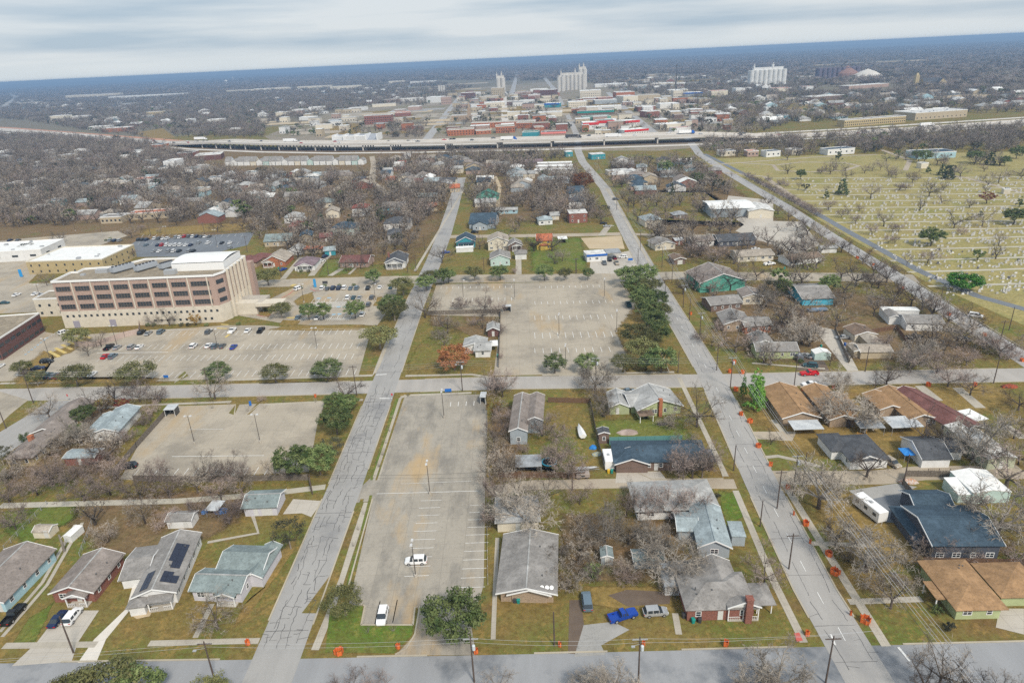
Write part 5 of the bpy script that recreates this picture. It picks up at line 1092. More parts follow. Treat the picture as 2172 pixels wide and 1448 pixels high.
house((1041, 565), (1082, 563), 11, 4.0, 'gy', .4, 'mint', 'grey', win='f', door=.5, label='mint green two-storey house with grey roof', short='the mint house')
house((1093, 551), (1117, 550), 6, 3.2, 'hip', .45, 'white', 'grey', win='', door=None, garage=(2.5,), label='white garage with grey hipped roof at the end of a driveway', cat='garage', name='garage')
house((1079, 533), (1108, 531), 8, 3.4, 'gy', .5, 'brown', 'grey', win='', door=.5, porch=(2, 5, 2, 3, 'gy'), label='small brown house with grey gabled porch')
house((969, 527), (1008, 525), 12, 3.8, 'gy', .5, 'teal', 'blue', win='f', door=.5, porch=(1, 9, 2.5, 3.3, 'shed'), label='dark teal bungalow with steep slate blue roof', short='the dark teal bungalow')
house((968, 536), (1004, 534), 4, 2.4, 'flat', 0, 'white', 'white', win='', nodoor=True, ov=.1, label='low white-roofed lean-to before the dark teal bungalow', cat='lean-to', name='lean_to')
house((818, 570), (860, 568), 14, 3.4, 'gy', .45, 'white', 'dark', win='f', door=.5, porch=(1, 8.5, 2.6, 3.1, 'gy'), label='white craftsman bungalow with charcoal gabled roof', short='the craftsman bungalow', chim=(1, 8, 6.5, .9))
house((722, 568), (781, 567), 12, 3.0, 'gx', .35, 'pbrick', 'dred', win='f', door=.45, label='pinkish brick ranch house with dark red roof', short='the pinkish ranch house')
house((626, 575), (668, 573), 13, 3.0, 'hip', .5, 'white', 'purple', win='f', door=.5, porch=(2, 8, 2, 2.9, 'gy'), label='white cottage with a purple-grey hipped roof', short='the purple-roofed cottage')
house((558, 567), (606, 565), 15, 3.0, 'gy', .5, 'orange', 'beige', win='f', door=.5, porch=(1, 5, 2, 2.8, 'gy'), label='brick bungalow with a steep beige gabled roof', short='the beige-gabled bungalow')
house((500, 568), (545, 567), 12, 2.9, 'hip', .4, 'tanbrick', 'dred', win='f', door=.5, wings=[(6, 8, 9, 8, 3.2, 'hip', .4)], label='brick house with wide dark red hipped roofs', short='the dark red hipped roofs')
house((613, 541), (640, 540), 8, 2.8, 'gy', .5, 'white', 'light', win='', door=.5, label='small white garage with pale gabled roof', cat='garage', name='garage')
house((646, 538), (682, 537), 5, 2.5, 'shed', .1, 'tan', 'terra', win='', door=.5, label='low shed with an orange-topped roof', cat='shed', name='shed')
house((690, 543), (712, 541), 7, 3.0, 'gx', .4, 'teal', 'paleblue', win='f', door=.5, label='small turquoise cottage beside the orange-topped shed', short='the turquoise cottage')
house((20, 990), (74, 987), 30, 2.8, 'hip', .32, 'gold', 'brown', win='fr', door=None, wings=[(-1.5, 14, 8, 20, 2.9, 'gy', .35)], chim=(2.5, 8, 5.2, 1.2, 'orange'), label='long grey-brown roofed house with tan walls and an orange chimney', short='the long tan-walled ranch')
house((203, 936), (255, 932), 15, 3.0, 'gy', .32, 'white', 'paleblue', win='f', door=.5, wings=[(-2.5, 2, 4, 10, 2.8, 'gy', .3)], label='white house with pale blue-grey roof beside the empty lot', short='the white house by the empty lot')
house((140, 987), (204, 985), 4.5, 2.4, 'gx', .2, 'brick', 'paleblue', win='', door=.5, ov=.3, vents=0, label='low brick shed with a pale metal roof on the left', cat='shed', name='shed', short='the low brick shed')
# row behind
for A_, B_, d_, h_, r_, w_, f_, lb, sh in (
 ((703, 500), (752, 499), 13, 4.6, 'pyr', 'mint', 'blue', 'pale mint victorian with steep slate blue pyramid roof', 'the slate blue pyramid roof'),
 ((748, 460), (782, 458), 11, 6.0, 'pyr', 'white', 'red', 'white two-storey house with red pyramid roof', 'the red pyramid roof'),
 ((812, 454), (863, 452), 12, 4.6, 'gx', 'sky', 'grey', 'bright blue house with grey cross-gabled roof', 'the bright blue house'),
 ((815, 489), (869, 487), 12, 4.6, 'hip', 'white', 'dark', 'white house with charcoal hipped roof behind the craftsman bungalow', 'the white hipped-roof house'),
 ((824, 516), (852, 514), 12, 5.2, 'hip', 'white', 'dark', 'tall white house with steep charcoal roof and side steps', 'the tall white house'),
 ((604, 474), (640, 472), 12, 4.0, 'hip', 'white', 'light', 'white house with pale grey hipped roof', None),
 ((604, 428), (641, 426), 12, 4.0, 'gx', 'cream', 'grey', 'cream house with long grey roof among bare trees', None),
 ((669, 442), (706, 440), 12, 4.0, 'hip', 'cream', 'teal', 'cream house with grey-green hipped roof', None),
 ((693, 464), (720, 462), 12, 4.5, 'gy', 'cream', 'beige', 'cream gabled house between two blue-roofed houses', None),
 ((615, 492), (645, 490), 11, 3.6, 'pyr', 'pbrick', 'red', 'brick house with steep red pyramid roof', 'the red pyramid roof by the avenue'),
 ((562, 524), (618, 521), 13, 3.4, 'gx', 'tan', 'teal', 'wide tan house with grey-green roof behind dense trees', None),
 ((637, 515), (662, 513), 11, 4.0, 'gy', 'tan', 'blue', 'small tan house with slate blue roof', None),
 ((680, 514), (705, 512), 8, 3.0, 'gx', 'brown', 'dred', 'small brown house with dark red roof behind bare trees', None),
 ((996, 486), (1050, 485), 20, 3.6, 'gx', 'grey', 'blue', 'very wide slate blue roof with grey front gable', 'the very wide slate blue roof'),
 ((1003, 489), (1034, 488), 10, 3.6, 'gy', 'grey', 'blue', 'grey gable front attached to the wide slate blue roof', None),
 ((1043, 454), (1097, 453), 5, 2.8, 'gx', 'blue', 'light', 'long light blue mobile home', 'the light blue mobile home'),
 ((1008, 440), (1052, 438), 9, 3.2, 'gx', 'cream', 'light', 'pale roofed house left of the light blue mobile home', None),
 ((1010, 425), (1056, 424), 9, 3.2, 'gy', 'green', 'green', 'low green-roofed house among bare trees', 'the low green roof'),
 ((909, 448), (927, 447), 9, 3.4, 'gx', 'tan', 'terra', 'small terracotta-roofed house beside the left street', None),
 ((889, 428), (927, 426), 10, 3.2, 'gx', 'cream', 'teal', 'cream house with grey-green roof beside the left street', None),
 ((1208, 474), (1246, 472), 12, 6.2, 'flat', 'brick', 'dirty', 'red brick two-storey house with white flat porch roof', 'the red brick two-storey'),
 ((1207, 444), (1243, 443), 11, 5.5, 'pyr', 'white', 'dark', 'white two-storey house with charcoal pyramid roof', 'the white two-storey'),
 ((1208, 420), (1240, 418), 16, 3.6, 'gx', 'grey', 'blue', 'long slate blue roof beside the far rust-leaved oak', 'the long slate blue roof'),
 ((1143, 478), (1172, 476), 8, 3.2, 'hip', 'white', 'paleblue', 'white garage with pale blue-grey hipped roof', None),
 ((1168, 467), (1186, 466), 7, 3.0, 'gx', 'cream', 'light', 'small cream shed with pale roof left of the red brick two-storey', None),
 ((1368, 482), (1404, 479), 12, 4.0, 'pyr', 'cream', 'paleblue', 'old cream house with large pale metal pyramid roof', 'the pale pyramid roof'),
 ((1429, 465), (1457, 463), 7, 2.6, 'hip', 'brown', 'stained', 'old brown shed with a patchy grey roof', 'the old brown shed'),
 ((1330, 390), (1366, 388), 12, 3.4, 'hip', 'cream', 'blue', 'house with two slate blue roofs right of the street', None),
 ((1345, 398), (1374, 396), 10, 3.4, 'hip', 'cream', 'blue', 'lower slate blue roof in front of its twin', None),
 ((1291, 373), (1336, 370), 12, 3.6, 'flat', 'cream', 'dirty', 'long cream building with a flat white roof', None),
 ((1299, 358), (1345, 356), 12, 3.2, 'gx', 'brown', 'grey', 'low brown house behind the long flat white roof', None),
 ((1403, 377), (1434, 374), 10, 3.2, 'gx', 'grey', 'grey', 'grey house with grey roof among bare trees', None),
 ((1433, 391), (1463, 388), 12, 3.2, 'gy', 'white', 'brown', 'white house with grey-brown gable by the yellow-green tree', None),
 ((1255, 339), (1284, 337), 14, 5.0, 'flat', 'teal', 'dirty', 'teal shop with white flat roof near the overpass', 'the teal shop'),
 ((1200, 333), (1215, 332), 10, 5.0, 'flat', 'teal', 'white', 'small teal kiosk with white roof near the overpass', None),
 ((844, 357), (862, 356), 12, 4.0, 'gx', 'white', 'red', 'small white house with red roof near the viaduct', None),
 ((888, 357), (908, 356), 14, 4.5, 'gy', 'white', 'light', 'small white gabled house near the viaduct', 'the white gable near the viaduct'),
 ((824, 346), (852, 345), 14, 4.0, 'hip', 'cream', 'beige', 'beige-roofed house near the viaduct', None),
 ((813, 373), (832, 372), 12, 4.0, 'gx', 'white', 'light', 'small white house among bare trees near the viaduct', None),
 ((858, 337), (872, 336), 12, 4.0, 'flat', 'white', 'white', 'white flat-roofed house near the viaduct', None),
 ((880, 395), (898, 394), 10, 3.5, 'gx', 'pbrick', 'dred', 'small dark red roof among bare trees', None),
 ((820, 390), (840, 389), 10, 3.5, 'gx', 'tan', 'terra', 'small orange roof among bare trees', None),
 ((850, 397), (880, 396), 10, 3.5, 'hip', 'white', 'light', 'pale roof behind the red pyramid roof', None),
 ((930, 395), (965, 394), 12, 3.5, 'gx', 'cream', 'dark', 'dark-roofed house beside the left street', None),
 ((955, 408), (975, 407), 10, 3.5, 'gx', 'tan', 'terra', 'orange-roofed house at the end of the left street', None),
 ((1012, 395), (1040, 394), 12, 3.5, 'gx', 'cream', 'blue', 'slate blue roof across the left street', None),
 ((1082, 384), (1108, 383), 12, 3.5, 'hip', 'white', 'paleblue', 'white house with pale blue roof among dense bare trees', None),
 ((1115, 352), (1150, 351), 10, 3.5, 'gx', 'pbrick', 'purple', 'long purple-roofed building behind the storage units', None)):
 house(A_, B_, d_, h_, r_, .45, w_, f_, win='f', door=.5, label=lb, short=sh, sp=3.6, vents=0, far=True)
# larger workshops
house((1508, 462), (1601, 470), 26, 5.5, 'gx', .1, 'grey', 'white', win='', door=.2, label='white metal warehouse with a broad pale roof', cat='warehouse', name='warehouse', short='the white warehouse', vents=0, trim=False, yaw=-3)
house((1587, 463), (1640, 462), 20, 4.5, 'gy', .2, 'cream', 'dirty', win='', door=.5, label='cream metal shed beside the white warehouse', cat='warehouse', name='warehouse', vents=0, trim=False)
for i, (y, l2) in enumerate(((369, 'front'), (361, 'middle'), (354, 'rear'))):
 house((1134+i*3, y), (1216-i*2, y-2), 9, 3.2, 'gx', .1, 'white', 'white', win='', nodoor=True, vents=0, trim=False, label='%s row of long white storage units' % l2, cat='storage building', name='storage_building', short='the %s storage row' % l2)
# canopies and carports
def canopy(A_, B_, d, h, m, label, short=None, cat='carport', pm=None, slope=.03, th=.12):
 a, c = at(*A_).xy, at(*B_).xy; o = empty('carport', (a.x, a.y, 0), math.atan2((c-a).y, (c-a).x)); w_ = (c-a).length
 b = MB(); b.hexa([(0, 0, h), (w_, 0, h), (w_, d, h+slope*d), (0, d, h+slope*d), (0, 0, h+th), (w_, 0, h+th), (w_, d, h+slope*d+th), (0, d, h+slope*d+th)]); b.build('roof', m, o)
 for x in (.2, w_-.2):
  for y in (.2, d-.2): b = MB(); b.tube((x, y, -.1), (x, y, h+slope*y), .06, .06, 6); b.build('post', pm or M_METAL, o)
 tag(o, label, cat)
 if short: mark(short, a.x+w_/2, a.y+d/2)
 FOOT.append((a.x+w_/2, a.y+d/2, w_/2, w_, d, 1, 0)); return o
canopy((1094, 1008), (1150, 1006), 5.6, 2.4, RF['stained'], 'flat grey metal carport in front of the wooden-gabled house', 'the flat grey carport')
canopy((1682, 928), (1746, 926), 5.0, 2.4, RF['silver'], 'silver metal carport at the end of the first tan-roofed duplex', 'the silver carport')
canopy((1822, 925), (1876, 924), 6.0, 2.4, RF['stained'], 'dark metal carport with a yellow wood side', 'the dark metal carport')
canopy((1890, 925), (1957, 922), 6.0, 2.5, RF['silver'], 'silver metal carport behind the third tan-roofed duplex')
canopy((1040, 747), (1057, 746), 5.0, 2.4, RF['white'], 'small white carport beside the white house by the rust-leaved oak')
canopy((1184, 517), (1204, 516), 6.0, 2.6, RF['white'], 'white tent-like car canopy on the lawn', 'the white car canopy')
canopy((1287, 553), (1318, 551), 7.5, 3.5, RF['stained'], 'flat metal canopy joined to the repair shop', pm=M_TRIM, th=.6)
canopy((437, 1097), (465, 1098), 4.0, 2.0, RF['silver'], 'small silver roof on posts with blue tarpaulins', 'the silver roof on posts')
canopy((1916, 982), (1939, 981), 3.4, 2.2, M_BLUETARP, 'blue fabric canopy tent beside the white garage', 'the blue canopy tent')
canopy((505, 664), (560, 663), 9, 4.0, M_CONC, 'wide pale entrance canopy of the hospital', 'the entrance canopy', th=1.1)
for A_, B_, d, lb in (((350, 885), (373, 884), 3.6, 'green-framed glazed shelter at the corner of the empty lot'), ((1018, 858), (1031, 858), 3.6, 'white-framed glazed shelter beside the worn parking lot'), ((1066, 663), (1085, 662), 2.4, 'silver-topped glazed shelter in the big parking lot')):
 o = canopy(A_, B_, d, 2.5, RF['silver'], lb, cat='shelter', pm=M_TRIM, th=.18); o.name = 'shelter'
 a, c = at(*A_).xy, at(*B_).xy; w_ = (c-a).length; b = MB(); b.box(.25, d-.3, .1, w_-.25, d-.26, 2.4); b.box(.12, .3, .1, .16, d-.35, 2.4); b.box(w_-.16, .3, .1, w_-.12, d-.35, 2.4); b.build('glass', M_GLASS, o)
# blue tarpaulins, RVs, boats and clutter
def heap(px, py, rx, ry, h, m, name, label, cat, seed=1, z=0):
 r = random.Random(seed); p = at(px, py); b = MB(); K = 12; rings = [(1, 0), (.85, .45), (.55, .85), (.2, 1)]; n = 0
 for f, g in rings:
  for i in range(K):
   a = 6.283*i/K; k = r.uniform(.85, 1.15); b.v.append((math.cos(a)*rx*f*k, math.sin(a)*ry*f*k, h*g*r.uniform(.8, 1.1)))
 for j in range(len(rings)-1):
  for i in range(K): q = (i+1) % K; b.f.append((j*K+i, j*K+q, (j+1)*K+q, (j+1)*K+i)); b.m.append(0)
 b.f.append(tuple(range((len(rings)-1)*K, len(rings)*K))); b.m.append(0)
 o = b.build(name, m, loc=(p.x, p.y, z)); tag(o, label, cat); return o
heap(470, 1084, 1.8, 1.3, .7, M_BLUETARP, 'tarpaulin', 'crumpled blue tarpaulin right of the silver roof on posts', 'tarpaulin', 3)
heap(434, 1086, .9, .8, .8, M_BLUETARP, 'tarpaulin', 'small blue tarpaulin left of the silver roof on posts', 'tarpaulin', 4)
heap(74, 1162, 2.6, 1.2, .8, mat('tan_tarp', (.42, .32, .18), .8, (.3, .22, .12), 1), 'covered_pile', 'tan tarpaulin over a low pile near the cream shed', 'covered pile', 5)
heap(100, 1163, 1.4, .9, .6, mat('pinkish_tarp', (.42, .32, .25), .8), 'covered_pile', 'pinkish tarpaulin beside the tan covered pile', 'covered pile', 6)
heap(1330, 917, 3.2, 1.6, .8, BARK['plum'], 'brush_pile', 'pile of cut branches on the bright green yard', 'brush pile', 7)
heap(1405, 899, 1.8, .9, .3, M_DARKMET, 'tarpaulin', 'flat dark tarpaulin behind the lime green house', 'tarpaulin', 8)
heap(1258, 950, 1.1, .9, 1.0, M_BLUETARP, 'tarpaulin', 'blue tarpaulin over yard clutter near the playhouse', 'tarpaulin', 9)
heap(1338, 852, .7, .7, .9, M_BLUETARP, 'tarpaulin', 'small blue cover between the green garage and the green house', 'tarpaulin', 10)
heap(1268, 963, 1.8, 1.0, .6, mat('mixed_clutter', (.45, .40, .20), .8, (.15, .25, .35), 3), 'clutter', 'mixed yard clutter beside the camper', 'clutter', 11)
heap(1925, 1022, 2.6, 1.3, .9, mat('orange_boat', (.42, .20, .08), .7, (.5, .5, .5), 2), 'clutter', 'orange and white clutter inside the fenced yard', 'clutter', 12)
heap(2140, 820, 2.5, 1.3, .9, mat('dark_vines', (.10, .05, .04), .8, (.4, .08, .03), 2), 'clutter', 'dark heap with orange netting on the right-hand lawn', 'clutter', 13)
def camper(px, py, L_, w_, h, ang, label, name='camper', m=None, win=3, cat='camper'):
 p = at(px, py); o = empty(name, (p.x, p.y, 0), R_(ang)); b = MB(); b.box(-L_/2, -w_/2, .45, L_/2, w_/2, h-.1); b.box(-L_/2+.06, -w_/2+.06, h-.1, L_/2-.06, w_/2-.06, h, taper=.1); b.build('body', m or M_WHITEP, o)
 for s_ in (-1, 1):
  for i in range(win):
   x = -L_/2+L_*(i+.5)/win; q = MB(); y = s_*w_/2; q.box(x-.5, min(y, y+s_*.03), h*.5, x+.5, max(y, y+s_*.03), h*.75); q.build('window', M_GLASS, o)
 for x in (-L_*.3, L_*.3):
  for s_ in (-1, 1): q = MB(); q.tube((x, s_*(w_/2-.05)-.12*s_, .42), (x, s_*(w_/2-.05), .42), .42, .42, 10); q.build('wheel', M_TYRE, o)
 q = MB(); q.box(L_/2, -w_*.42, h*.5, L_/2+.03, w_*.42, h*.82); q.build('windscreen', M_GLASS, o)
 q = MB(); q.box(-.5, -.35, h, .4, .35, h+.25, taper=.05); q.build('roof_unit', M_METAL, o)
 tag(o, label, cat); FOOT.append((p.x, p.y, 4, 5, 5, 1, 0)); return o
camper(1290, 984, 6.2, 2.4, 2.9, 90, 'white camper with roof air conditioner beside the ranch garage'); mark('the white camper', *at(1290, 984).xy)
camper(1843, 1088, 8.0, 2.5, 3.1, 105, 'long white motorhome on the dark driveway', 'motorhome', cat='motorhome'); mark('the white motorhome', *at(1845, 1090).xy)
camper(1583, 512, 9.5, 2.5, 3.0, 5, 'white shuttle bus with many windows near the warehouse', 'bus', win=7, cat='bus')
def boat(px, py, L_, w_, h, ang, m, label, name='boat', cat='boat'):
 p = at(px, py); o = empty(name, (p.x, p.y, 0), R_(ang)); b = MB(); K = 9; rows = []
 for i in range(K):
  t = i/(K-1); hw = w_/2*math.sin(math.pi*(.12+.88*(1-t)**.8)*.5+.0)*(1 if t < .98 else .05); x = -L_/2+L_*t; rows.append((x, hw))
 n = 0
 for x, hw in rows: b.v += [(x, -hw, .55+h*.5), (x, -hw*.5, .5), (x, hw*.5, .5), (x, hw, .55+h*.5), (x, 0, .55+h)]
 for i in range(K-1):
  for j in range(5): q = (j+1) % 5 if j < 4 else 0; a = i*5; seq = [0, 1, 2, 3, 4]; b.f.append((a+j, a+5+j, a+5+q, a+q)); b.m.append(0)
 b.f.append((0, 1, 2, 3, 4)); b.m.append(0); b.build('hull', m, o)
 t = MB(); t.box(-L_*.45, -.5, .35, L_*.6, -.42, .45); t.box(-L_*.45, .42, .35, L_*.6, .5, .45); t.build('trailer', M_METAL, o)
 for s_ in (-1, 1): q = MB(); q.tube((-L_*.1, s_*.8, .32), (-L_*.1, s_*.95, .32), .32, .32, 10); q.build('wheel', M_TYRE, o)
 tag(o, label, cat); return o
boat(1232, 920, 6.5, 2.1, 1.3, 95, M_WHITEP, 'boat under a white cover in the long back yard')
boat(1244, 997, 5.6, 1.5, .5, 4, M_METAL, 'silver boat on a trailer beside the wooden fence')
camper(1236, 1012, 3.4, 1.7, 1.5, 2, 'small grey-brown utility trailer with a white edge', 'trailer', mat('trailer_brown', (.35, .30, .27), .7), 1, 'trailer')
camper(1694, 762, 4.2, 2.0, 1.9, 85, 'small dark trailer parked beside a dark car', 'trailer', mat('trailer_dark', (.12, .13, .15), .7), 1, 'trailer')
camper(1733, 660, 8, 2.2, 1.2, 5, 'long low blue-grey trailer in front of the broad grey roof', 'trailer', mat('trailer_blue', (.15, .2, .27), .7), 1, 'trailer')
# trampoline
p = at(1165, 985); o = empty('trampoline', (p.x, p.y, 0)); b = MB(); b.lathe([(1.75, .84), (1.75, .9), (.01, .9)], 20); b.build('mat', M_BLACK, o)
b = MB(); ribbon(b, [(1.95*math.cos(6.283*i/20), 1.95*math.sin(6.283*i/20)) for i in range(21)], .4, .86, thick=.1); b.build('pad', mat('blue_pad', (.04, .30, .45), .6), o)
for i in range(6): a = 6.283*i/6; b = MB(); b.tube((1.9*math.cos(a), 1.9*math.sin(a), 0), (1.9*math.cos(a), 1.9*math.sin(a), .86), .04, .04, 5); b.build('leg', M_METAL, o)
tag(o, 'round trampoline with a blue pad beside the flat grey carport', 'trampoline')
# fences
fence([(285, 1020), (420, 1022), (655, 1018)], 1.9, M_WOODG, 'long dark fence along the near edge of the empty lot'); fence([(655, 1018), (660, 1040)], 1.8, M_WOODG, 'short grey fence end by the street')
fence([(240, 1010), (290, 950), (352, 880)], 1.9, M_WOODG, 'grey board fence along the left edge of the empty lot')
fence([(1058, 1012), (1240, 1014)], 1.8, M_WOOD, 'reddish-brown board fence behind the alley')
fence([(1163, 853), (1252, 855)], 1.8, M_WOOD, 'reddish-brown board fence near the cross street'); fence([(1252, 855), (1268, 940), (1280, 985)], 1.8, M_WOODG, 'weathered grey board fence between two back yards')
fence([(1293, 944), (1446, 940)], 2.6, mat('teal_screen', (.12, .28, .27), .6), 'tall teal screen fence behind the blue-roofed ranch house', kind='panel', name='screen_fence')
fence([(1914, 1028), (1920, 1010), (2025, 1012)], 1.8, M_WOODG, 'weathered fence around the cluttered yard'); fence([(1914, 1028), (1950, 1072), (1962, 1090)], 1.8, M_WOODG, 'weathered fence beside the dark driveway')
fence([(1957, 1196), (2172, 1200)], 1.8, M_WOOD, 'brown board fence between charcoal and green houses'); fence([(1968, 1002), (2085, 1001)], 1.2, M_WOODG, 'low wire fence below the white dark-roofed garage', kind='chain', name='wire_fence')
fence([(1838, 709), (1900, 698), (1932, 740)], 1.8, M_WOOD, 'reddish board fence around a small back yard'); fence([(1816, 930), (1834, 934), (1838, 915)], 2.0, mat('new_wood', (.55, .32, .08), .8, (.4, .22, .06), 3), 'golden new wooden fence under the dark metal carport')
fence([(1770, 700), (1800, 770)], 1.6, M_WOODG, 'dark fence along a narrow back yard'); fence([(905, 668), (1062, 664)], 1.9, M_WOODG, 'dark wooden fence behind the rust-leaved oak'); fence([(1062, 664), (1058, 780)], 1.9, M_WOODG, 'dark fence between the white house and the big lot')
fence([(10, 1165), (100, 1070)], 1.2, M_METAL, 'wire fence on the left lawn', kind='chain', name='wire_fence'); fence([(170, 1180), (200, 1100)], 1.2, M_METAL, 'wire fence beside the two-track driveway', kind='chain', name='wire_fence')
fence([(1035, 1240), (1032, 1040), (1033, 860)], .5, M_CONC, 'low kerb rail along the worn parking lot', kind='rail', name='low_rail'); fence([(1040, 1120), (1190, 1125), (1330, 1118)], 1.2, M_WOODG, 'thin wire fence across the wooded back yards', kind='chain', name='wire_fence')
fence([(160, 735), (205, 735), (265, 715), (297, 708), (297, 690)], 2.4, mat('pink_masonry', (.50, .40, .35), .9, (.42, .33, .29), 2), 'pale pinkish service yard wall before the hospital', kind='panel', name='yard_wall', cat='wall', post=4)
# bins, small things
for x, y, m_, c_, lb in ((1100, 1278, None, 'teal', 'teal bin at the door of the tan brick duplex'), (1092, 1277, M_DARKMET, 'dark', 'dark bin at the door of the tan brick duplex'), (1470, 1320, None, 'teal', 'teal bin before the chimneyed brick house'), (1484, 1319, M_DARKMET, 'dark', 'dark bin before the chimneyed brick house'), (1450, 1309, M_DARKMET, 'dark', 'navy bin at the corner of the chimneyed brick house'),
 (570, 1192, M_YEL, 'yellow', 'yellow bin beside the pale lilac house'), (574, 1186, None, 'teal', 'teal bin beside the pale lilac house'), (279, 1214, M_BLUEP, 'blue', 'blue barrel-like bin beside the solar panel garage'), (281, 1291, None, 'teal', 'teal bin at the front of the solar panel house'), (1291, 1003, M_YEL, 'yellow', 'yellow and green bin beside the camper'), (1298, 1003, None, 'teal', 'teal bin beside the ranch garage'),
 (1792, 733, M_BLUEP, 'blue', 'blue bin beside the long driveway'), (1741, 737, None, 'green', 'green bin beside the white metal shed'), (1056, 757, None, 'green', 'green bin beside the big parking lot fence'), (591, 571, None, 'green', 'green bin beside the blue car'), (1664, 571, None, 'green', 'green bin on the ranch driveway')):
 bin_(x, y, m_, lb, c_)
def sign(px, py, w_, h_, z, m, label, name='sign', ang=0, mp=None, text=None):
 p = at(px, py); o = empty(name, (p.x, p.y, 0), R_(ang)); b = MB(); b.box(-w_/2, -.05, z, w_/2, .05, z+h_); b.build('panel', m, o)
 for s_ in ((-1, 1) if w_ > 1.2 else (0,)): q = MB(); q.tube((s_*w_*.42, .08, 0), (s_*w_*.42, .08, z+h_*.9), .05, .05, 5); q.build('post', mp or M_METAL, o)
 tag(o, label, 'sign'); return o
M_SB = mat('sign_blue', (.02, .14, .48), .5)
sign(951, 834, 2.2, 1.1, .6, M_SB, 'low blue and white sign by the worn parking lot'); sign(353, 803, 1.7, .9, .5, M_SB, 'small blue sign by the hospital lot entrance'); sign(532, 862, .7, 1.6, .4, M_SB, 'slim blue and white sign by the empty lot entrance', ang=35)
sign(46, 588, 1.8, 4.2, .3, mat('sign_light_blue', (.03, .28, .62), .5), 'tall blue hospital totem sign on dry grass'); sign(669, 610, 1.3, 4.2, .3, mat('sign_light_blue2', (.05, .30, .60), .5), 'tall blue and white totem sign by the curved drive'); sign(690, 603, 2.6, 1.2, .5, M_DARKMET, 'dark framed notice board by the street')
sign(1337, 558, 2.4, 1.2, 1.4, M_SB, 'blue and white sign before the repair shop'); sign(146, 872, 1.2, 2.2, .3, mat('mustard', (.50, .36, .10), .7), 'mustard coloured marker board near the side street', ang=30)
def octo(px, py, label):
 p = at(px, py); o = empty('stop_sign', (p.x, p.y, 0), R_(-20)); q = MB(); q.tube((0, 0, 0), (0, 0, 2.7), .04, .04, 5); q.build('post', M_METAL, o)
 b = MB(); b.prism([(.42*math.cos(R_(22.5+45*i)), .42*math.sin(R_(22.5+45*i))) for i in range(8)], -.02, .02)
 b.v = [(x, z-.06, y+2.35) for x, y, z in b.v]; pl = b.build('plate', M_REDP, o)
 cu = bpy.data.curves.new('stop', 'FONT'); cu.body = 'STOP'; cu.size = .28; cu.align_x = 'CENTER'; cu.align_y = 'CENTER'; t = bpy.data.objects.new('lettering', cu); COL.objects.link(t); t.parent = pl; t.location = (0, -.10, 2.35); t.rotation_euler = (R_(90), 0, 0); cu.materials.append(M_WHITEP); bpy.context.view_layer.update(); me = bpy.data.meshes.new_from_object(t.evaluated_get(bpy.context.evaluated_depsgraph_get())); t2 = bpy.data.objects.new('lettering', me); COL.objects.link(t2); t2.parent = pl; t2.location = t.location; t2.rotation_euler = t.rotation_euler; bpy.data.objects.remove(t); t2.name = 'lettering'
 tag(o, label, 'stop sign')
octo(833, 850, 'red stop sign at the near corner of the crossroads'); octo(147, 851, 'red stop sign at the mouth of the side street')
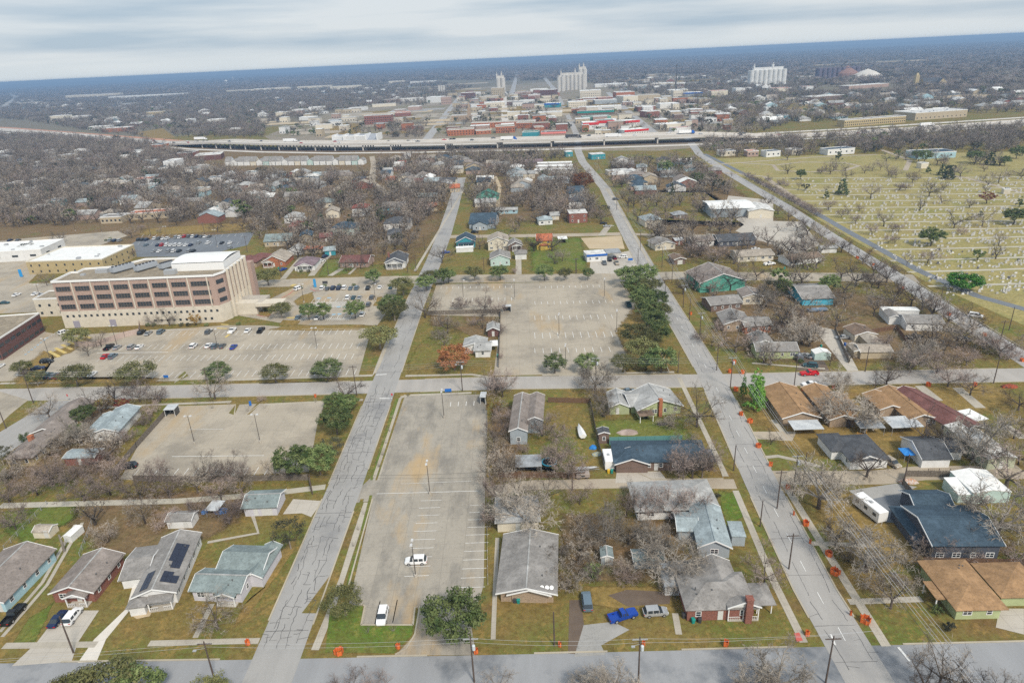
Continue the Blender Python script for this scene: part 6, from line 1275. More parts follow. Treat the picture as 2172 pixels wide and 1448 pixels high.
for x, y, r_, lb, R0, n in ((720, 1385, 0, 'wide orange netting box near the front road', 1.9, 6), (845, 1374, 0, 'small orange netting left of the driveway mouth', .9, 5), (1010, 1384, 0, 'orange netting below the big evergreen oak', .9, 6), (1187, 1370, 0, 'orange netting beside a dark utility pole', .7, 6), (1365, 1368, 0, 'narrow orange netting by a street-side pole', .7, 4), (1540, 1368, 0, 'triangular orange netting near the front road', 1.3, 4), (526, 1366, 0, 'orange netting at the corner of the front road', 1.0, 5),
 (1711, 1347, 0, 'orange netting beside the red kerb ramp', .9, 6), (1709, 1113, 0, 'round orange netting below the wide pale tree', 1.5, 8), (1758, 1177, 0, 'orange netting with dark soil on the verge', 1.5, 8), (1771, 1216, 0, 'larger torn orange netting on the verge', 2.0, 9), (1835, 1318, 0, 'collapsed red-orange netting beside a dug pit', 2.0, 9), (1670, 1036, 0, 'orange netting at the alley corner', 1.2, 6),
 (1608, 948, 0, 'orange netting left of the pale curved path', 1.4, 7), (1634, 988, 0, 'boxy orange netting on the green corner lawn', 1.2, 4), (1590, 896, 0, 'long orange netting with dark fill', 1.6, 6), (1572, 880, 0, 'orange netting around a dark hole', 1.3, 7), (1560, 828, 0, 'orange netting at the corner below the pines', 1.6, 8), (1557, 770, 0, 'orange netting above the crossroads', 1.4, 7),
 (1548, 790, 0, 'orange netting beside the crossroads pole', 1.4, 7), (1575, 792, 0, 'orange netting under a bare tree by the crossroads', 1.4, 7), (1682, 824, 0, 'small orange netting at a pole foot', .7, 5), (1704, 828, 0, 'round orange netting before the first tan-roofed duplex', 1.3, 8), (1724, 825, 0, 'little orange netting behind the tan-roofed duplexes', .8, 6), (1767, 823, 0, 'orange netting left of a leaning bare tree', 1.2, 7),
 (1969, 818, 0, 'orange netting left of the dark red roof', 1.5, 8), (2068, 818, 0, 'orange netting under a bare tree on the right', 1.3, 8), (1465, 667, 0, 'orange netting half-way up the right-hand street', 1.3, 6), (1818, 548, 0, 'orange netting beside the diagonal street', 1.5, 7), (1852, 563, 0, 'orange netting on the diagonal street corner', 1.2, 6), (1915, 613, 0, 'orange netting near the blue panel', 1.2, 6),
 (1966, 641, 0, 'orange netting between two bare trees', 1.3, 6), (2012, 668, 0, 'orange netting before the diagonal street', 1.6, 6), (2088, 712, 0, 'faded orange netting beside the diagonal street', 1.6, 6), (2110, 728, 0, 'long orange netting beside the diagonal street pole', 2.2, 7), (2168, 766, 0, 'bright orange netting at the right edge', 1.6, 5), (669, 842, 0, 'small orange netting on the lot verge', .8, 5),
 (1683, 1092, 0, 'tiny orange marker at the kerb', .4, 5), (1718, 1152, 0, 'tiny orange netting at the kerb by a path', .5, 5), (1804, 1304, 0, 'tiny orange marker above the dug pit', .4, 5)):
 barrier(x, y, R0, n, label=lb)
# cars on the streets and in yards
for a in (('pickup', 'black', 31, 1308, 90, 'black pickup truck on the two-track driveway', 0), ('sedan', 'navy', 124, 1316, 90, 'dark blue sedan parked beside a white suv', 0), ('suv', 'white', 156, 1311, 90, 'white suv parked beside a dark blue sedan', 0), ('suv', 'white', 883, 1193, 180, 'white suv parked across the painted bays', 0), ('suv', 'white', 812, 1310, -90, 'white suv with roof rails between two bare shrubs', 0),
 ('van', 'steel', 1245, 1280, 90, 'grey-blue minivan on the muddy drive', 0), ('pickup', 'blue', 1321, 1310, 17, 'bright blue pickup truck on the gravel drive', 0), ('suv', 'silver', 1390, 1302, 3, 'silver suv behind the blue pickup truck', 0), ('sedan', 'red', 1508, 1196, 175, 'bright red car below the slate blue gabled house', 0), ('suv', 'tan', 1891, 985, -70, 'tan suv beside the white charcoal-roofed house', 0),
 ('sedan', 'steel', 1333, 832, 5, 'grey-blue sedan behind the green garage', 0), ('pickup', 'red', 1716, 795, 180, 'red pickup truck on the cross street', 0), ('sedan', 'white', 1717, 817, 180, 'white sedan on the cross street below the red pickup', 0), ('suv', 'teal', 1719, 778, 160, 'dark teal suv beside a small dark trailer', 0), ('sedan', 'silver', 1710, 757, 120, 'silver car beside the white metal shed', 0), ('sedan', 'silver', 1786, 718, 180, 'silver sedan beside the long driveway', 0),
 ('pickup', 'black', 1938, 718, 0, 'dark pickup truck behind the white house', 0), ('sedan', 'black', 2022, 704, -30, 'black sedan under a big bare tree', 0), ('sedan', 'black', 2045, 721, -30, 'second black sedan nearest the diagonal street', 0), ('van', 'white', 2068, 672, -35, 'white van driving on the diagonal street', 0), ('suv', 'black', 273, 992, 185, 'dark suv at the left edge of the empty lot', 0), ('pickup', 'teal', 1333, 648, 90, 'dark teal pickup truck alone in the big lot', 0),
 ('pickup', 'grey', 1282, 560, -90, 'grey pickup truck before the repair shop', 0), ('suv', 'black', 1293, 553, -90, 'black suv between two trucks at the repair shop', 0), ('pickup', 'tan', 1308, 560, -90, 'tan pickup truck at the repair shop', 0), ('suv', 'white', 1321, 547, 180, 'white suv at the corner of the repair shop', 0), ('sedan', 'maroon', 1304, 549, -90, 'maroon car under the repair shop canopy', 0), ('van', 'silver', 1242, 548, 90, 'pale van left of the repair shop', 0),
 ('sedan', 'blue', 601, 573, 60, 'blue car beside the beige-gabled bungalow', 0), ('suv', 'white', 682, 556, 70, 'white suv on the long driveway', 0), ('suv', 'navy', 690, 546, 70, 'dark suv behind the white suv on the long driveway', 0), ('sedan', 'blue', 946, 537, 10, 'light blue car left of the street under a bare tree', 0), ('suv', 'black', 1007, 494, 0, 'black suv behind the dark teal bungalow', 0), ('sedan', 'black', 1280, 475, 0, 'black car on the curved driveway', 0),
 ('sedan', 'silver', 1287, 481, 0, 'silver car on the curved driveway', 0), ('suv', 'black', 1196, 513, -90, 'black suv under the white car canopy', 0), ('suv', 'white', 647, 466, 90, 'white suv beside the red pyramid roof', 0), ('suv', 'steel', 786, 476, 90, 'grey-blue suv on a looping driveway', 0), ('sedan', 'white', 1637, 402, -60, 'white sedan driving beside the crape myrtle row', 0), ('sedan', 'white', 1603, 530, 0, 'white car beside the dark roofs', 0), ('sedan', 'teal', 1690, 522, 20, 'dark teal car in a cluttered yard', 0),
 ('pickup', 'white', 1632, 562, 10, 'white pickup truck on the cluttered driveway', 0), ('sedan', 'black', 1053, 823, 180, 'dark car under the purplish bare tree', 0), ('sedan', 'steel', 1234, 420, 100, 'dark car on the right-hand street near the rust-leaved oak', 0), ('suv', 'grey', 1306, 424, 0, 'grey suv beside the right-hand street', 0)):
 CAR(a[0], a[1], a[2], a[3], a[4], label=a[5], group=None)
ORD = ['first', 'second', 'third', 'fourth', 'fifth', 'sixth', 'seventh', 'eighth', 'ninth', 'tenth', 'eleventh', 'twelfth', 'thirteenth', 'fourteenth', 'fifteenth', 'sixteenth', 'seventeenth', 'eighteenth', 'nineteenth']
def row(where, lst, ang=90):
 for i, (k, c, x, y) in enumerate(sorted(lst, key=lambda q: q[2])):
  CAR(k, c, x, y, ang, label='%s %s, %s from the left in %s' % (c, {'suv': 'suv', 'sedan': 'sedan', 'pickup': 'pickup truck', 'van': 'van'}[k], ORD[i], where), group='cars parked at the hospital')
row('the row along the hospital wall', [('suv', 'black', 301, 707), ('sedan', 'silver', 315, 709), ('suv', 'steel', 342, 706), ('suv', 'grey', 443, 706), ('pickup', 'white', 493, 704), ('sedan', 'white', 526, 703), ('pickup', 'black', 554, 703)])
row('the middle hospital row', [('pickup', 'black', 232, 739), ('sedan', 'silver', 249, 739), ('suv', 'silver', 280, 738), ('sedan', 'white', 296, 738), ('suv', 'white', 411, 736), ('sedan', 'white', 443, 735), ('suv', 'steel', 456, 737), ('sedan', 'grey', 472, 736), ('sedan', 'blue', 496, 738)])
row('the near hospital row', [('sedan', 'red', 224, 758), ('suv', 'steel', 240, 758)]); row('the row under the oaks by the cross street', [('suv', 'teal', 102, 799), ('sedan', 'grey', 116, 799), ('sedan', 'maroon', 128, 800), ('sedan', 'grey', 178, 799), ('sedan', 'white', 196, 796)])
for a in (('suv', 'black', 100, 769, 5, 'black suv parked sideways at the lot corner'), ('sedan', 'navy', 81, 783, 15, 'navy sedan at the corner under a small oak'), ('sedan', 'white', 0, 779, 90, 'white sedan cut by the left edge'), ('suv', 'white', 137, 707, 60, 'white suv beside the service yard wall'), ('sedan', 'white', 36, 627, 80, 'white sedan in the left lot'), ('sedan', 'white', 76, 625, 85, 'white car left of the hospital link'), ('sedan', 'silver', 90, 627, 85, 'silver car left of the hospital link'), ('sedan', 'tan', 111, 624, 90, 'tan car near the hospital corner'), ('sedan', 'teal', 10, 644, 0, 'dark teal car behind the low brick building'), ('suv', 'black', 108, 640, 20, 'black car behind the hospital link'), ('van', 'white', 633, 614, 60, 'white van on the curved hospital drive')):
 CAR(a[0], a[1], a[2], a[3], a[4], label=a[5], group='cars parked at the hospital')
row('the back row by the entrance drive', [('suv', 'white', 684, 613), ('sedan', 'grey', 695, 614), ('suv', 'navy', 707, 613), ('suv', 'navy', 719, 613), ('suv', 'white', 731, 612), ('sedan', 'steel', 744, 613), ('suv', 'steel', 757, 613), ('suv', 'black', 781, 613), ('sedan', 'white', 806, 611), ('sedan', 'teal', 829, 611)])
row('the second row by the entrance', [('suv', 'white', 738, 633), ('sedan', 'teal', 750, 633), ('sedan', 'silver', 763, 633), ('suv', 'grey', 789, 633)]); row('the third row by the entrance', [('sedan', 'white', 768, 647), ('suv', 'grey', 782, 648)]); row('the nearest row by the entrance', [('sedan', 'steel', 632, 675), ('sedan', 'white', 673, 676), ('suv', 'white', 769, 669)])
z = lambda a, y: [(x/3.879, 480+y/3.879+3) for x in a]
cr = random.Random(9); cc = ['white', 'silver', 'grey', 'black', 'steel', 'white', 'navy', 'white']
def lotrow(where, pts, red=()):
 row(where, [(cr.choice(('sedan', 'suv', 'suv')), 'red' if i in red else cr.choice(cc), x, y) for i, (x, y) in enumerate(pts)])
lotrow('the far row of the black lot', z([1275, 1310, 1345, 1380], 95)+z([1450, 1482], 84)+z([1521, 1555, 1590, 1622, 1655, 1690, 1725], 78), (6,)); lotrow('the left end of the black lot', z([910, 945, 985], 112)+z([1145, 1177, 1208], 104))
lotrow('the middle row of the black lot', z([1203, 1300, 1335, 1375, 1410, 1447, 1487, 1530, 1570], 148)+z([1637, 1715, 1828, 1893], 130), (2,)); lotrow('the near row of the black lot', z([1267, 1312, 1390, 1432, 1475, 1557, 1592], 198)+z([1893], 172)); lotrow('the back left lot', z([25, 130], 168)+z([55, 95], 215)+z([240, 290], 220)+z([85, 150], 108))
# ------------------------------------------------------------------ utility poles and cables
P1 = [pole(1648, 1078, 10.5), pole(1751, 1448, 10.5, 1), pole(1673, 1206, 9)]
rp_ = [pole(*a, **k) for a, k in (((1681, 1050), dict(h=11.5, trafo=True)), ((1549, 822), dict(h=11, trafo=True)), ((1484, 717), dict(h=10.5, trafo=True)), ((1449, 653), dict(h=10.5, trafo=True)), ((1404, 568), dict(h=11)), ((1358, 530), dict(h=11)), ((1308, 445), dict(h=11)), ((1262, 372), dict(h=11)))]
pole(1702, 1030, 9.5, 0); pole(1520, 785, 9.5, 1); pole(1462, 680, 9.5, 0); pole(1425, 601, 10, 1); pole(1556, 998, 7.5, 0); pole(1448, 1032, 8, 0); pole(1214, 1040, 8.5, 0); pole(1612, 1116, 7, 0); pole(1176, 1368, 8, 0)
pf = [pole(1354, 1448, 10.5, 1, True, lamp=True), pole(1006, 1446, 10.5, 1, True), pole(455, 1440, 9, 1, False, lamp=True)]; pole(156, 1384, 9, 0); pole(663, 1048, 6, 0)
pm = [pole(981, 829, 11, 2, True, lamp=True), pole(757, 839, 11, 1), pole(1264, 822, 11, 1, True, lamp=True), pole(447, 844, 11, 1), pole(71, 855, 12, 1, lamp=True)]
pole(13, 909, 9, 0); pole(1684, 821, 11, 1); pole(2107, 813, 9, 1); pole(1835, 788, 9, 0); pole(2120, 730, 9, 1); pole(1992, 652, 9, 0); pole(1917, 1023, 8, 0); pole(2140, 700, 9, 0); pole(1438, 790, 8, 0); pole(1410, 640, 8, 0); pole(1353, 560, 8, 0)
for x, y, h in ((865, 578, 11), (697, 583, 9), (791, 565, 9), (597, 588, 9), (883, 577, 9), (901, 530, 9), (525, 535, 10), (320, 500, 9), (435, 500, 9), (1221, 581, 8), (1223, 580, 8), (1027, 578, 8), (1695, 585, 8), (1675, 566, 8), (1535, 492, 10), (1380, 530, 10), (1330, 462, 9), (1305, 415, 9), (1333, 450, 10), (1285, 385, 9), (1270, 362, 9), (915, 470, 9), (965, 408, 9), (958, 440, 9), (1215, 388, 9), (1230, 400, 9)): pole(x, y, h, 1)
for k in range(4):
 dx = (-1.1, -.5, .5, 1.1)[k]; cable('power_line', [(q.x+dx, q.y, q.z+.5) for q in [Vector((66.5, 60, 10.8))]+rp_], .8, .030, label='%s overhead cable along the right-hand street' % ('leftmost', 'second', 'third', 'rightmost')[k])
cable('power_line', [(q.x, q.y, q.z-1.5) for q in [Vector((66.5, 60, 10))]+rp_[:5]], 1.0, .045, M_CABLED, 'thick low cable along the right-hand street')
mm = sorted([pm[0], pm[1], pm[2], pm[3], pm[4], rp_[1]], key=lambda q: q.x)
for k in range(3): cable('power_line', [(q.x, q.y, q.z+.35-k*.8) for q in mm], .8, .022, label='%s overhead cable along the cross street' % ('top', 'middle', 'bottom')[k])
ff = sorted(pf, key=lambda q: q.x)
for k in range(2): cable('power_line', [(-130, 87, 9)]+[(q.x, q.y, q.z-k*.9) for q in ff]+[(57, 86, 9.5)], .7, .02, label='%s overhead cable along the front road' % ('upper', 'lower')[k])
cable('power_line', [at(663, 1048)+Vector((0, 0, 5.8)), at(1214, 1040)+Vector((0, 0, 7.5))], 1.2, .035, M_CABLED, 'dark cable crossing the worn parking lot')
cable('power_line', [at(663, 1048)+Vector((0, 0, 5.2)), at(1448, 1032)+Vector((0, 0, 7))], 2.0, .03, M_CABLED, 'second dark cable crossing the worn parking lot')
for x, y, h, n, a in ((882, 1223, 9, 2, 90), (912, 1047, 9.3, 2, 90), (942, 886, 9.3, 2, 90), (413, 941, 9.3, 2, 0), (552, 938, 9.3, 2, 0), (1186, 712, 9, 2, 80), (1308, 704, 9, 2, 80), (1200, 782, 9, 2, 80), (1282, 632, 9, 2, 80), (983, 634, 9, 1, 0), (1092, 634, 9, 2, 90), (673, 742, 9.2, 2, 0), (463, 743, 9, 2, 0), (249, 735, 9, 2, 0), (107, 763, 9, 2, 0), (645, 642, 9, 2, 0), (797, 640, 8.5, 1, 0), (87, 636, 8, 2, 0), (357, 516, 11, 2, 0), (461, 524, 11, 2, 0), (216, 494, 10, 1, 0), (160, 490, 9, 1, 0)): lamp_post(x, y, h, n, ang=a)
# ------------------------------------------------------------------ trees that the photograph places one by one
for a in (
 ('pale', 1116, 1116, 10.5, 1.15), ('pale', 1282, 1150, 8.5, 1.0), ('pale', 1418, 1222, 9.5, 1.15), ('pale', 1385, 1170, 8, .9), ('plum', 1357, 1102, 9.5, .8), ('bare', 1329, 1096, 9, .6), ('plum', 1420, 1100, 9.5, .9), ('plum', 1470, 1096, 8, .9), ('brush', 1203, 1250, 5.5, 1.1), ('brush', 1252, 1228, 5, 1.0), ('brush', 1183, 1190, 5, 1), ('brush', 1230, 1170, 5, 1.1), ('brush', 1320, 1215, 4, 1), ('greenshrub', 1258, 1224, 3, 1), ('brush', 1420, 1260, 4, .8), ('brush', 1120, 1255, 3, .7), ('bush', 1330, 1235, 4, 1.1),
 ('bare', 462, 1332, 8, 1.15), ('ivyoak', 617, 1163, 8, .9), ('bare', 309, 1110, 8.5, .9), ('plum', 34, 1122, 8, 1.0), ('brush', 229, 1150, 5, .9), ('plum', 180, 1062, 8, 1.1), ('plum', 235, 1050, 8.5, 1.1), ('plum', 300, 1060, 8.5, 1.1), ('plum', 360, 1055, 8, 1.1), ('bare', 420, 1045, 8, 1), ('plum', 470, 1060, 7, 1.1), ('bare', 515, 1050, 7, 1), ('plum', 140, 1030, 7.5, 1.1), ('plum', 250, 1015, 7, 1.1), ('bush', 355, 1110, 5, 1.1), ('bush', 490, 1100, 5, 1.3), ('bush', 520, 1075, 5, 1.2), ('plum', 420, 1095, 6, 1), ('plum', 20, 1065, 7, 1.2), ('plum', 80, 1050, 6.5, 1.2),
 ('plum', 340, 1022, 8, .75), ('bare', 438, 1020, 8, .8), ('plum', 464, 1020, 8, .7), ('plum', 490, 1018, 7.5, .8), ('plum', 515, 1020, 7, .8), ('bare', 585, 1016, 6, 1.2), ('bush', 610, 1012, 3.4, 1), ('greenshrub', 130, 1262, 1.8, .9), ('greenshrub', 300, 1275, 1, 1),
 ('bare', 107, 890, 9.5, 1.05), ('sparse', 245, 858, 9.5, 1.15), ('plum', 297, 852, 8.5, 1.15), ('bare', 330, 856, 7, 1), ('bare', 456, 846, 10, 1.1), ('pale', 174, 942, 8.5, .9), ('oak', 182, 896, 6, 1), ('goldleaf', 226, 868, 5, 1.1), ('redleaf', 262, 868, 4, 1.2), ('oak', 165, 928, 4.5, .9), ('brush', 130, 945, 5, 1.2), ('brush', 110, 965, 5, 1.2), ('plum', 60, 985, 6, 1.1), ('brush', 230, 950, 5, 1.3), ('plum', 210, 990, 6.5, 1.1), ('bush', 270, 935, 4.5, 1.2), ('bush', 305, 900, 4.5, 1.1), ('bush', 322, 880, 5, 1), ('greenshrub', 60, 935, 3, 1), ('ivyoak', 8, 985, 6, 1.1), ('bush', 180, 1010, 5, 1.2), ('plum', 100, 1015, 6.5, 1.2), ('brush', 10, 1020, 5, 1.3), ('bush', 340, 850, 5, 1), ('brush', 205, 905, 4, 1),
 ('sparse', 56, 800, 6.5, .9), ('olive', 52, 798, 6.5, .9), ('olive', 81, 818, 6, .9), ('olive', 165, 818, 8, 1.15), ('olive', 293, 816, 8.5, 1.3), ('oak', 466, 812, 7.5, 1.1), ('olive', 586, 811, 7, 1.15), ('oak', 696, 806, 7.5, 1.2), ('olive', 675, 800, 4, 1), ('sparse', 734, 852, 10, 1), ('bare', 1035, 828, 6.5, 1), ('plum', 1066, 842, 10, 1.05), ('plum', 1052, 835, 7, 1.0),
 ('oak', 626, 1012, 9, 1.05), ('oak', 680, 1006, 8.5, .95), ('ivyoak', 704, 980, 7.5, 1.1), ('oak', 716, 921, 8.5, 1.0), ('oak', 712, 872, 6, 1.1), ('oak', 740, 872, 5.5, 1.1), ('bush', 555, 850, 2.5, 1), ('olive', 733, 1305, 6.5, 1.0), ('oak', 965, 1357, 9.8, 1.08), ('olive', 232, 1508, 8.5, 1.3), ('oak', 290, 1515, 8, 1.2), ('olive', 165, 1500, 6.5, 1.1), ('olive', 450, 1500, 6, 1.0),
 ('plum', 740, 1478, 5.5, 1.1), ('plum', 800, 1480, 5, 1.1), ('bare', 1060, 1470, 5, 1.1), ('pale', 1300, 1490, 7.5, 1.1), ('pale', 1240, 1480, 5.5, 1.1), ('pale', 1645, 1478, 8.5, 1.0), ('pale', 1600, 1480, 6, 1.0), ('sparse', 1955, 1468, 8, .8), ('bare', 1990, 1462, 11, .7), ('sparse', 2040, 1490, 8, 1.1), ('bare', 2120, 1480, 5, 1.1),
 ('pale', 1736, 1078, 13.5, .85), ('sparse', 1771, 1157, 8.5, .9), ('pale', 1836, 1211, 11, 1.1), ('bare', 1889, 1290, 9.5, 1.0), ('pale', 2112, 1140, 12.5, 1.1), ('plum', 1622, 1238, 8, .95), ('sparse', 1838, 1011, 8.5, 1.1), ('pale', 1799, 905, 11, 1.2), ('sparse', 1961, 946, 10, 1.05), ('sparse', 1880, 822, 9.5, .9), ('pale', 1778, 826, 6.5, 1.1), ('plum', 2010, 820, 8.5, 1.35), ('bare', 2057, 838, 8, 1.15), ('pale', 2064, 973, 13, 1.0), ('sparse', 1635, 942, 4.5, .9), ('sparse', 1856, 824, 6, .8), ('sparse', 1760, 776, 7, .6), ('pale', 1936, 778, 10, 1.1), ('bare', 1884, 800, 6, 1), ('brush', 1950, 1195, 4, 1), ('bush', 2150, 1190, 5, 1.2), ('bush', 2060, 1185, 3.6, 1.1), ('bush', 1905, 1240, 3, 1), ('brush', 1800, 1190, 3, 1), ('plum', 1975, 1180, 6.5, 1.1), ('bare', 2040, 1180, 6.5, .8), ('plum', 2160, 985, 8, 1), ('bare', 2150, 930, 8, 1.1), ('bush', 2025, 960, 4, 1), ('sparse', 2160, 870, 8, 1.1),
 ('pine', 1598, 869, 14, .72), ('pine', 1608, 860, 12, .62), ('pine', 1576, 840, 8, .5), ('sparse', 1604, 594, 10, 1.05), ('sparse', 1932, 650, 11, .9), ('sparse', 1956, 657, 11.5, 1.1), ('bare', 1853, 671, 11, 1.0), ('sparse', 1892, 651, 9.5, 1.0), ('sparse', 1783, 592, 10, 1.15), ('pale', 1701, 730, 10.5, 1.1), ('bare', 2028, 738, 13, 1.0), ('bare', 2000, 755, 8, .8), ('plum', 1930, 790, 8, 1), ('plum', 1985, 792, 9, 1.1), ('plum', 2050, 775, 8, 1.1), ('brush', 2090, 740, 6, 1.1), ('bush', 2140, 760, 6, 1.2), ('sparse', 1802, 767, 6, .7), ('bare', 1791, 645, 10, .95), ('bare', 1770, 650, 7, 1.0), ('ivyoak', 1642, 640, 10, 1.1), ('oak', 1660, 628, 8, .8), ('pale', 1625, 650, 9, .9),
 ('bright', 2040, 616, 7.5, 1.25), ('oak', 1757, 623, 8.5, .95), ('plum', 1848, 612, 9, .9), ('sparse', 1785, 535, 8.5, 1.0), ('sparse', 1800, 537, 8, .9), ('sparse', 1700, 515, 9, .9), ('bare', 1725, 520, 8, 1), ('bare', 1923, 563, 7, .7), ('sparse', 1449, 624, 9.5, 1.0), ('sparse', 1548, 616, 11, 1.1), ('sparse', 1556, 696, 9, 1.0), ('bush', 1528, 700, 5, 1.0), ('bush', 1600, 712, 5, 1.2), ('plum', 1480, 545, 9, 1.1), ('plum', 1520, 552, 9, 1.2), ('bare', 1565, 575, 9, 1.0), ('sparse', 1410, 600, 5, 1), ('bare', 1400, 530, 8, 1.0), ('brush', 1660, 745, 5, .9), ('plum', 1590, 735, 6, .9), ('bare', 1510, 735, 7, 1),
 ('bush', 1480, 720, 4, 1.1), ('bare', 1610, 690, 7, 1), ('plum', 1685, 690, 8, 1.1), ('bush', 1650, 700, 5, 1.2), ('bare', 1735, 700, 8, 1), ('brush', 1810, 745, 4, 1), ('plum', 1870, 745, 7, 1), ('bare', 1960, 735, 7, .8),
 ('rust', 965, 786, 9.5, 1.1), ('rust', 1235, 406, 15, 1.0), ('bare', 902, 674, 12, 1.15), ('bare', 950, 708, 9, 1.0), ('bare', 925, 660, 6, .8), ('bush', 978, 655, 6, 1.2), ('plum', 1030, 660, 9, 1.0), ('plum', 1058, 668, 7, 1.0), ('bush', 1005, 690, 4, 1), ('bush', 1060, 705, 4, 1.2), ('bush', 1062, 760, 3, .6), ('brush', 935, 720, 5, 1),
 ('pale', 1262, 828, 9, 1.05), ('bare', 1262, 850, 7, .9), ('bare', 1478, 905, 13, 1.0), ('plum', 1469, 1015, 11, .95), ('plum', 1440, 1014, 8.5, .8), ('bare', 1489, 1014, 9, .8), ('plum', 1206, 1015, 9, 1.15), ('plum', 1170, 990, 7.5, .9), ('plum', 1150, 925, 7.5, 1.1), ('plum', 1180, 935, 7, 1.0), ('brush', 1279, 884, 6, .9), ('brush', 1275, 860, 5.5, .9), ('greenshrub', 1386, 872, 4.5, 1), ('brush', 1420, 905, 4.5, 1.1), ('brush', 1370, 885, 4, .9), ('goldleaf', 1048, 880, 5, 1.0), ('plum', 1065, 900, 7, .9), ('plum', 1055, 935, 7.5, 1), ('bare', 1050, 970, 8, .9), ('brush', 1058, 990, 6, 1), ('bare', 1043, 1025, 8, 1.0), ('plum', 1050, 1065, 8, 1), ('bush', 1045, 1100, 5, 1), ('plum', 1035, 1120, 6, .6), ('bare', 1085, 1010, 7, .9), ('bush', 1110, 960, 4, .8), ('plum', 1190, 980, 7, 1), ('bare', 1100, 1060, 8, 1.1), ('bare', 1160, 1065, 7.5, 1.1), ('plum', 1230, 1070, 6, 1), ('bush', 1150, 855, 2.5, .8), ('brush', 1450, 960, 6, 1), ('plum', 1505, 1000, 7, .8),
 ('olive', 570, 606, 9, 1.1), ('oak', 794, 603, 7.5, .95), ('olive', 856, 626, 9, 1.05), ('oak', 833, 670, 9.5, 1.1), ('olive', 838, 680, 9, 1.0), ('olive', 807, 740, 9.5, 1.15), ('olive', 598, 675, 7.5, 1.05), ('oak', 656, 678, 7.5, .95), ('oak', 687, 678, 7.5, .95), ('oak', 754, 675, 8, 1.0), ('oak', 905, 616, 7.5, 1.1), ('olive', 912, 602, 7, 1.1), ('oak', 942, 603, 8, 1.0), ('oak', 952, 600, 7, 1.0), ('olive', 1007, 595, 7.5, 1.05), ('oak', 1061, 595, 8, 1.0), ('oak', 1155, 595, 8, .95), ('olive', 1199, 595, 6.5, .9), ('oak', 1247, 595, 6.5, .75), ('bare', 938, 558, 11, 1.2), ('bare', 735, 575, 8.5, 1.0), ('sparse', 766, 570, 8, .9), ('bare', 1017, 605, 3, .8),
 ('oak', 1332, 606, 9.5, 1.1), ('oak', 1368, 603, 9.5, 1.1), ('oak', 1350, 630, 9, 1.1), ('olive', 1374, 628, 9, 1.0), ('oak', 1366, 655, 9, 1.1), ('oak', 1390, 655, 8.5, 1.0), ('oak', 1376, 680, 9, 1.1), ('olive', 1400, 680, 8, .9), ('oak', 1390, 705, 8.5, 1.1), ('oak', 1398, 727, 8, .9), ('olive', 1352, 735, 9, 1.2), ('olive', 1378, 745, 8, .9), ('olive', 1358, 765, 8.5, 1.1), ('olive', 1325, 791, 7, 1.05), ('oak', 1403, 790, 9, 1.1), ('oak', 1370, 788, 6, .8), ('oak', 1177, 791, 7, 1.0), ('oak', 1244, 790, 7, 1.0), ('sparse', 1238, 792, 4, .8),
 ('sparse', 1133, 533, 11, 1.1), ('bare', 1176, 558, 7.5, 1.1), ('bare', 1193, 554, 7.5, 1.0), ('bush', 1092, 580, 4, .7), ('plum', 1110, 540, 5, 1), ('cedar', 683, 485, 11, 1.1), ('cedar', 598, 415, 10, 1.0), ('ivyoak', 1281, 458, 8, 1.0), ('cedar', 1425, 415, 10, .6), ('oak', 1410, 372, 13, .9), ('oak', 1480, 390, 9, 1.4), ('oak', 1505, 385, 8, 1.2), ('goldleaf', 857, 440, 7, 1.2), ('goldleaf', 937, 452, 8, 1), ('bare', 1275, 470, 10, 1.4), ('plum', 1265, 462, 8, 1.2), ('greenshrub', 1503, 510, 3.5, 1.2), ('bare', 1443, 500, 9, 1.0), ('bare', 1385, 520, 6, 1), ('bare', 1427, 440, 9, .9), ('bare', 1480, 450, 9, .9), ('bare', 1360, 430, 9, 1.1), ('bare', 1380, 425, 9, 1.2), ('bare', 1400, 428, 9, 1.1),
 ('oak', 1698, 381, 8, .9), ('cedar', 1785, 413, 12, 1.1), ('bush', 1630, 385, 5, .9), ('bush', 1655, 392, 5, 1.1), ('bush', 1668, 395, 5, .9), ('bare', 1846, 422, 12, 1.1), ('bare', 1970, 418, 12, 1.25), ('plum', 1757, 446, 8, 1.1), ('plum', 1784, 462, 7, 1.0), ('plum', 1822, 448, 5, 1.2), ('plum', 1815, 474, 7, 1.0), ('bare', 1874, 480, 9.5, 1.1), ('plum', 1849, 497, 7, 1.0), ('plum', 1893, 492, 6, .9), ('plum', 1906, 492, 6, 1.0), ('sparse', 2023, 484, 10, 1.1), ('bare', 2083, 480, 10, 1.15), ('bush', 2039, 497, 5, 1.0), ('oak', 2150, 476, 9, 1.25), ('redleaf', 2092, 432, 8, 1.2), ('bare', 2060, 440, 6, 1), ('oak', 1974, 522, 9.5, 1.1), ('plum', 1883, 517, 6, .9), ('plum', 1898, 517, 5.5, .9), ('bare', 2118, 521, 8, .9), ('plum', 1967, 558, 7.5, 1.2), ('bare', 1694, 402, 7, .7),
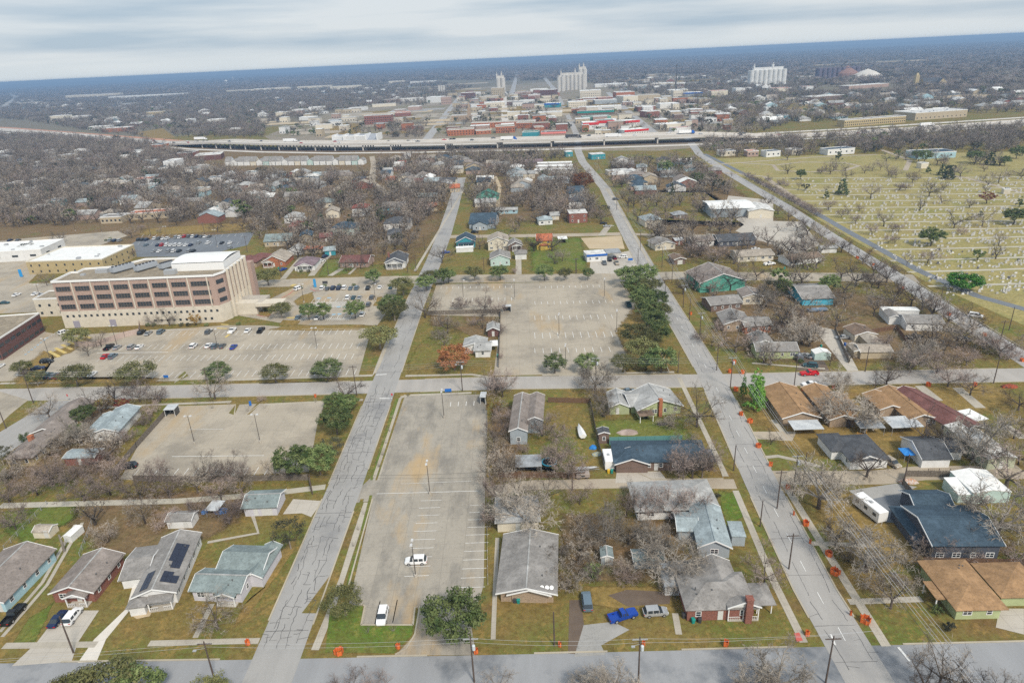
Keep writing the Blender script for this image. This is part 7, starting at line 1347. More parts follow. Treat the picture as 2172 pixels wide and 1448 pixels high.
 ('bare', 1921, 340, 10, 1), ('oak', 1960, 346, 11, 1), ('oak', 1943, 340, 9, .9), ('bare', 1987, 350, 13, 1.3), ('cedar', 2010, 380, 11, 1.2), ('cedar', 1998, 372, 9, 1.2), ('bare', 2036, 376, 11, 1.2), ('oak', 2067, 347, 11, 1.1), ('cedar', 2100, 350, 11, 1.2), ('oak', 2155, 337, 11, 1.0), ('bare', 2118, 388, 11, 1.2), ('oak', 2130, 352, 8, 1), ('bare', 1884, 373, 11, 1.1), ('bare', 1867, 362, 9, .9), ('bare', 1900, 378, 9, 1), ('plum', 1935, 388, 10, 1.1), ('plum', 1908, 404, 6, 1.3), ('plum', 1920, 404, 6, 1.2), ('bare', 1794, 380, 9, 1.2), ('bush', 1740, 368, 6, 1), ('plum', 1890, 376, 6, 1), ('sparse', 2165, 380, 7, 1), ('bare', 2085, 384, 6, 1), ('bare', 2090, 410, 6, 1),
 ('bare', 280, 505, 10, 1.0), ('sparse', 462, 492, 10, 1.1), ('sparse', 515, 487, 11, 1), ('bare', 375, 478, 10, 1.1), ('bare', 128, 515, 9, 1), ('sparse', 535, 495, 9, .9), ('plum', 300, 488, 5, 1), ('plum', 260, 545, 7, .9), ('plum', 278, 548, 7, 1.0), ('olive', 172, 562, 7, 1.3), ('bare', 100, 606, 8, 1.1), ('bare', 340, 495, 5, 1), ('ivyoak', 60, 540, 8, 1.1), ('olive', 165, 735, 8, 1.0), ('bare', 188, 755, 7.5, .9), ('bare', 215, 735, 7, 1.0), ('goldleaf', 416, 690, 6, .9), ('bare', 360, 690, 9, 1.0), ('bare', 325, 692, 6, 1), ('ivyoak', 530, 632, 8, 1.0), ('olive', 150, 568, 5, 1)):
 T(*a)
for i, (x, y) in enumerate(((1650, 455), (1672, 468), (1690, 490), (1712, 500), (1742, 512), (1760, 530), (1830, 560), (1852, 585), (1880, 600), (1905, 622), (1975, 672), (2010, 690), (2060, 712), (2085, 740), (2120, 755), (1625, 440), (1735, 545), (1700, 548))): T(('sparse', 'bare', 'plum')[i % 3], x, y, 8.5+(i*37 % 30)/10, 1.1)
for x, y in ((781, 1341), (835, 1338), (773, 1090), (760, 1124), (750, 1158), (866, 840), (970, 838), (1008, 836), (602, 854), (670, 853), (562, 866), (416, 860), (450, 866), (487, 859), (526, 873), (1034, 602), (1086, 601), (1182, 600), (1231, 600), (1267, 600), (833, 888), (826, 915), (819, 940), (812, 965), (804, 990), (805, 655), (783, 660)): T('myrtle', x, y)
for x, y in ((315, 692), (328, 691), (385, 692), (400, 692), (438, 692), (506, 690), (640, 612), (565, 660), (690, 608), (720, 608), (750, 607), (560, 545), (225, 512), (235, 508), (90, 518), (105, 515), (130, 515), (1180, 560), (742, 574), (640, 577), (655, 578), (1520, 1060), (1990, 1300), (2010, 1335), (1700, 770), (1570, 700)): T('greenshrub' if (x+y) % 3 else 'shrub', x, y, 1.6)
for i in range(26):                     # the clipped row between the two diagonal streets
 f = i/25; T('plum', 1583+f*150, 377+f*82, 5.5, 1.25)
# dead trunk
p = at(137, 1169); o = empty('dead_trunk', (p.x, p.y, 0)); b = MB(); b.tube((0, 0, -.2), (.1, 0, 2.5), .32, .27, 8, cap=False); b.tube((.1, 0, 2.5), (0, .1, 4.6), .27, .2, 8); b.build('trunk', BARK['pale'], o)
b = MB(); b.tube((.1, 0, 3.6), (.8, .2, 4.3), .12, .08, 6); b.build('branch_stub', BARK['pale'], o); tag(o, 'pale dead tree trunk without branches beside the box trailer', 'dead tree')
# ------------------------------------------------------------------ the hospital
def hospital():
 a = at(139, 696).xy; c = at(473, 683).xy; dx = (c-a).normalized(); W_ = (c-a).length; dy = Vector((-dx.y, dx.x)); H = 20.5
 o = empty('hospital_building', (a.x, a.y, 0), math.atan2(dx.y, dx.x)); D = 32
 foot = [(0, 0), (W_, 0), (W_+2.5, 5), (W_+2.5, D-2), (24, D), (17, 21), (3, 19), (3, 14), (0, 14)]
 b = MB(); b.prism(foot, -.3, 7.6); b.build('lower_wall', WL['conc'], o)
 b = MB(); b.prism([(p[0]+(.15 if p[0] < 10 else -.15 if p[0] > 50 else 0), p[1]+(.15 if p[1] < 1 else -.15 if p[1] > 30 else 0)) for p in foot], 7.6, H); b.build('upper_wall', WL['pbrick'], o)
 b = MB(); b.prism([(p[0]*.995+.2, p[1]*.99+.2) for p in foot], H, H+.12); rf = b.build('roof', RF['flatgrey'], o)
 b = MB(); n = len(foot)
 for i in range(n):
  p, q = Vector(foot[i]), Vector(foot[(i+1) % n]); ribbon(b, [p, q], .55, H+.13, thick=.75)
 b.build('parapet', M_TRIM, o)
 bays = [.085*0+W_*k/8.35 for k in range(9)]
 for x in bays[1:]: b = MB(); b.box(x-.22, -.28, 7.6, x+.22, .13, H-.02); b.build('pilaster', WL['conc'], o)
 for z0 in (8.9, 12.9, 16.9):
  for k in range(8):
   x0 = bays[k]+1.1; x1 = bays[k+1]-1.0 if k < 8 else W_-.8
   if k == 7: x1 = bays[7]+ (W_-bays[7])*.8
   b = MB(); b.box(x0, -.02, z0-.35, x1, .10, z0-.12, 0); b.box(x0, .03, z0-.12, x1, .12, z0+1.75, 1); m = max(2, int((x1-x0)/1.15))
   for i in range(m+1): xx = x0+(x1-x0)*i/m; b.box(xx-.05, -.01, z0-.12, xx+.05, .028, z0+1.75, 0)
   b.box(x0, -.01, z0+.62, x1, .026, z0+.70, 0); b.build('window_band', [mat('bronze_frame', (.22, .17, .14), .6), M_GLASS], o)
  b = MB(); A, Nn = Vector((2.5, 5)).normalized(), None; A2 = (A.x, A.y); N2 = (A.y, -A.x); obox(b, (W_, 0), A2, N2, 1.0, 4.8, -.1, .06, z0, z0+1.7, 0); b.build('window_band', [M_GLASS], o)
 for z0, xs in ((4.9, [2.6+i*2.62 for i in range(26)]), (1.4, [W_*.58+i*2.75 for i in range(10)])):
  for x in xs:
   if x < W_-1: b = MB(); b.box(x-.5, -.06, z0, x+.5, .06, z0+1.05, 0); b.build('window', M_GLASS, o)
 for x in (W_*.08, W_*.31): b = MB(); b.box(x-1.4, -.05, 0, x+1.4, .05, 3.2); b.build('service_door', mat('louvre_grey', (.32, .30, .36), .6), o)
 # roof plant
 for x, y, l, w_, h in ((12, 12, 5.5, 2.4, 1.6), (46, 5, 5, 2.6, 2.0), (7, 9, 2, 1.5, .8), (36, 18, 8, 2, .6)):
  b = MB(); b.box(x, y, H+.12, x+l, y+w_, H+.12+h, taper=.1); b.build('roof_unit', M_METAL, rf)
 for x, y, l in ((20, 10, 11), (30, 11, 11), (40, 13, 7)):
  b = MB()
  b.hexa([(x, y, H+1), (x+l*.45, y+l*.75, H+1), (x+l*.45+2.2, y+l*.75-.9, H+1), (x+2.2, y-.9, H+1), (x, y, H+3), (x+l*.45, y+l*.75, H+3), (x+l*.45+2.2, y+l*.75-.9, H+3), (x+2.2, y-.9, H+3)]); b.build('chiller', mat('chiller_grey', (.35, .38, .42), .6), rf)
  b = MB()
  for i in range(6): f = (i+.5)/6; b.lathe([(.55, H+3.01), (.55, H+3.5), (.4, H+3.52)], 8, c=(x+l*.45*f+1.1, y+l*.75*f-.45))
  b.build('chiller_fan', M_DARKMET, rf)
 pts = []
 for i in range(9): t = i/8; pts.append((48+22*t, 0)); 
 b = MB(); K = 8; x0, x1 = 47.5, W_+1.0
 for j in range(2):
  for i in range(K+1): t = i/K; z = H+.12+4.4*math.sin(math.pi*(.5+.5*0)) ; b.v.append((x0 if j == 0 else x1, 10+19*t, H+1+3.6*math.sin(math.pi*min(1, .28+t*.5))))
 for i in range(K): b.f.append((i, K+1+i, K+2+i, i+1)); b.m.append(0)
 b.build('vaulted_roof', RF['white'], rf); b = MB(); b.box(x0+.02, 10.02, H+.12, x1-.02, 28.9, H+3.4); b.build('penthouse_wall', M_TRIM, rf)
 # stair tower with pale fins on the right end
 for i in range(6): b = MB(); b.box(W_+2.52, 7+i*4.0, 0, W_+3.6, 7.8+i*4.0, H+1.0); b.build('fin', WL['conc'], o)
 b = MB(); b.box(W_+2.6, 28, 0, W_+5.2, 32, H-2); b.build('stair_tower', WL['pbrick'], o); b = MB(); b.box(W_+2.4, 9, 0, W_+12, 15, 5.2); b.box(W_+12.01, 8, 3.6, W_+24, 14.5, 5.0); b.build('entrance_block', WL['conc'], o)
 tag(o, 'five-storey hospital with brick window bands over a pale stone base', 'hospital'); mark('the hospital', a.x+W_/2, a.y+8); FOOT.append((a.x+W_/2, a.y+18, 45, W_, D, 1, 0))
 # link and side buildings
hospital()
def slab(A_, B_, depth, h, wall, rf, label, name='building', cat='building', short=None, rows=(), nw=8, band=None, par=.6, win='f', ww=1.1, wh=1.2, extra=None, group=None, w=None):
 a = at(*A_).xy; c = at(*B_).xy; dx = (c-a).normalized()
 if abs(dx.y) > .3: dx = Vector((1, 0))
 W_ = w or (c-a).length
 o = empty(name, (a.x, a.y, 0), math.atan2(dx.y, dx.x)); b = MB(); b.box(0, 0, -.3, W_, depth, h); b.build('wall', WL[wall], o)
 b = MB(); b.box(.25, .25, h, W_-.25, depth-.25, h+.1); r_ = b.build('roof', RF[rf], o)
 if par:
  b = MB(); b.box(-.08, -.08, h+.002, W_+.08, .2, h+par); b.box(-.08, depth-.2, h+.002, W_+.08, depth+.08, h+par); b.box(-.08, .2, h+.002, .2, depth-.2, h+par); b.box(W_-.2, .2, h+.002, W_+.08, depth-.2, h+par); b.build('parapet', WL[band] if band else M_TRIM, o)
 for s_ in win:
  O, Av, Nn, ln = side_frame(s_, 0, 0, W_, depth); n = nw if s_ == 'f' else max(1, int(nw*ln/W_))
  for z in rows:
   for i in range(n): u = ln*(i+.5)/n; b = MB(); obox(b, O, Av, Nn, u-ww/2, u+ww/2, -.05, .06, z, z+wh); b.build('window', M_GLASS, o)
 k = max(1, min(8, int(W_*depth/250))); r = random.Random(int(a.x*7+a.y))
 for i in range(k): x, y = r.uniform(1, max(1.5, W_-4)), r.uniform(1, max(1.5, depth-4)); b = MB(); b.box(x, y, h+.1, x+r.uniform(1, 2.5), y+r.uniform(1, 2.2), h+r.uniform(.6, 1.6), taper=.05); b.build('roof_unit', M_METAL, r_)
 if extra: extra(o, W_, depth, h)
 tag(o, label, cat, group); cp = Vector((a.x, a.y))+dx*W_/2+Vector((-dx.y, dx.x))*depth/2
 if short: mark(short, cp.x, cp.y)
 FOOT.append((cp.x, cp.y, max(W_, depth)*.6, W_, depth, dx.x, dx.y)); return o
slab((82, 672), (139, 690), 12, 8.2, 'conc', 'flatgrey', 'pale two-storey link left of the hospital', rows=(1.2, 4.8), nw=5, w=22, short='the hospital link')
slab((-330, 790), (-25, 766), 31, 8, 'dkred', 'flatgrey', 'low dark brick building cut by the left edge', short='the dark brick building', rows=(1.0, 5.0), nw=16, ww=3.0, w=58, win='fr')
slab((63, 582), (190, 578), 32, 7.0, 'gold', 'white', 'tan two-storey clinic with a broad white roof', rows=(1.0, 4.4), nw=9, ww=.9, band='cream', short='the tan clinic', win='fr', w=44)
slab((-60, 560), (55, 553), 26, 6, 'white', 'white', 'white office cut by the left edge with a flat white roof', rows=(2.5,), nw=4, ww=3.5, short='the white office', win='fr', w=42)
# ------------------------------------------------------------------ the raised highway
HW = [(-1700, 2050), (-1172, 1643), (-850, 1380), (-608, 1169), (-463, 1047), (-330, 965), (-220, 915), (-109, 884), (50, 852), (203, 834), (330, 832), (480, 842), (627, 868), (900, 925), (1500, 1060)]
def hw_z(x): return 8.5*max(0, min(1, (x+560)/150))*max(0, min(1, (330-x)/120+.0)) if x < 0 or x > 210 else 8.5
b = MB(); Lf, Rg = strip_pts([Vector(p) for p in HW], 34); fine = []
for p, q in zip(HW[:-1], HW[1:]):
 n = max(1, int(math.dist(p, q)/30))
 for i in range(n): fine.append((p[0]+(q[0]-p[0])*i/n, p[1]+(q[1]-p[1])*i/n))
fine.append(HW[-1]); Lf, Rg = strip_pts([Vector(p) for p in fine], 34); zz = [max(.25, hw_z(p[0])) for p in fine]
for i in range(len(fine)-1):
 for side in (0, ):
  b.hexa([(*Rg[i], max(-.5, zz[i]-1.6)), (*Rg[i+1], max(-.5, zz[i+1]-1.6)), (*Lf[i+1], max(-.5, zz[i+1]-1.6)), (*Lf[i], max(-.5, zz[i]-1.6)), (*Rg[i], zz[i]), (*Rg[i+1], zz[i+1]), (*Lf[i+1], zz[i+1]), (*Lf[i], zz[i])])
hwo = b.build('highway_bridge', C_HWY)
for s_, E_ in ((1, Rg), (-1, Lf), (0, None)):
 b = MB()
 for i in range(len(fine)-1):
  c0, c1 = Vector(fine[i]), Vector(fine[i+1]); e0, e1 = (E_[i], E_[i+1]) if E_ else (c0, c1); i0, i1 = e0.lerp(c0, .03), e1.lerp(c1, .03)
  if not E_: d_ = (c1-c0).normalized(); i0, i1 = c0+Vector((-d_.y, d_.x))*.5, c1+Vector((-d_.y, d_.x))*.5
  b.hexa([(*e0, zz[i]+.002), (*e1, zz[i+1]+.002), (*i1, zz[i+1]+.002), (*i0, zz[i]+.002), (*e0, zz[i]+.95), (*e1, zz[i+1]+.95), (*i1, zz[i+1]+.95), (*i0, zz[i]+.95)])
 b.build('barrier', C_HWY, hwo)
for i in range(len(fine)):
 x, y = fine[i]
 if hw_z(x) > 6.5 and (x < -150 or i % 2 == 0):
  q0, q1 = Vector(fine[max(0, i-1)]), Vector(fine[min(len(fine)-1, i+1)]); d_ = (q1-q0).normalized(); n_ = Vector((-d_.y, d_.x)); bt = MB()
  for k in range(5): c = Vector((x, y))+n_*(k-2)*7.2; bt.box(c.x-.7, c.y-.9, -.3, c.x+.7, c.y+.9, hw_z(x)-2.4)
  for k in range(4): c = Vector((x, y))+n_*(k-1.5)*7.6; bt.hexa([(*(c-n_*3.79-d_*.9), hw_z(x)-2.39), (*(c-n_*3.79+d_*.9), hw_z(x)-2.39), (*(c+n_*3.79+d_*.9), hw_z(x)-2.39), (*(c+n_*3.79-d_*.9), hw_z(x)-2.39), (*(c-n_*3.79-d_*.9), hw_z(x)-1.61), (*(c-n_*3.79+d_*.9), hw_z(x)-1.61), (*(c+n_*3.79+d_*.9), hw_z(x)-1.61), (*(c+n_*3.79-d_*.9), hw_z(x)-1.61)])
  bt.build('pier', C_HWY, hwo)
tag(hwo, 'long pale raised highway crossing between neighbourhood and downtown', 'highway'); mark('the highway', 0, 860)
band('highway_service_road', [(-1700, 2015), (-1172, 1608), (-608, 1134), (-463, 1012), (-330, 930), (-220, 878), (-109, 846), (50, 815), (203, 798), (400, 806), (700, 850)], 11, C_HWY, .02)
band('highway_service_road', [(-463, 1085), (-220, 950), (-109, 920), (50, 888), (203, 870), (400, 880), (700, 920)], 12, C_HWY, .02)
band('road_works_dirt', [(-1500, 1925), (-1172, 1672), (-608, 1198), (-500, 1106)], 30, C_REDDIRT, .02)
band('painted_deck_shade', [(-430, 1000), (-220, 905), (-109, 874), (50, 846), (203, 828), (280, 826)], 26, C_MUD_SHADE, .010)  # dark strip: the deck's shade painted on the ground in mud colour
b = MB(); b.box(-110, 0, 0, 0, 13, .3); pass
hr2 = random.Random(4); k = 0
for i in range(90):
 x = hr2.uniform(-1000, 1100); j = max(i_ for i_ in range(len(fine)-1) if fine[i_][0] <= x); f = (x-fine[j][0])/(fine[j+1][0]-fine[j][0]); y = fine[j][1]+(fine[j+1][1]-fine[j][1])*f; z_ = zz[j]+(zz[j+1]-zz[j])*f
 d_ = Vector(fine[j+1])-Vector(fine[j]); d_.normalize(); n_ = Vector((-d_.y, d_.x)); lane = hr2.choice((-13, -9.5, -6, -2.5, 3, 6.5, 10, 13.5)); ang = math.atan2(d_.y, d_.x)+(math.pi if lane > 0 else 0)
 car(hr2.choice(('sedan', 'suv', 'pickup')), hr2.choice(('white', 'black', 'silver', 'grey', 'red', 'white', 'navy')), x+n_.x*lane, y+n_.y*lane, ang, label=None, group='vehicles on the highway', simple=True, z=z_)
 PENDING[-1] = (PENDING[-1][0], PENDING[-1][1].replace('parked', 'driving on the highway'), 'vehicle', 'vehicles on the highway'); k += 1
def truck(px, py, tail, cab, label, z_=8.5, ang=-8):
 p = at(px, py, z_); o = empty('truck', (p.x, p.y, z_+.02), R_(ang)); b = MB(); b.box(-9, -1.3, 1.1, 6, 1.3, 4.2); b.build('box_trailer', tail, o)
 b = MB(); b.box(6.4, -1.25, .6, 9.2, 1.25, 3.6, taper=.1); b.box(9.21, -1.2, .6, 10.4, 1.2, 2.0, taper=.1); b.build('cab', cab, o); b = MB(); b.box(8.9, -1.0, 2.2, 9.25, 1.0, 3.2); b.build('windscreen', M_GLASS, o)
 for x in (-7.5, -6.2, 5.2, 7, 9.6):
  for s_ in (-1, 1): b = MB(); b.tube((x, s_*1.0, .5), (x, s_*1.3, .5), .5, .5, 8); b.build('wheel', M_TYRE, o)
 tag(o, label, 'truck')
truck(615, 301, M_WHITEP, M_WHITEP, 'white semi truck on the left viaduct'); truck(1078, 297, M_WHITEP, M_BLUEP, 'white truck with a blue cab on the viaduct centre'); truck(1300, 291, M_WHITEP, M_WHITEP, 'white semi truck in front of the red-trimmed shops'); truck(1455, 284, M_WHITEP, M_BLUEP, 'long white truck with a blue cab on the right viaduct', ang=6); truck(1215, 293, M_DARKMET, M_DARKMET, 'dark flatbed truck on the viaduct'); truck(1965, 268, M_WHITEP, M_WHITEP, 'white truck on the far right highway', 1, 10); truck(425, 297, M_WHITEP, M_WHITEP, 'white truck at the left end of the viaduct')
# ------------------------------------------------------------------ downtown and beyond: each building by its place in the photograph
BLD = [  # left base, right base, depth, height, wall, roof, rows, windows, label, short
 ((950, 289), (988, 283), 22, 8, 'orange', 'flatgrey', (1.5, 4.8), 9, 'left orange brick school wing with window bands', 'the orange brick school'),
 ((1010, 286), (1042, 284), 16, 5, 'orange', 'flatgrey', (2,), 4, 'low orange brick entrance block of the school', None), ((1052, 283), (1092, 281), 26, 9, 'orange', 'flatgrey', (1.5, 5), 8, 'central orange brick school block', None),
 ((1000, 273), (1135, 268), 18, 8, 'orange', 'flatgrey', (1.5, 5), 20, 'long rear orange brick school wing', None), ((1095, 273), (1132, 272), 22, 8, 'orange', 'flatgrey', (4.5,), 8, 'right orange brick school wing', None), ((1134, 280), (1154, 279), 20, 6, 'orange', 'flatgrey', (), 4, 'small orange block at the right of the school', None),
 ((1108, 291), (1141, 290), 22, 6, 'teal', 'green', (), 4, 'white and green gabled building beside the highway', 'the green-roofed building'), ((1148, 292), (1200, 290), 18, 6, 'pbrick', 'dark', (), 6, 'dark-roofed building with salmon pink front', None),
 ((774, 265), (827, 260), 26, 15, 'brick', 'grey', (2, 6, 10), 12, 'three-storey red brick building with grey roof', 'the red brick block'), ((838, 248), (872, 246), 30, 7, 'brick', 'terra', (2,), 8, 'low red building behind the red brick block', None), ((866, 235), (890, 234), 30, 8, 'pbrick', 'dirty', (), 5, 'pale red shop before the clock-tower building', None),
 ((936, 222), (957, 221), 26, 17, 'pbrick', 'dred', (3, 9), 5, 'red brick tower-like building with a red pyramid roof', 'the red pyramid tower'), ((905, 219), (935, 218), 40, 14, 'white', 'white', (), 5, 'white cube-like warehouse', None), ((978, 210), (1000, 210), 30, 15, 'dkred', 'dirty', (4, 9), 6, 'brick building with glazed corner', None),
 ((958, 256), (1010, 252), 22, 8, 'tanbrick', 'grey', (), 6, 'brown brick church hall', None), ((1018, 214), (1058, 212), 40, 9, 'tan', 'beige', (), 6, 'low tan windowless building', None), ((1043, 209), (1068, 208), 26, 26, 'tan', 'flatgrey', (4, 9, 14, 19), 6, 'tan eight-storey block before the white tower', 'the tan tower block'),
 ((1027, 228), (1068, 227), 36, 9, 'cream', 'white', (4,), 8, 'white low building with dark window strip', None), ((1090, 255), (1120, 254), 24, 6, 'cream', 'white', (), 5, 'white shed among bare trees', None), ((1141, 249), (1192, 247), 34, 7, 'cream', 'dirty', (), 8, 'long white warehouse beside the central street', None),
 ((1155, 229), (1186, 228), 30, 8, 'teal', 'white', (), 5, 'blue-fronted building with a white roof', None), ((1145, 207), (1177, 206), 34, 18, 'dkred', 'dirty', (4, 9), 7, 'large dark red brick building over a white base', 'the dark red block'), ((1100, 222), (1130, 221), 26, 8, 'white', 'white', (3,), 5, 'small white shop', None),
 ((1120, 210), (1145, 209), 24, 9, 'pbrick', 'dirty', (3,), 5, 'pinkish brick shop', None), ((1075, 224), (1098, 223), 24, 8, 'brown', 'dirty', (), 4, 'brown shop with white roof', None), ((1092, 203), (1130, 201), 24, 8, 'pbrick', 'dred', (), 6, 'long dark red roof downtown', None), ((1125, 196), (1160, 195), 30, 8, 'white', 'white', (), 5, 'pale shed behind the dark red block', None),
 ((1230, 208), (1275, 206), 40, 16, 'conc', 'white', (3, 8), 10, 'limestone courthouse with tall windows', 'the limestone courthouse'), ((1206, 228), (1246, 226), 30, 10, 'cream', 'white', (2, 6), 10, 'cream two-storey shop row', 'the cream shop row'), ((1240, 218), (1265, 217), 26, 9, 'brick', 'dirty', (), 5, 'brick shop with a white roof edge', None), ((1268, 217), (1300, 215), 24, 9, 'brick', 'terra', (3,), 6, 'red shop row beside the second avenue', None),
 ((1226, 236), (1262, 235), 22, 7, 'pbrick', 'dirty', (), 6, 'low pinkish shop row', None), ((1266, 235), (1318, 233), 26, 7, 'white', 'white', (), 8, 'long white shop row', None), ((1262, 222), (1308, 221), 26, 8, 'grey', 'dirty', (), 7, 'grey long shop row with a white roof', None), ((1225, 246), (1302, 243), 26, 6, 'brown', 'dark', (), 8, 'long brown-roofed building with green awning', None),
 ((1238, 259), (1296, 256), 26, 7, 'green', 'green', (), 8, 'long green-roofed building', None), ((1237, 276), (1262, 273), 26, 9, 'white', 'white', (3,), 4, 'white shop with a red roof band on the left', None), ((1266, 273), (1297, 270), 26, 10, 'white', 'teal', (), 6, 'white shop with grey-green roof and red band', None), ((1327, 270), (1356, 268), 22, 8, 'white', 'white', (), 5, 'white shop with a red awning', 'the red-awning shop'),
 ((1325, 288), (1375, 284), 20, 6, 'white', 'white', (1.5,), 10, 'white restaurant with red roof trim', 'the red-trimmed restaurant'), ((1322, 219), (1353, 217), 44, 13, 'cream', 'dirty', (3,), 6, 'cream building at the avenue corner', 'the cream corner building'), ((1307, 208), (1346, 206), 40, 12, 'orange', 'dirty', (), 6, 'broad terracotta-walled building', None), ((1353, 214), (1400, 212), 36, 11, 'tan', 'flatgrey', (), 6, 'tan warehouse with grey roof', None),
 ((1372, 250), (1399, 248), 26, 9, 'brick', 'dirty', (), 4, 'crimson gabled hall', 'the crimson hall'), ((1353, 237), (1390, 235), 24, 8, 'brick', 'dirty', (), 4, 'brick shed behind the crimson hall', None), ((1400, 275), (1452, 271), 20, 6, 'cream', 'white', (), 6, 'white strip shop left of the red canopy', None), ((1428, 281), (1466, 278), 12, 5, 'white', 'red', (), 4, 'red fuel station canopy', None), ((1430, 252), (1449, 251), 20, 6, 'brown', 'dred', (), 4, 'brown house-like shop', None),
 ((1428, 209), (1448, 208), 26, 16, 'conc', 'dirty', (3, 8), 5, 'grey half-built block', None), ((1400, 231), (1440, 229), 30, 8, 'white', 'white', (), 5, 'white-roofed warehouse right of the avenue', None), ((1440, 206), (1490, 204), 36, 8, 'grey', 'white', (), 5, 'white roof with bright blue edge', None), ((1508, 206), (1545, 205), 30, 12, 'cream', 'terra', (), 5, 'pale building with brown dome-like roof', None), ((1560, 200), (1580, 199), 26, 12, 'white', 'dirty', (3,), 4, 'small white office block', None),
 ((1420, 199), (1460, 198), 34, 8, 'cream', 'white', (), 4, 'flat pale building below the radio mast', None), ((1340, 188), (1370, 187), 40, 8, 'cream', 'beige', (), 4, 'flat beige depot', None), ((1262, 186), (1330, 183), 60, 8, 'white', 'white', (), 8, 'large white depot behind the silos', 'the white depot'), ((1385, 184), (1430, 183), 40, 8, 'cream', 'white', (), 5, 'white shed row behind the depot', None),
 ((1790, 270), (1920, 260), 14, 8, 'gold', 'grey', (1.5, 4.6), 30, 'long yellow two-storey motel', 'the yellow motel'), ((1940, 256), (2050, 248), 40, 9, 'tan', 'dirty', (2,), 12, 'large tan brick store with a white roof', 'the tan store'), ((1655, 255), (1676, 254), 16, 6, 'sky', 'dark', (), 3, 'small blue house right of downtown', None), ((1625, 238), (1650, 237), 20, 6, 'white', 'dirty', (), 3, 'small white shed right of downtown', None),
 ((706, 300), (775, 299), 8, 6, 'white', 'white', (), 6, 'white press box of the stadium', None), ((108, 258), (150, 255), 24, 13, 'cream', 'white', (2, 6), 10, 'cream office with rows of tall windows', 'the cream office'), ((152, 255), (190, 252), 22, 9, 'white', 'white', (), 8, 'long white store beside the cream office', None), ((312, 248), (348, 246), 22, 11, 'gold', 'flatgrey', (3, 7), 5, 'ochre three-storey block', 'the ochre block'), ((218, 281), (280, 276), 26, 7, 'orange', 'dirty', (), 8, 'brick car dealership beside the highway', 'the car dealership'),
 ((190, 276), (235, 272), 22, 6, 'white', 'white', (), 6, 'white-roofed garage row', None), ((630, 190), (674, 186), 40, 12, 'cream', 'beige', (4,), 8, 'long pale beige school building', 'the beige school'), ((700, 190), (752, 186), 40, 12, 'cream', 'beige', (4,), 9, 'pale college building with a small spire', None), ((824, 178), (850, 176), 36, 12, 'cream', 'beige', (), 5, 'cream block on the wooded rise', None), ((870, 178), (905, 175), 34, 9, 'white', 'white', (), 5, 'white-roofed block on the wooded rise', None),
 ((655, 236), (690, 234), 30, 8, 'white', 'white', (), 5, 'white shop row left of downtown', None), ((620, 240), (650, 238), 24, 7, 'white', 'dirty', (), 4, 'pale low shop left of downtown', None), ((585, 246), (612, 244), 24, 7, 'cream', 'dirty', (), 4, 'pale store among trees left of downtown', None), ((670, 275), (705, 273), 20, 7, 'cream', 'beige', (), 4, 'beige workshop left of the stadium', None), ((698, 266), (718, 264), 20, 9, 'grey', 'dark', (), 3, 'grey cube workshop', None), ((635, 256), (665, 255), 22, 6, 'white', 'white', (), 4, 'white shed left of the stadium', None),
 ((740, 235), (772, 234), 24, 6, 'white', 'dirty', (), 4, 'white workshop near downtown', None), ((790, 228), (840, 225), 24, 6, 'cream', 'flatgrey', (), 5, 'flat grey depot near downtown', None), ((850, 216), (900, 213), 30, 7, 'white', 'white', (), 5, 'white sheds beyond the first avenue', None), ((810, 218), (845, 215), 20, 7, 'pbrick', 'beige', (), 4, 'pinkish gabled shed', None), ((60, 205), (130, 200), 40, 8, 'cream', 'white', (), 7, 'long pale retail strip far left', None), ((230, 210), (350, 200), 50, 9, 'white', 'white', (), 8, 'very long white factory far left', 'the long white factory'),
 ((140, 210), (185, 205), 40, 16, 'conc', 'white', (3, 7, 11), 14, 'pale office block with dark window strips far left', 'the far left office'), ((40, 222), (80, 219), 40, 7, 'cream', 'dirty', (), 5, 'pale strip shop far left', None), ((480, 196), (530, 190), 20, 8, 'cream', 'beige', (4,), 8, 'rows of cream apartments', None), ((540, 192), (585, 188), 20, 8, 'cream', 'beige', (4,), 8, 'second rows of cream apartments', None), ((395, 262), (410, 261), 20, 8, 'white', 'white', (), 3, 'white house above the highway', None), ((440, 262), (470, 259), 24, 7, 'white', 'white', (), 4, 'white-roofed store above the highway', None),
 ((325, 322), (348, 320), 22, 9, 'orange', 'blue', (3,), 4, 'orange brick church with a blue roof', 'the brick church'), ((378, 338), (410, 335), 24, 7, 'brick', 'dark', (), 5, 'brick hall with a blue-grey roof', None), ((415, 342), (470, 338), 26, 6, 'dkred', 'dirty', (), 6, 'low dark brick strip with a white roof', None), ((350, 363), (375, 360), 24, 10, 'white', 'dirty', (), 3, 'tall white gabled house in the wooded left', None), ((110, 352), (133, 350), 16, 6, 'white', 'blue', (2,), 3, 'white house with blue roof in the wooded left', None), ((128, 342), (152, 340), 18, 7, 'cream', 'light', (2,), 3, 'pale house with light roof in the wooded left', None),
 ((290, 408), (330, 405), 14, 5, 'blue', 'paleblue', (2,), 4, 'blue-grey house in the wooded left', None), ((100, 440), (130, 437), 12, 5, 'teal', 'blue', (2,), 4, 'teal house with blue roof in the wooded left', None), ((240, 400), (270, 398), 14, 5, 'cream', 'beige', (2,), 3, 'beige house in the wooded left', None), ((285, 393), (325, 390), 14, 5, 'white', 'terra', (2,), 4, 'orange-roofed house in the wooded left', None), ((275, 467), (360, 462), 12, 4.5, 'tan', 'terra', (1.5,), 6, 'long low orange-brown roof before the black lot', None), ((215, 475), (265, 470), 12, 4.5, 'tan', 'grey', (1.5,), 5, 'grey roof behind a hedge near the black lot', None),
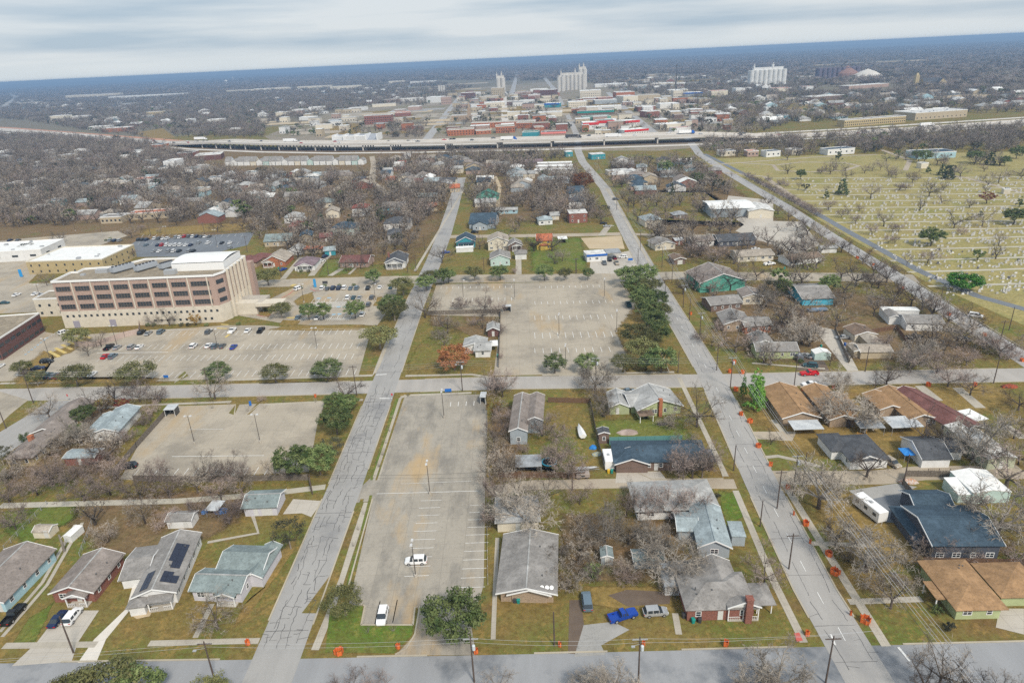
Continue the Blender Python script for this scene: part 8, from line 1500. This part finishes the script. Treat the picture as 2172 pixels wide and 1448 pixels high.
 ((150, 395), (180, 392), 14, 5, 'white', 'light', (2,), 3, 'light-roofed house among dense trees far left', None), ((20, 400), (60, 396), 14, 5, 'cream', 'beige', (2,), 3, 'beige roof among dense trees at the left', None), ((60, 455), (100, 452), 12, 5, 'pbrick', 'light', (2,), 3, 'pale roof beside a red tree at the left', None), ((410, 415), (440, 412), 12, 5, 'cream', 'teal', (2,), 3, 'grey-green roof among trees left of the avenue', None), ((520, 378), (550, 375), 12, 5, 'white', 'paleblue', (2,), 3, 'pale blue roof among trees', None), ((445, 390), (470, 388), 12, 5, 'white', 'blue', (2,), 3, 'small slate blue roof among trees', None),
 ((1945, 338), (1998, 330), 20, 5, 'blue', 'blue', (2,), 4, 'blue-roofed house beyond the cemetery', None), ((1755, 330), (1812, 326), 14, 5, 'white', 'blue', (2,), 5, 'white and dark blue house beyond the cemetery', 'the house beyond the cemetery'), ((1625, 334), (1655, 332), 12, 5, 'white', 'blue', (2,), 3, 'blue house beside the cemetery road', None), ((1585, 333), (1605, 331), 12, 5, 'pbrick', 'terra', (2,), 3, 'orange-roofed house beside the cemetery road', None), ((1680, 329), (1702, 327), 12, 4.5, 'cream', 'light', (2,), 3, 'pale house under a white-barked tree', None), ((1530, 332), (1560, 330), 12, 4.5, 'cream', 'dark', (2,), 3, 'dark-roofed house left of the cemetery', None), ((1953, 358), (1968, 357), 6, 4, 'cream', 'beige', (), 3, 'small cream cemetery mausoleum', None), ((2128, 412), (2142, 412), 4, 3, 'conc', 'dirty', (), 2, 'small grey cemetery vault', None),
 ((1720, 215), (1790, 210), 30, 7, 'brown', 'dirty', (2,), 8, 'long dark-framed building beyond the right-hand trees', None), ((1800, 190), (1885, 184), 30, 7, 'pbrick', 'dirty', (), 7, 'long pale roof beyond the right-hand trees', None), ((1770, 160), (1790, 159), 20, 8, 'white', 'white', (), 3, 'small white shed by the dark silos', None), ((1690, 170), (1745, 168), 24, 9, 'white', 'dirty', (), 4, 'white sheds between the two grain silos', None), ((1640, 195), (1680, 193), 30, 7, 'cream', 'terra', (), 4, 'terracotta roofs below the white silos', None), ((1700, 192), (1725, 191), 24, 8, 'white', 'red', (), 4, 'bright red-roofed building far right', None)]
for i, (A_, B_, d_, h_, w_, r_, rows, nw, lb, sh) in enumerate(BLD):
 bm_ = next((m_ for k_, m_ in (('red roof band', M_REDP), ('red band', M_REDP), ('red awning', M_REDP), ('red roof trim', M_REDP), ('salmon', mat('salmon', (.75, .25, .22), .7)), ('blue edge', M_BLUEP), ('blue-fronted', M_BLUEP), ('green awning', M_GREENBIN)) if k_ in lb), None)
 slab(A_, B_, d_, h_, w_, r_, lb, extra=(lambda o, w, d, h: (lambda b: (b.box(-.4, -.5, h*.72, w+.4, -.1, h+.8), b.build('colour_band', bm_, o)))(MB())) if bm_ else None, short=sh, rows=rows, nw=nw, ww=1.4 if h_ < 14 else 2.2, wh=1.4, name='shop' if 'shop' in lb else 'house' if 'house' in lb or 'roof among' in lb else 'building', cat='house' if 'house' in lb else 'building')
# silos
def silos(px, py, n, r, h, m, label, short, rows_=2, head=True, ang=0, cat='grain elevator'):
 p = at(px, py); o = empty('grain_silos', (p.x, p.y, 0), R_(ang))
 for j in range(rows_):
  for i in range(n): b = MB(); b.lathe([(r, -.5), (r, h), (r*.95, h+.6)], 14, c=((i-(n-1)/2)*r*1.98, j*r*1.98)); b.build('silo', m, o)
 if head:
  b = MB(); b.box(-n*r*.8, r*.1, h+.61, n*r*.8, r*1.7, h+7); b.build('gallery', m, o)
  for x, hh, w_ in ((-n*r*.75, 12, 1.8), (n*r*.25, 14, 2.2)): b = MB(); b.box(x-w_, 0, h+.62, x+w_, r*1.5, h+hh); b.box(x-.8, .5, h+hh+.01, x+.8, 2.5, h+hh+5); b.build('head_house', m, o)
 tag(o, label, cat); mark(short, p.x, p.y); FOOT.append((p.x, p.y, n*r, 10, 10, 1, 0)); return o
C_SILO = concrete_mat('silo_concrete', (.62, .59, .54), (.48, .46, .43), joint=0)
silos(1213, 191, 7, 6.2, 43, C_SILO, 'cluster of pale concrete grain silos behind downtown', 'the central grain silos'); silos(1236, 186, 2, 7, 56, C_SILO, 'two taller pale silos at the right of the cluster', 'the tall silo pair', 2, True); silos(1190, 194, 2, 6, 40, C_SILO, 'two silos at the left of the pale cluster', 'the left silo pair', 1, False)
silos(1063, 200, 2, 7, 45, C_SILO, 'slim white tower-like silos left of the avenue', 'the slim white silos', 2, True); silos(937, 198, 3, 4, 24, C_SILO, 'three small white silos behind the white warehouse', 'the three small silos', 1, False)
silos(1627, 180, 8, 6.4, 38, mat('silo_white', (.72, .72, .70), .7, (.6, .6, .58), .1), 'bright white grain silos right of downtown', 'the white grain silos', 2, True); silos(1777, 167, 9, 7, 30, mat('silo_dark', (.16, .13, .17), .8, (.11, .10, .14), .2), 'dark purple-brown silos beside a rusty cone', 'the dark silos', 2, False)
p = at(1795, 166); o = empty('conveyor_cone', (p.x, p.y, 0)); b = MB(); b.lathe([(34, 0), (33, 14), (2, 34), (.5, 35)], 16); b.build('cone_roof', mat('rust_brown', (.26, .15, .12), .8), o); b = MB(); b.tube((-50, -5, 2), (-4, 0, 48), 1.6, 1.6, 6); b.build('conveyor', M_DARKMET, o); tag(o, 'rust-brown conical store with a leaning conveyor', 'storage building')
p = at(1838, 168); b = MB(); b.lathe([(48, 0), (40, 9), (20, 20), (3, 26), (.5, 27)], 18); o = b.build('gravel_heap', C_WHITEG, loc=(p.x, p.y, 0)); tag(o, 'pale conical heap of gravel right of the dark silos', 'gravel heap')
for x, y, h, r in ((481, 181, 38, 11), (495, 171, 36, 8)):
 p = at(x, y); o = empty('water_tower', (p.x, p.y, 0)); b = MB(); b.tube((0, 0, 0), (0, 0, h*.7), 1.5, 1.5, 8); b.build('column', M_WHITEP, o); b = MB(); b.lathe([(2, h*.62), (r*.8, h*.72), (r, h*.84), (r*.8, h*.96), (1, h*1.02)], 14); b.build('tank', M_WHITEP, o)
 for i in range(6): a = 1.047*i; b = MB(); b.tube((math.cos(a)*r*.85, math.sin(a)*r*.85, 0), (math.cos(a)*r*.8, math.sin(a)*r*.8, h*.75), .5, .5, 5); b.build('leg', M_WHITEP, o)
 tag(o, 'white bulb-shaped water tower %s' % ('in the far left woods' if h == 38 else 'farther off on the horizon at the left'), 'water tower')
p = at(1433, 202); o = empty('radio_mast', (p.x, p.y, 0)); b = MB(); b.tube((0, 0, 0), (0, 0, 70), 1.1, .7, 4); b.build('mast', M_DARKMET, o); b = MB(); b.box(-1.6, -1.6, 66, 1.6, 1.6, 66.6); b.build('platform', M_DARKMET, o); tag(o, 'thin dark radio mast right of downtown', 'mast')
p = at(996, 258); o = empty('church_tower', (p.x, p.y, 0)); b = MB(); b.box(-3, -3, 0, 3, 3, 22); b.build('shaft', WL['tanbrick'], o); b = MB(); b.lathe([(2.6, 22.01), (2.4, 26), (.3, 33)], 8); b.build('spire', WL['tanbrick'], o); tag(o, 'slim tan church tower above the brown brick hall', 'church tower')
# stone church far right
p = at(1985, 186); o = empty('stone_church', (p.x, p.y, 0)); b = MB(); wall_mb(b, -26, 0, 40, 22, 10, 'gx', .9); wall_mb(b, 0, -8, 16, 30, 11, 'gy', .9); b.build('wall', WL['gold'], o); b = MB(); roof_mb(b, -26, 0, 40, 22, 10.1, 'gx', .9, .5); b.build('roof', RF['dark'], o); b = MB(); roof_mb(b, 0, -7.6, 16, 29, 11.1, 'gy', .9, .4); b.build('roof', RF['dark'], o); b = MB(); b.box(-44, 4, 0, -36, 12, 26); b.box(-43, 5, 26.01, -37, 11, 31, taper=1.5); b.build('tower', WL['gold'], o); tag(o, 'sandy stone church with steep dark gables and a square tower', 'church'); mark('the stone church', p.x, p.y)
# stadium stand, hall roofs
p = at(706, 301).xy; q = at(800, 298).xy; o = empty('stadium_stand', (p.x, p.y, 0), math.atan2((q-p).y, (q-p).x)); w_ = (q-p).length
b = MB()
for i in range(14): b.box(0, i*1.6, i*.55, w_, i*1.6+1.59, i*.55+.5)
b.build('seating_rows', mat('bleacher_grey', (.42, .45, .50), .5), o); b = MB()
for k in range(5): b.box(w_*k/4-.8, 0, 0, w_*k/4+.8, 23, 9)
b.build('aisle', M_WHITEP, o); tag(o, 'pale stadium stand facing the highway', 'stadium stand'); mark('the stadium stand', p.x+w_/2, p.y+10)
# far terrace of narrow houses beside the viaduct
for i in range(22):
 f = i/21; x = 478+f*282; y = 352-f*2
 house((x, y), (x+12, y-.5), 13, 4.6, 'gy' if i % 4 == 1 else 'gx', .7, ('white', 'white', 'white', 'white', 'cream', 'white', 'mint')[i % 7], 'grey', win='f', door=.5, far=True, vents=0, trim=False, sp=4, name='row_house', cat='row house', ov=.2, group='terrace of narrow row houses',
 label='narrow %s row house, %s from the left of the terrace' % (('white', 'white', 'white', 'white', 'cream', 'white', 'mint')[i % 7], (ORD+['twentieth', 'twenty-first', 'twenty-second'])[i] if i < 22 else 'last')) if i < 22 else None
mark('the terrace of row houses', *at(620, 350).xy)
for i_, (pts_, n_) in enumerate((([(40, 215), (560, 205), (560, 270), (300, 262), (60, 250)], 26), ([(1500, 215), (2172, 190), (2172, 240), (1500, 262)], 22), ([(560, 190), (1000, 172), (1000, 196), (600, 205)], 18), ([(1200, 165), (2100, 120), (2172, 160), (1500, 190)], 60), ([(0, 205), (700, 160), (1000, 150), (800, 172), (100, 212)], 60), ([(600, 240), (1490, 215), (1490, 285), (600, 290)], 60))):
 q_ = [W(*p) for p in pts_]; r = random.Random(i_+50); xs = [p[0] for p in q_]; ys = [p[1] for p in q_]; c_ = 0
 while c_ < n_:
  x, y = r.uniform(min(xs), max(xs)), r.uniform(min(ys), max(ys))
  if not inpoly(x, y, q_): continue
  c_ += 1; a, d = r.uniform(12, 45)*y/1200, r.uniform(12, 30)*y/1200; P_ = [(x-a, y-d), (x+a, y-d), (x+a, y+d), (x-a, y+d)]; LOTS.append(P_)
  sheet('clearing', P_, r.choice((C_TAN, C_LOT, G_DRY, C_PATCH, C_GRAVEL, G_DRY)), .03, world=True)
# ------------------------------------------------------------------ background houses
wr = random.Random(12); ROADTEST = [(np.array(l, dtype=float), wd) for l, wd in ROADS]
def near_road(x, y, pad):
 for l, wd in ROADTEST:
  if x < l[:, 0].min()-30 or x > l[:, 0].max()+30 or y < l[:, 1].min()-30 or y > l[:, 1].max()+30: continue
  a = l[:-1]; d = l[1:]-a; t = np.clip(((x-a[:, 0])*d[:, 0]+(y-a[:, 1])*d[:, 1])/(d**2).sum(1), 0, 1); dd = np.hypot(x-a[:, 0]-t*d[:, 0], y-a[:, 1]-t*d[:, 1]).min()
  if dd < wd/2+pad: return True
 return False
FA = None
def near_foot(x, y, pad=0):
 global FA
 if FA is None or len(FA) != len(FOOT): FA = np.array([f[:3] for f in FOOT])
 return bool((np.hypot(FA[:, 0]-x, FA[:, 1]-y) < FA[:, 2]*.85+pad).any())
def in_lot(x, y): return any(inpoly(x, y, q) for q in LOTS)
def sample(pts, n, seed):
 """random ground points inside a photo-pixel polygon, even over the ground"""
 r = random.Random(seed); q = [W(*p) for p in pts]; xs = [p[0] for p in q]; ys = [p[1] for p in q]; res = []; k = 0
 while len(res) < n and k < n*40:
  k += 1; x, y = r.uniform(min(xs), max(xs)), r.uniform(min(ys), max(ys))
  if inpoly(x, y, q): res.append((x, y))
 return res
HB = [([(0, 330), (300, 320), (520, 380), (560, 430), (480, 470), (200, 470), (0, 480)], 105, 'in the wooded left neighbourhood'), ([(480, 372), (760, 372), (900, 340), (1000, 340), (960, 400), (600, 410), (560, 430)], 60, 'in the wooded streets before the viaduct'),
 ([(1000, 350), (1200, 345), (1210, 400), (1000, 420)], 22, 'in the wooded block right of the avenue'), ([(1300, 345), (1480, 345), (1600, 420), (1480, 430), (1330, 410)], 24, 'in the block left of the cemetery'), ([(30, 215), (560, 205), (700, 225), (520, 285), (380, 285), (60, 240)], 90, 'in the woods left of downtown'),
 ([(1500, 215), (2172, 190), (2172, 240), (1700, 258), (1500, 262)], 80, 'in the woods right of downtown'), ([(560, 195), (900, 180), (900, 215), (700, 222), (560, 210)], 50, 'on the wooded rise behind downtown'), ([(1250, 170), (1650, 160), (1650, 195), (1330, 195)], 50, 'in the woods behind the silos'), ([(600, 240), (900, 235), (900, 285), (600, 290)], 34, 'left of the first avenue'),
 ([(1200, 215), (1500, 215), (1560, 280), (1480, 288), (1230, 288)], 120, 'among the downtown blocks'), ([(960, 200), (1190, 198), (1200, 285), (960, 285)], 95, 'in the central downtown blocks')]
HL = []
for pts, n, where in HB:
 dt = 'block' in where and 'town' in where or 'avenue' in where and 'first' in where
 for x, y in sample(pts, n, len(where)*7+n):
  if near_road(x, y, 5) or near_foot(x, y, 2) or in_lot(x, y): continue
  HL.append((math.hypot(x, y), x, y, dt)); FOOT.append((x, y, 8, 12, 12, 1, 0))
HL.sort(); nh = 0; stuffb = {}
for d_, x, y, dt in HL:
 w_ = wr.choice(('white', 'cream', 'tan', 'pbrick', 'brick', 'conc', 'orange')) if dt else wr.choice(('white', 'cream', 'white', 'tan', 'blue', 'grey', 'pbrick', 'brick'))
 f_ = wr.choice(('white', 'dirty', 'white', 'flatgrey', 'dirty', 'light', 'dark')) if dt else wr.choice(('grey', 'light', 'brown', 'dark', 'paleblue', 'beige', 'dirty', 'blue', 'light', 'white'))
 big = 1.0 if y < 1000 else 1.6; f_ = wr.choice(('white', 'dirty', 'light', 'beige', f_)) if y > 1000 else f_; ww, dd, hh = wr.uniform(11, 18)*big, wr.uniform(9, 13)*big, wr.uniform(3, 4.6); kk = wr.choice(('gx', 'gy', 'hip', 'gx')); rz = R_(-3 if dt else wr.choice((-3, 87, -3, 80)))
 if dt: ww *= wr.uniform(.5, 1.1); dd *= wr.uniform(.8, 1.2); hh = wr.uniform(5, 11); kk = 'flat'
 nh += not dt
 if dt or nh <= 165:
  root = empty('shop' if dt else 'house', (x, y, 0), rz); b = MB(); wall_mb(b, -ww/2, -dd/2, ww, dd, hh, kk, .4); b.build('wall', WL[w_], root); b = MB(); roof_mb(b, -ww/2, -dd/2, ww, dd, hh, kk, .4, .4); b.build('roof', RF[f_], root)
  if dt:
   for i in range(max(2, int(ww/5))): b = MB(); u = -ww/2+ww*(i+.5)/max(2, int(ww/5)); b.box(u-1.2, -dd/2-.12, 1.0, u+1.2, -dd/2+.1, 2.8); b.build('window', M_GLASS, root)
  later(root, '%s %s with %s roof' % (WDESC[w_], 'shop' if dt else 'house', RDESC[f_].replace(' shingle', '')), 'shop' if dt else 'house', 'far-off shops' if dt else 'far-off houses')
 else:
  for key, fn, m_ in ((0, wall_mb, WL[w_]), (1, roof_mb, RF[f_])):
   b = stuffb.setdefault(m_.name, (MB(), m_))[0]; n0 = len(b.v)
   fn(b, -ww/2, -dd/2, ww, dd, hh, kk, .4, *(() if key == 0 else (.4,))); c_, s_ = math.cos(rz), math.sin(rz)
   for i in range(n0, len(b.v)): p = b.v[i]; b.v[i] = (x+p[0]*c_-p[1]*s_, y+p[0]*s_+p[1]*c_, p[2])
b = MB(); ms = []
for k, (q, m_) in enumerate(stuffb.values()):
 n0 = len(b.v); b.v += q.v; b.f += [tuple(i+n0 for i in f_) for f_ in q.f]; b.m += [k]*len(q.f); ms.append(m_)
o = b.build('far_houses', ms, kind='stuff'); o['label'] = 'many more small far houses scattered through the woods'; o['category'] = 'houses'
# ------------------------------------------------------------------ gravestones
gr = random.Random(3); GS = []
rows_ = [((383, 379), 0), ((396, 391), 0), ((408, 403), 0), ((421, 415), 0), ((434, 428), 0), ((449, 442), 0), ((464, 457), 0), ((481, 473), 0), ((499, 490), 0), ((519, 509), 0), ((542, 530), 0), ((565, 553), 0), ((592, 581), 0), ((615, 607), 0)]
for (y0, y1), _ in rows_:
 x0 = 1640+(y0-378)*1.48+12
 for i in range(80):
  f = gr.random(); px = x0+(2190-x0)*f; py = y0+(y1-y0)*f*(2190-x0)/(2300-x0)+gr.uniform(-2.5, 3.5)*(y0/480); p = at(px, py+gr.uniform(-1, 1)*(y0/480)**3*5); GS.append((p.x, p.y, gr.random(), y0))
GS.sort(key=lambda g: g[0]**2+g[1]**2)
def stone(mb, x, y, k, r, rz):
 w_, h_ = .7+.6*k, .7+.9*r.random()**2; c, s_ = math.cos(rz), math.sin(rz); t = .14
 P = [(-w_/2, -t), (w_/2, -t), (w_/2, t), (-w_/2, t)]; Q = [(x+a*c-b_*s_, y+a*s_+b_*c) for a, b_ in P]
 B = [(x+a*c-b_*s_, y+a*s_+b_*c) for a, b_ in [(-w_/2-.15, -.3), (w_/2+.15, -.3), (w_/2+.15, .3), (-w_/2-.15, .3)]]
 mb.hexa([(*q, -.05) for q in B]+[(*q, .15) for q in B]); mb.hexa([(*q, .151) for q in Q]+[(*q, h_) for q in Q])
SM = [mat('stone_pale', (.48, .47, .45), .8), mat('stone_white', (.64, .63, .61), .7), mat('stone_grey', (.40, .40, .40), .7), mat('stone_dark', (.12, .12, .13), .5)]
protos = []
for k in range(10): b = MB(); stone(b, 0, 0, k/9, random.Random(k), 0); protos.append(b.mesh('gravestone', SM[(0, 1, 0, 2, 1, 0, 3, 1, 2, 0)[k]]))
mb = MB()
for i, (x, y, k, ry) in enumerate(GS):
 if i < 300:
  o = bpy.data.objects.new('gravestone', protos[int(k*9.99)]); COL.objects.link(o); o.location = (x, y, .01); o.rotation_euler = (0, 0, gr.uniform(-.1, .1)); s_ = gr.uniform(.6, 1.0); o.scale = (s_, s_, s_)
  lb = ('pale', 'white', 'pale', 'grey', 'white', 'pale', 'dark', 'white', 'grey', 'pale')[int(k*9.99)]; rn = ORD[[q[0][0] for q in rows_][::-1].index(ry)]; hf = 'left' if x < 250 else 'right'; o['label'] = 'small %s gravestone in the %s cemetery row from the front, %s part' % (lb, rn, hf); o['category'] = 'gravestone'; o['group'] = 'small %s gravestones of the %s row, %s part' % (lb, rn, hf)
 else: stone(mb, x, y, k, gr, gr.uniform(-.1, .1))
o = mb.build('gravestones', SM[0], kind='stuff'); o['label'] = 'many more small pale gravestones in the far cemetery rows'; o['category'] = 'gravestones'
mark('the cemetery', 240, 480)
# ------------------------------------------------------------------ wooded areas
TP = []
def woods(pts, spacing, seed, mixk=(0, 1, 2, 3, 4, 5, 0, 2), ever=.03, hs=(.8, 1.25), roadpad=3, footpad=1.0):
 q = [W(*p) for p in pts]; A = 0
 for i in range(len(q)): x0, y0 = q[i]; x1, y1 = q[(i+1) % len(q)]; A += x0*y1-x1*y0
 n = int(abs(A)/2/spacing**2); r = random.Random(seed)
 for x, y in sample(pts, n, seed):
  if near_road(x, y, roadpad) or in_lot(x, y) or near_foot(x, y, footpad): continue
  v = r.choice((6, 7, 7, 8)) if r.random() < ever else r.choice(mixk)
  TP.append((x, y, v, r.uniform(0, 6.28), r.uniform(*hs)))
woods([(-150, 480), (-150, 290), (120, 290), (330, 305), (420, 345), (500, 375), (560, 372), (700, 372), (760, 380), (830, 340), (1000, 335), (975, 400), (940, 440), (880, 480), (700, 440), (560, 470), (520, 465), (280, 475), (0, 485)], 9.6, 1, hs=(1.0, 1.6))
woods([(520, 465), (700, 440), (890, 470), (870, 560), (700, 560), (560, 560), (540, 490)], 12, 2, hs=(1.0, 1.5))
woods([(985, 400), (1000, 335), (1190, 345), (1250, 395), (1270, 460), (1180, 470), (1000, 480)], 10.5, 3, hs=(1.0, 1.5)); woods([(960, 480), (1180, 480), (1170, 545), (950, 560)], 20, 33)
woods([(1000, 330), (1200, 322), (1200, 345), (1000, 345)], 11, 31)
woods([(1270, 345), (1470, 345), (1560, 410), (1660, 480), (1720, 545), (1590, 560), (1430, 570), (1370, 500), (1320, 430)], 12, 4, hs=(1.0, 1.4))
woods([(1430, 575), (1720, 560), (1960, 650), (2110, 770), (1620, 780), (1510, 740)], 14.5, 5); woods([(1480, 600), (1700, 590), (1690, 700), (1510, 700)], 15, 51)
woods([(1450, 335), (1700, 325), (1900, 300), (2172, 290), (2400, 280), (2400, 312), (2172, 318), (1880, 322), (1700, 332)], 9, 6); woods([(1480, 330), (1480, 300), (1700, 292), (1900, 280), (2172, 268), (2172, 300), (1900, 310)], 9, 61, roadpad=1)
woods([(1680, 322), (1880, 318), (1880, 326)], 10, 62); woods([(1640, 560), (1730, 545), (1860, 600), (1990, 680), (1960, 700)], 12, 63)
woods([(0, 960), (130, 880), (250, 850), (290, 930), (240, 1010), (0, 1050)], 11, 7); woods([(130, 1070), (540, 1040), (550, 1075), (400, 1120), (170, 1120)], 12, 71); woods([(1190, 1090), (1480, 1110), (1440, 1230), (1240, 1230)], 11, 8, hs=(.5, .8)); woods([(1040, 870), (1085, 850), (1090, 1000), (1190, 1010), (1045, 1035)], 8, 9, hs=(.5, .8))
woods([(1620, 1060), (1760, 1060), (1960, 1230), (1900, 1290)], 26, 91, hs=(.6, .9)); woods([(2080, 960), (2172, 940), (2172, 1180), (2120, 1130)], 15, 92)
woods([(910, 680), (1060, 668), (1055, 705), (990, 705), (950, 760), (920, 750)], 11, 93, hs=(.5, .8)); woods([(640, 480), (880, 480), (860, 530), (650, 530)], 13, 94)
# between the highway and the far town
woods([(280, 292), (60, 258), (-100, 240), (-100, 205), (200, 200), (560, 190), (700, 205), (860, 215), (700, 240), (560, 268), (560, 290)], 16, 10, ever=.08, hs=(1.0, 1.5)); woods([(400, 262), (560, 262), (560, 292), (420, 292)], 12, 11)
woods([(1480, 215), (1700, 200), (2172, 185), (2400, 180), (2400, 235), (2172, 238), (1800, 255), (1700, 262), (1640, 270), (1600, 290), (1480, 285)], 14, 12, ever=.12, hs=(1.0, 1.5))
woods([(560, 190), (900, 172), (1000, 185), (900, 225), (700, 215)], 19, 13, ever=.1, hs=(1.0, 1.5)); woods([(1240, 175), (1650, 160), (1750, 180), (1700, 205), (1490, 212), (1330, 200)], 19, 14, ever=.1, hs=(1.0, 1.5))
woods([(820, 268), (910, 262), (905, 292), (830, 292)], 10, 15); woods([(600, 265), (1490, 215), (1490, 285), (600, 290)], 27, 16, ever=.3, hs=(.8, 1.3)); woods([(960, 200), (1190, 198), (1190, 285), (960, 285)], 24, 17, ever=.3); woods([(1620, 385), (2172, 370), (2172, 560), (1900, 560)], 38, 21, ever=.25, hs=(.6, 1.0)); woods([(1200, 215), (1480, 215), (1500, 285), (1230, 288)], 26, 22, ever=.3); woods([(1640, 340), (2172, 325), (2172, 372), (1640, 372)], 26, 23, ever=.25, hs=(.8, 1.2)); woods([(1960, 315), (2172, 310), (2172, 345), (2060, 350)], 20, 18)
TP.sort(key=lambda t: -t[4]/max(1, math.dist((t[0], t[1], 0), (0, 0, 100))))
left = max(0, 300-NTREE); KN = {0: 'bare', 1: 'plum', 2: 'bare', 3: 'pale', 4: 'sparse', 5: 'bare', 6: 'oak', 7: 'ivyoak', 8: 'cedar'}
vis = []; rest = []
for t in TP:
 px, py, c_ = proj((t[0], t[1], 4)); (vis if len(vis) < left and c_ > 0 and -20 < px < 2190 and py < 1460 else rest).append(t)
for x, y, v, rz, s_ in vis: tree(KN[v], x, y, TINFO[KN[v]][2]*s_*.92)
if rest: scatter('wooded_area', LOW, rest, 'leafless woodland between houses and downtown', 'woodland')
print('TREE COUNTS', NTREE, len(TP), len(rest))
CL = [clump_mesh(300+i, ever=(.06, .12, .2, .04, .1)[i]) for i in range(5)]; CP = []
r = random.Random(8)
def clumps(pts, spacing, seed, sc_):
 q = [W(*p) for p in pts]; A = 0
 for i in range(len(q)): x0, y0 = q[i]; x1, y1 = q[(i+1) % len(q)]; A += x0*y1-x1*y0
 n = int(abs(A)/2/spacing**2)
 for x, y in sample(pts, n, seed):
  if near_road(x, y, 14) or near_foot(x, y, 12) or in_lot(x, y): continue
  CP.append((x, y, r.randrange(5), r.uniform(0, 6.28), r.uniform(*sc_)))
clumps([(-500, 240), (-500, 214), (2172, 88), (2700, 70), (2700, 190), (2172, 196), (1750, 186), (1650, 160), (1240, 172), (900, 170), (560, 190), (0, 215)], 44, 1, (1.1, 1.7))
print('CLUMPS', len(CP))
scatter('far_woodland', CL, CP, 'continuous far woodland reaching to the horizon', 'woodland')
# low hills on the horizon
b = MB(); hrn = random.Random(2); n = 60; X = [-24000+48000*i/n for i in range(n+1)]
for j, (yy, h0) in enumerate(((15500, 0), (16400, 1), (17300, 1), (18880, 0))):
 for i, x in enumerate(X): b.v.append((x, yy+600*math.sin(i*.7+j), .5 if h0 == 0 and j == 0 else (18+14*math.sin(i*.37+j)+10*math.sin(i*.91)+(22 if x > 6000 else 0)) if h0 else -.5))
for j in range(3):
 for i in range(n): a = j*(n+1)+i; b.f.append((a, a+1, a+n+2, a+n+1)); b.m.append(0)
b.build('hills', G_WOOD, kind='structure')
# ------------------------------------------------------------------ haze
hb = MB(); hb.box(-23900, -2400, -1, 23900, 18900, 104); hzo = hb.build('haze', [], kind='stuff')
m = bpy.data.materials.new('haze_air'); m.use_nodes = True; t = m.node_tree; t.nodes.clear(); o_ = t.nodes.new('ShaderNodeOutputMaterial'); v_ = t.nodes.new('ShaderNodeVolumePrincipled')
v_.inputs['Color'].default_value = (.42, .64, .95, 1); v_.inputs['Density'].default_value = 1.75e-4; v_.inputs['Anisotropy'].default_value = .2
t.links.new(v_.outputs[0], o_.inputs['Volume']); hzo.data.materials.append(m)
tag(hzo, 'pale blue air haze over the far town and woods', 'haze')
# ------------------------------------------------------------------ labels that need their neighbours
def relation(x, y, mx_, my_):
 dx, dy = x-mx_, y-my_
 if abs(dx) > abs(dy)*.7: return 'right of' if dx > 0 else 'left of'
 return 'behind' if dy > 0 else 'in front of'
SEEN = {}
for o, desc, cat, group in PENDING:
 x, y = o.location.x, o.location.y
 c = sorted(((mx_-x)**2+(my_-y)**2, ph, mx_, my_) for ph, mx_, my_ in MARKS)[:8]
 done = None
 for d2, ph, mx_, my_ in c:
  if d2 < 4: continue
  near = 'just ' if d2 < 400 else 'well ' if d2 > 10000 else ''
  lab = '%s %s%s %s' % (desc, near, relation(x, y, mx_, my_), ph)
  if lab not in SEEN and len(lab.split()) <= 16: done = lab; break
 if not done:
  for (d2, ph, mx_, my_), (e2, ph2, a2, b2) in ((p, q) for p in c[:7] for q in c[:7] if p[1] < q[1]):
   lab = '%s between %s and %s' % (desc, ph, ph2)
   if lab not in SEEN and len(lab.split()) <= 16: done = lab; break
 if not done:
  for w_ in ('nearer', 'farther', 'leftmost', 'rightmost', 'nearest', 'farthest'):
   lab = '%s %s %s %s' % (w_, desc, relation(x, y, c[0][2], c[0][3]), c[0][1])
   if lab not in SEEN and len(lab.split()) <= 16: done = lab; break
 if not done: done = '%s near %s' % (desc, c[0][1]); group = group or 'look-alikes of the neighbourhood'
 if len(done.split()) > 16: done = ' '.join(desc.split()[:4]) + ' near ' + c[0][1]; group = group or 'look-alikes of the neighbourhood'
 SEEN[done] = 1
 o['label'] = done[0].lower()+done[1:]; o['category'] = cat
 if group: o['group'] = group
for o in bpy.data.objects:
 if o.parent is None and o.get('label') and len(o['label'].split()) < 4 and o.get('category'):
  x, y = o.location.x, o.location.y; q = min((m_ for m_ in MARKS if (m_[1]-x)**2+(m_[2]-y)**2 > 30), key=lambda m_: (m_[1]-x)**2+(m_[2]-y)**2); o['label'] += ' %s %s' % (relation(x, y, q[1], q[2]), q[0])
print('THINGS', len([o for o in bpy.data.objects if o.parent is None]), 'ALL', len(bpy.data.objects), 'TREES', NTREE)
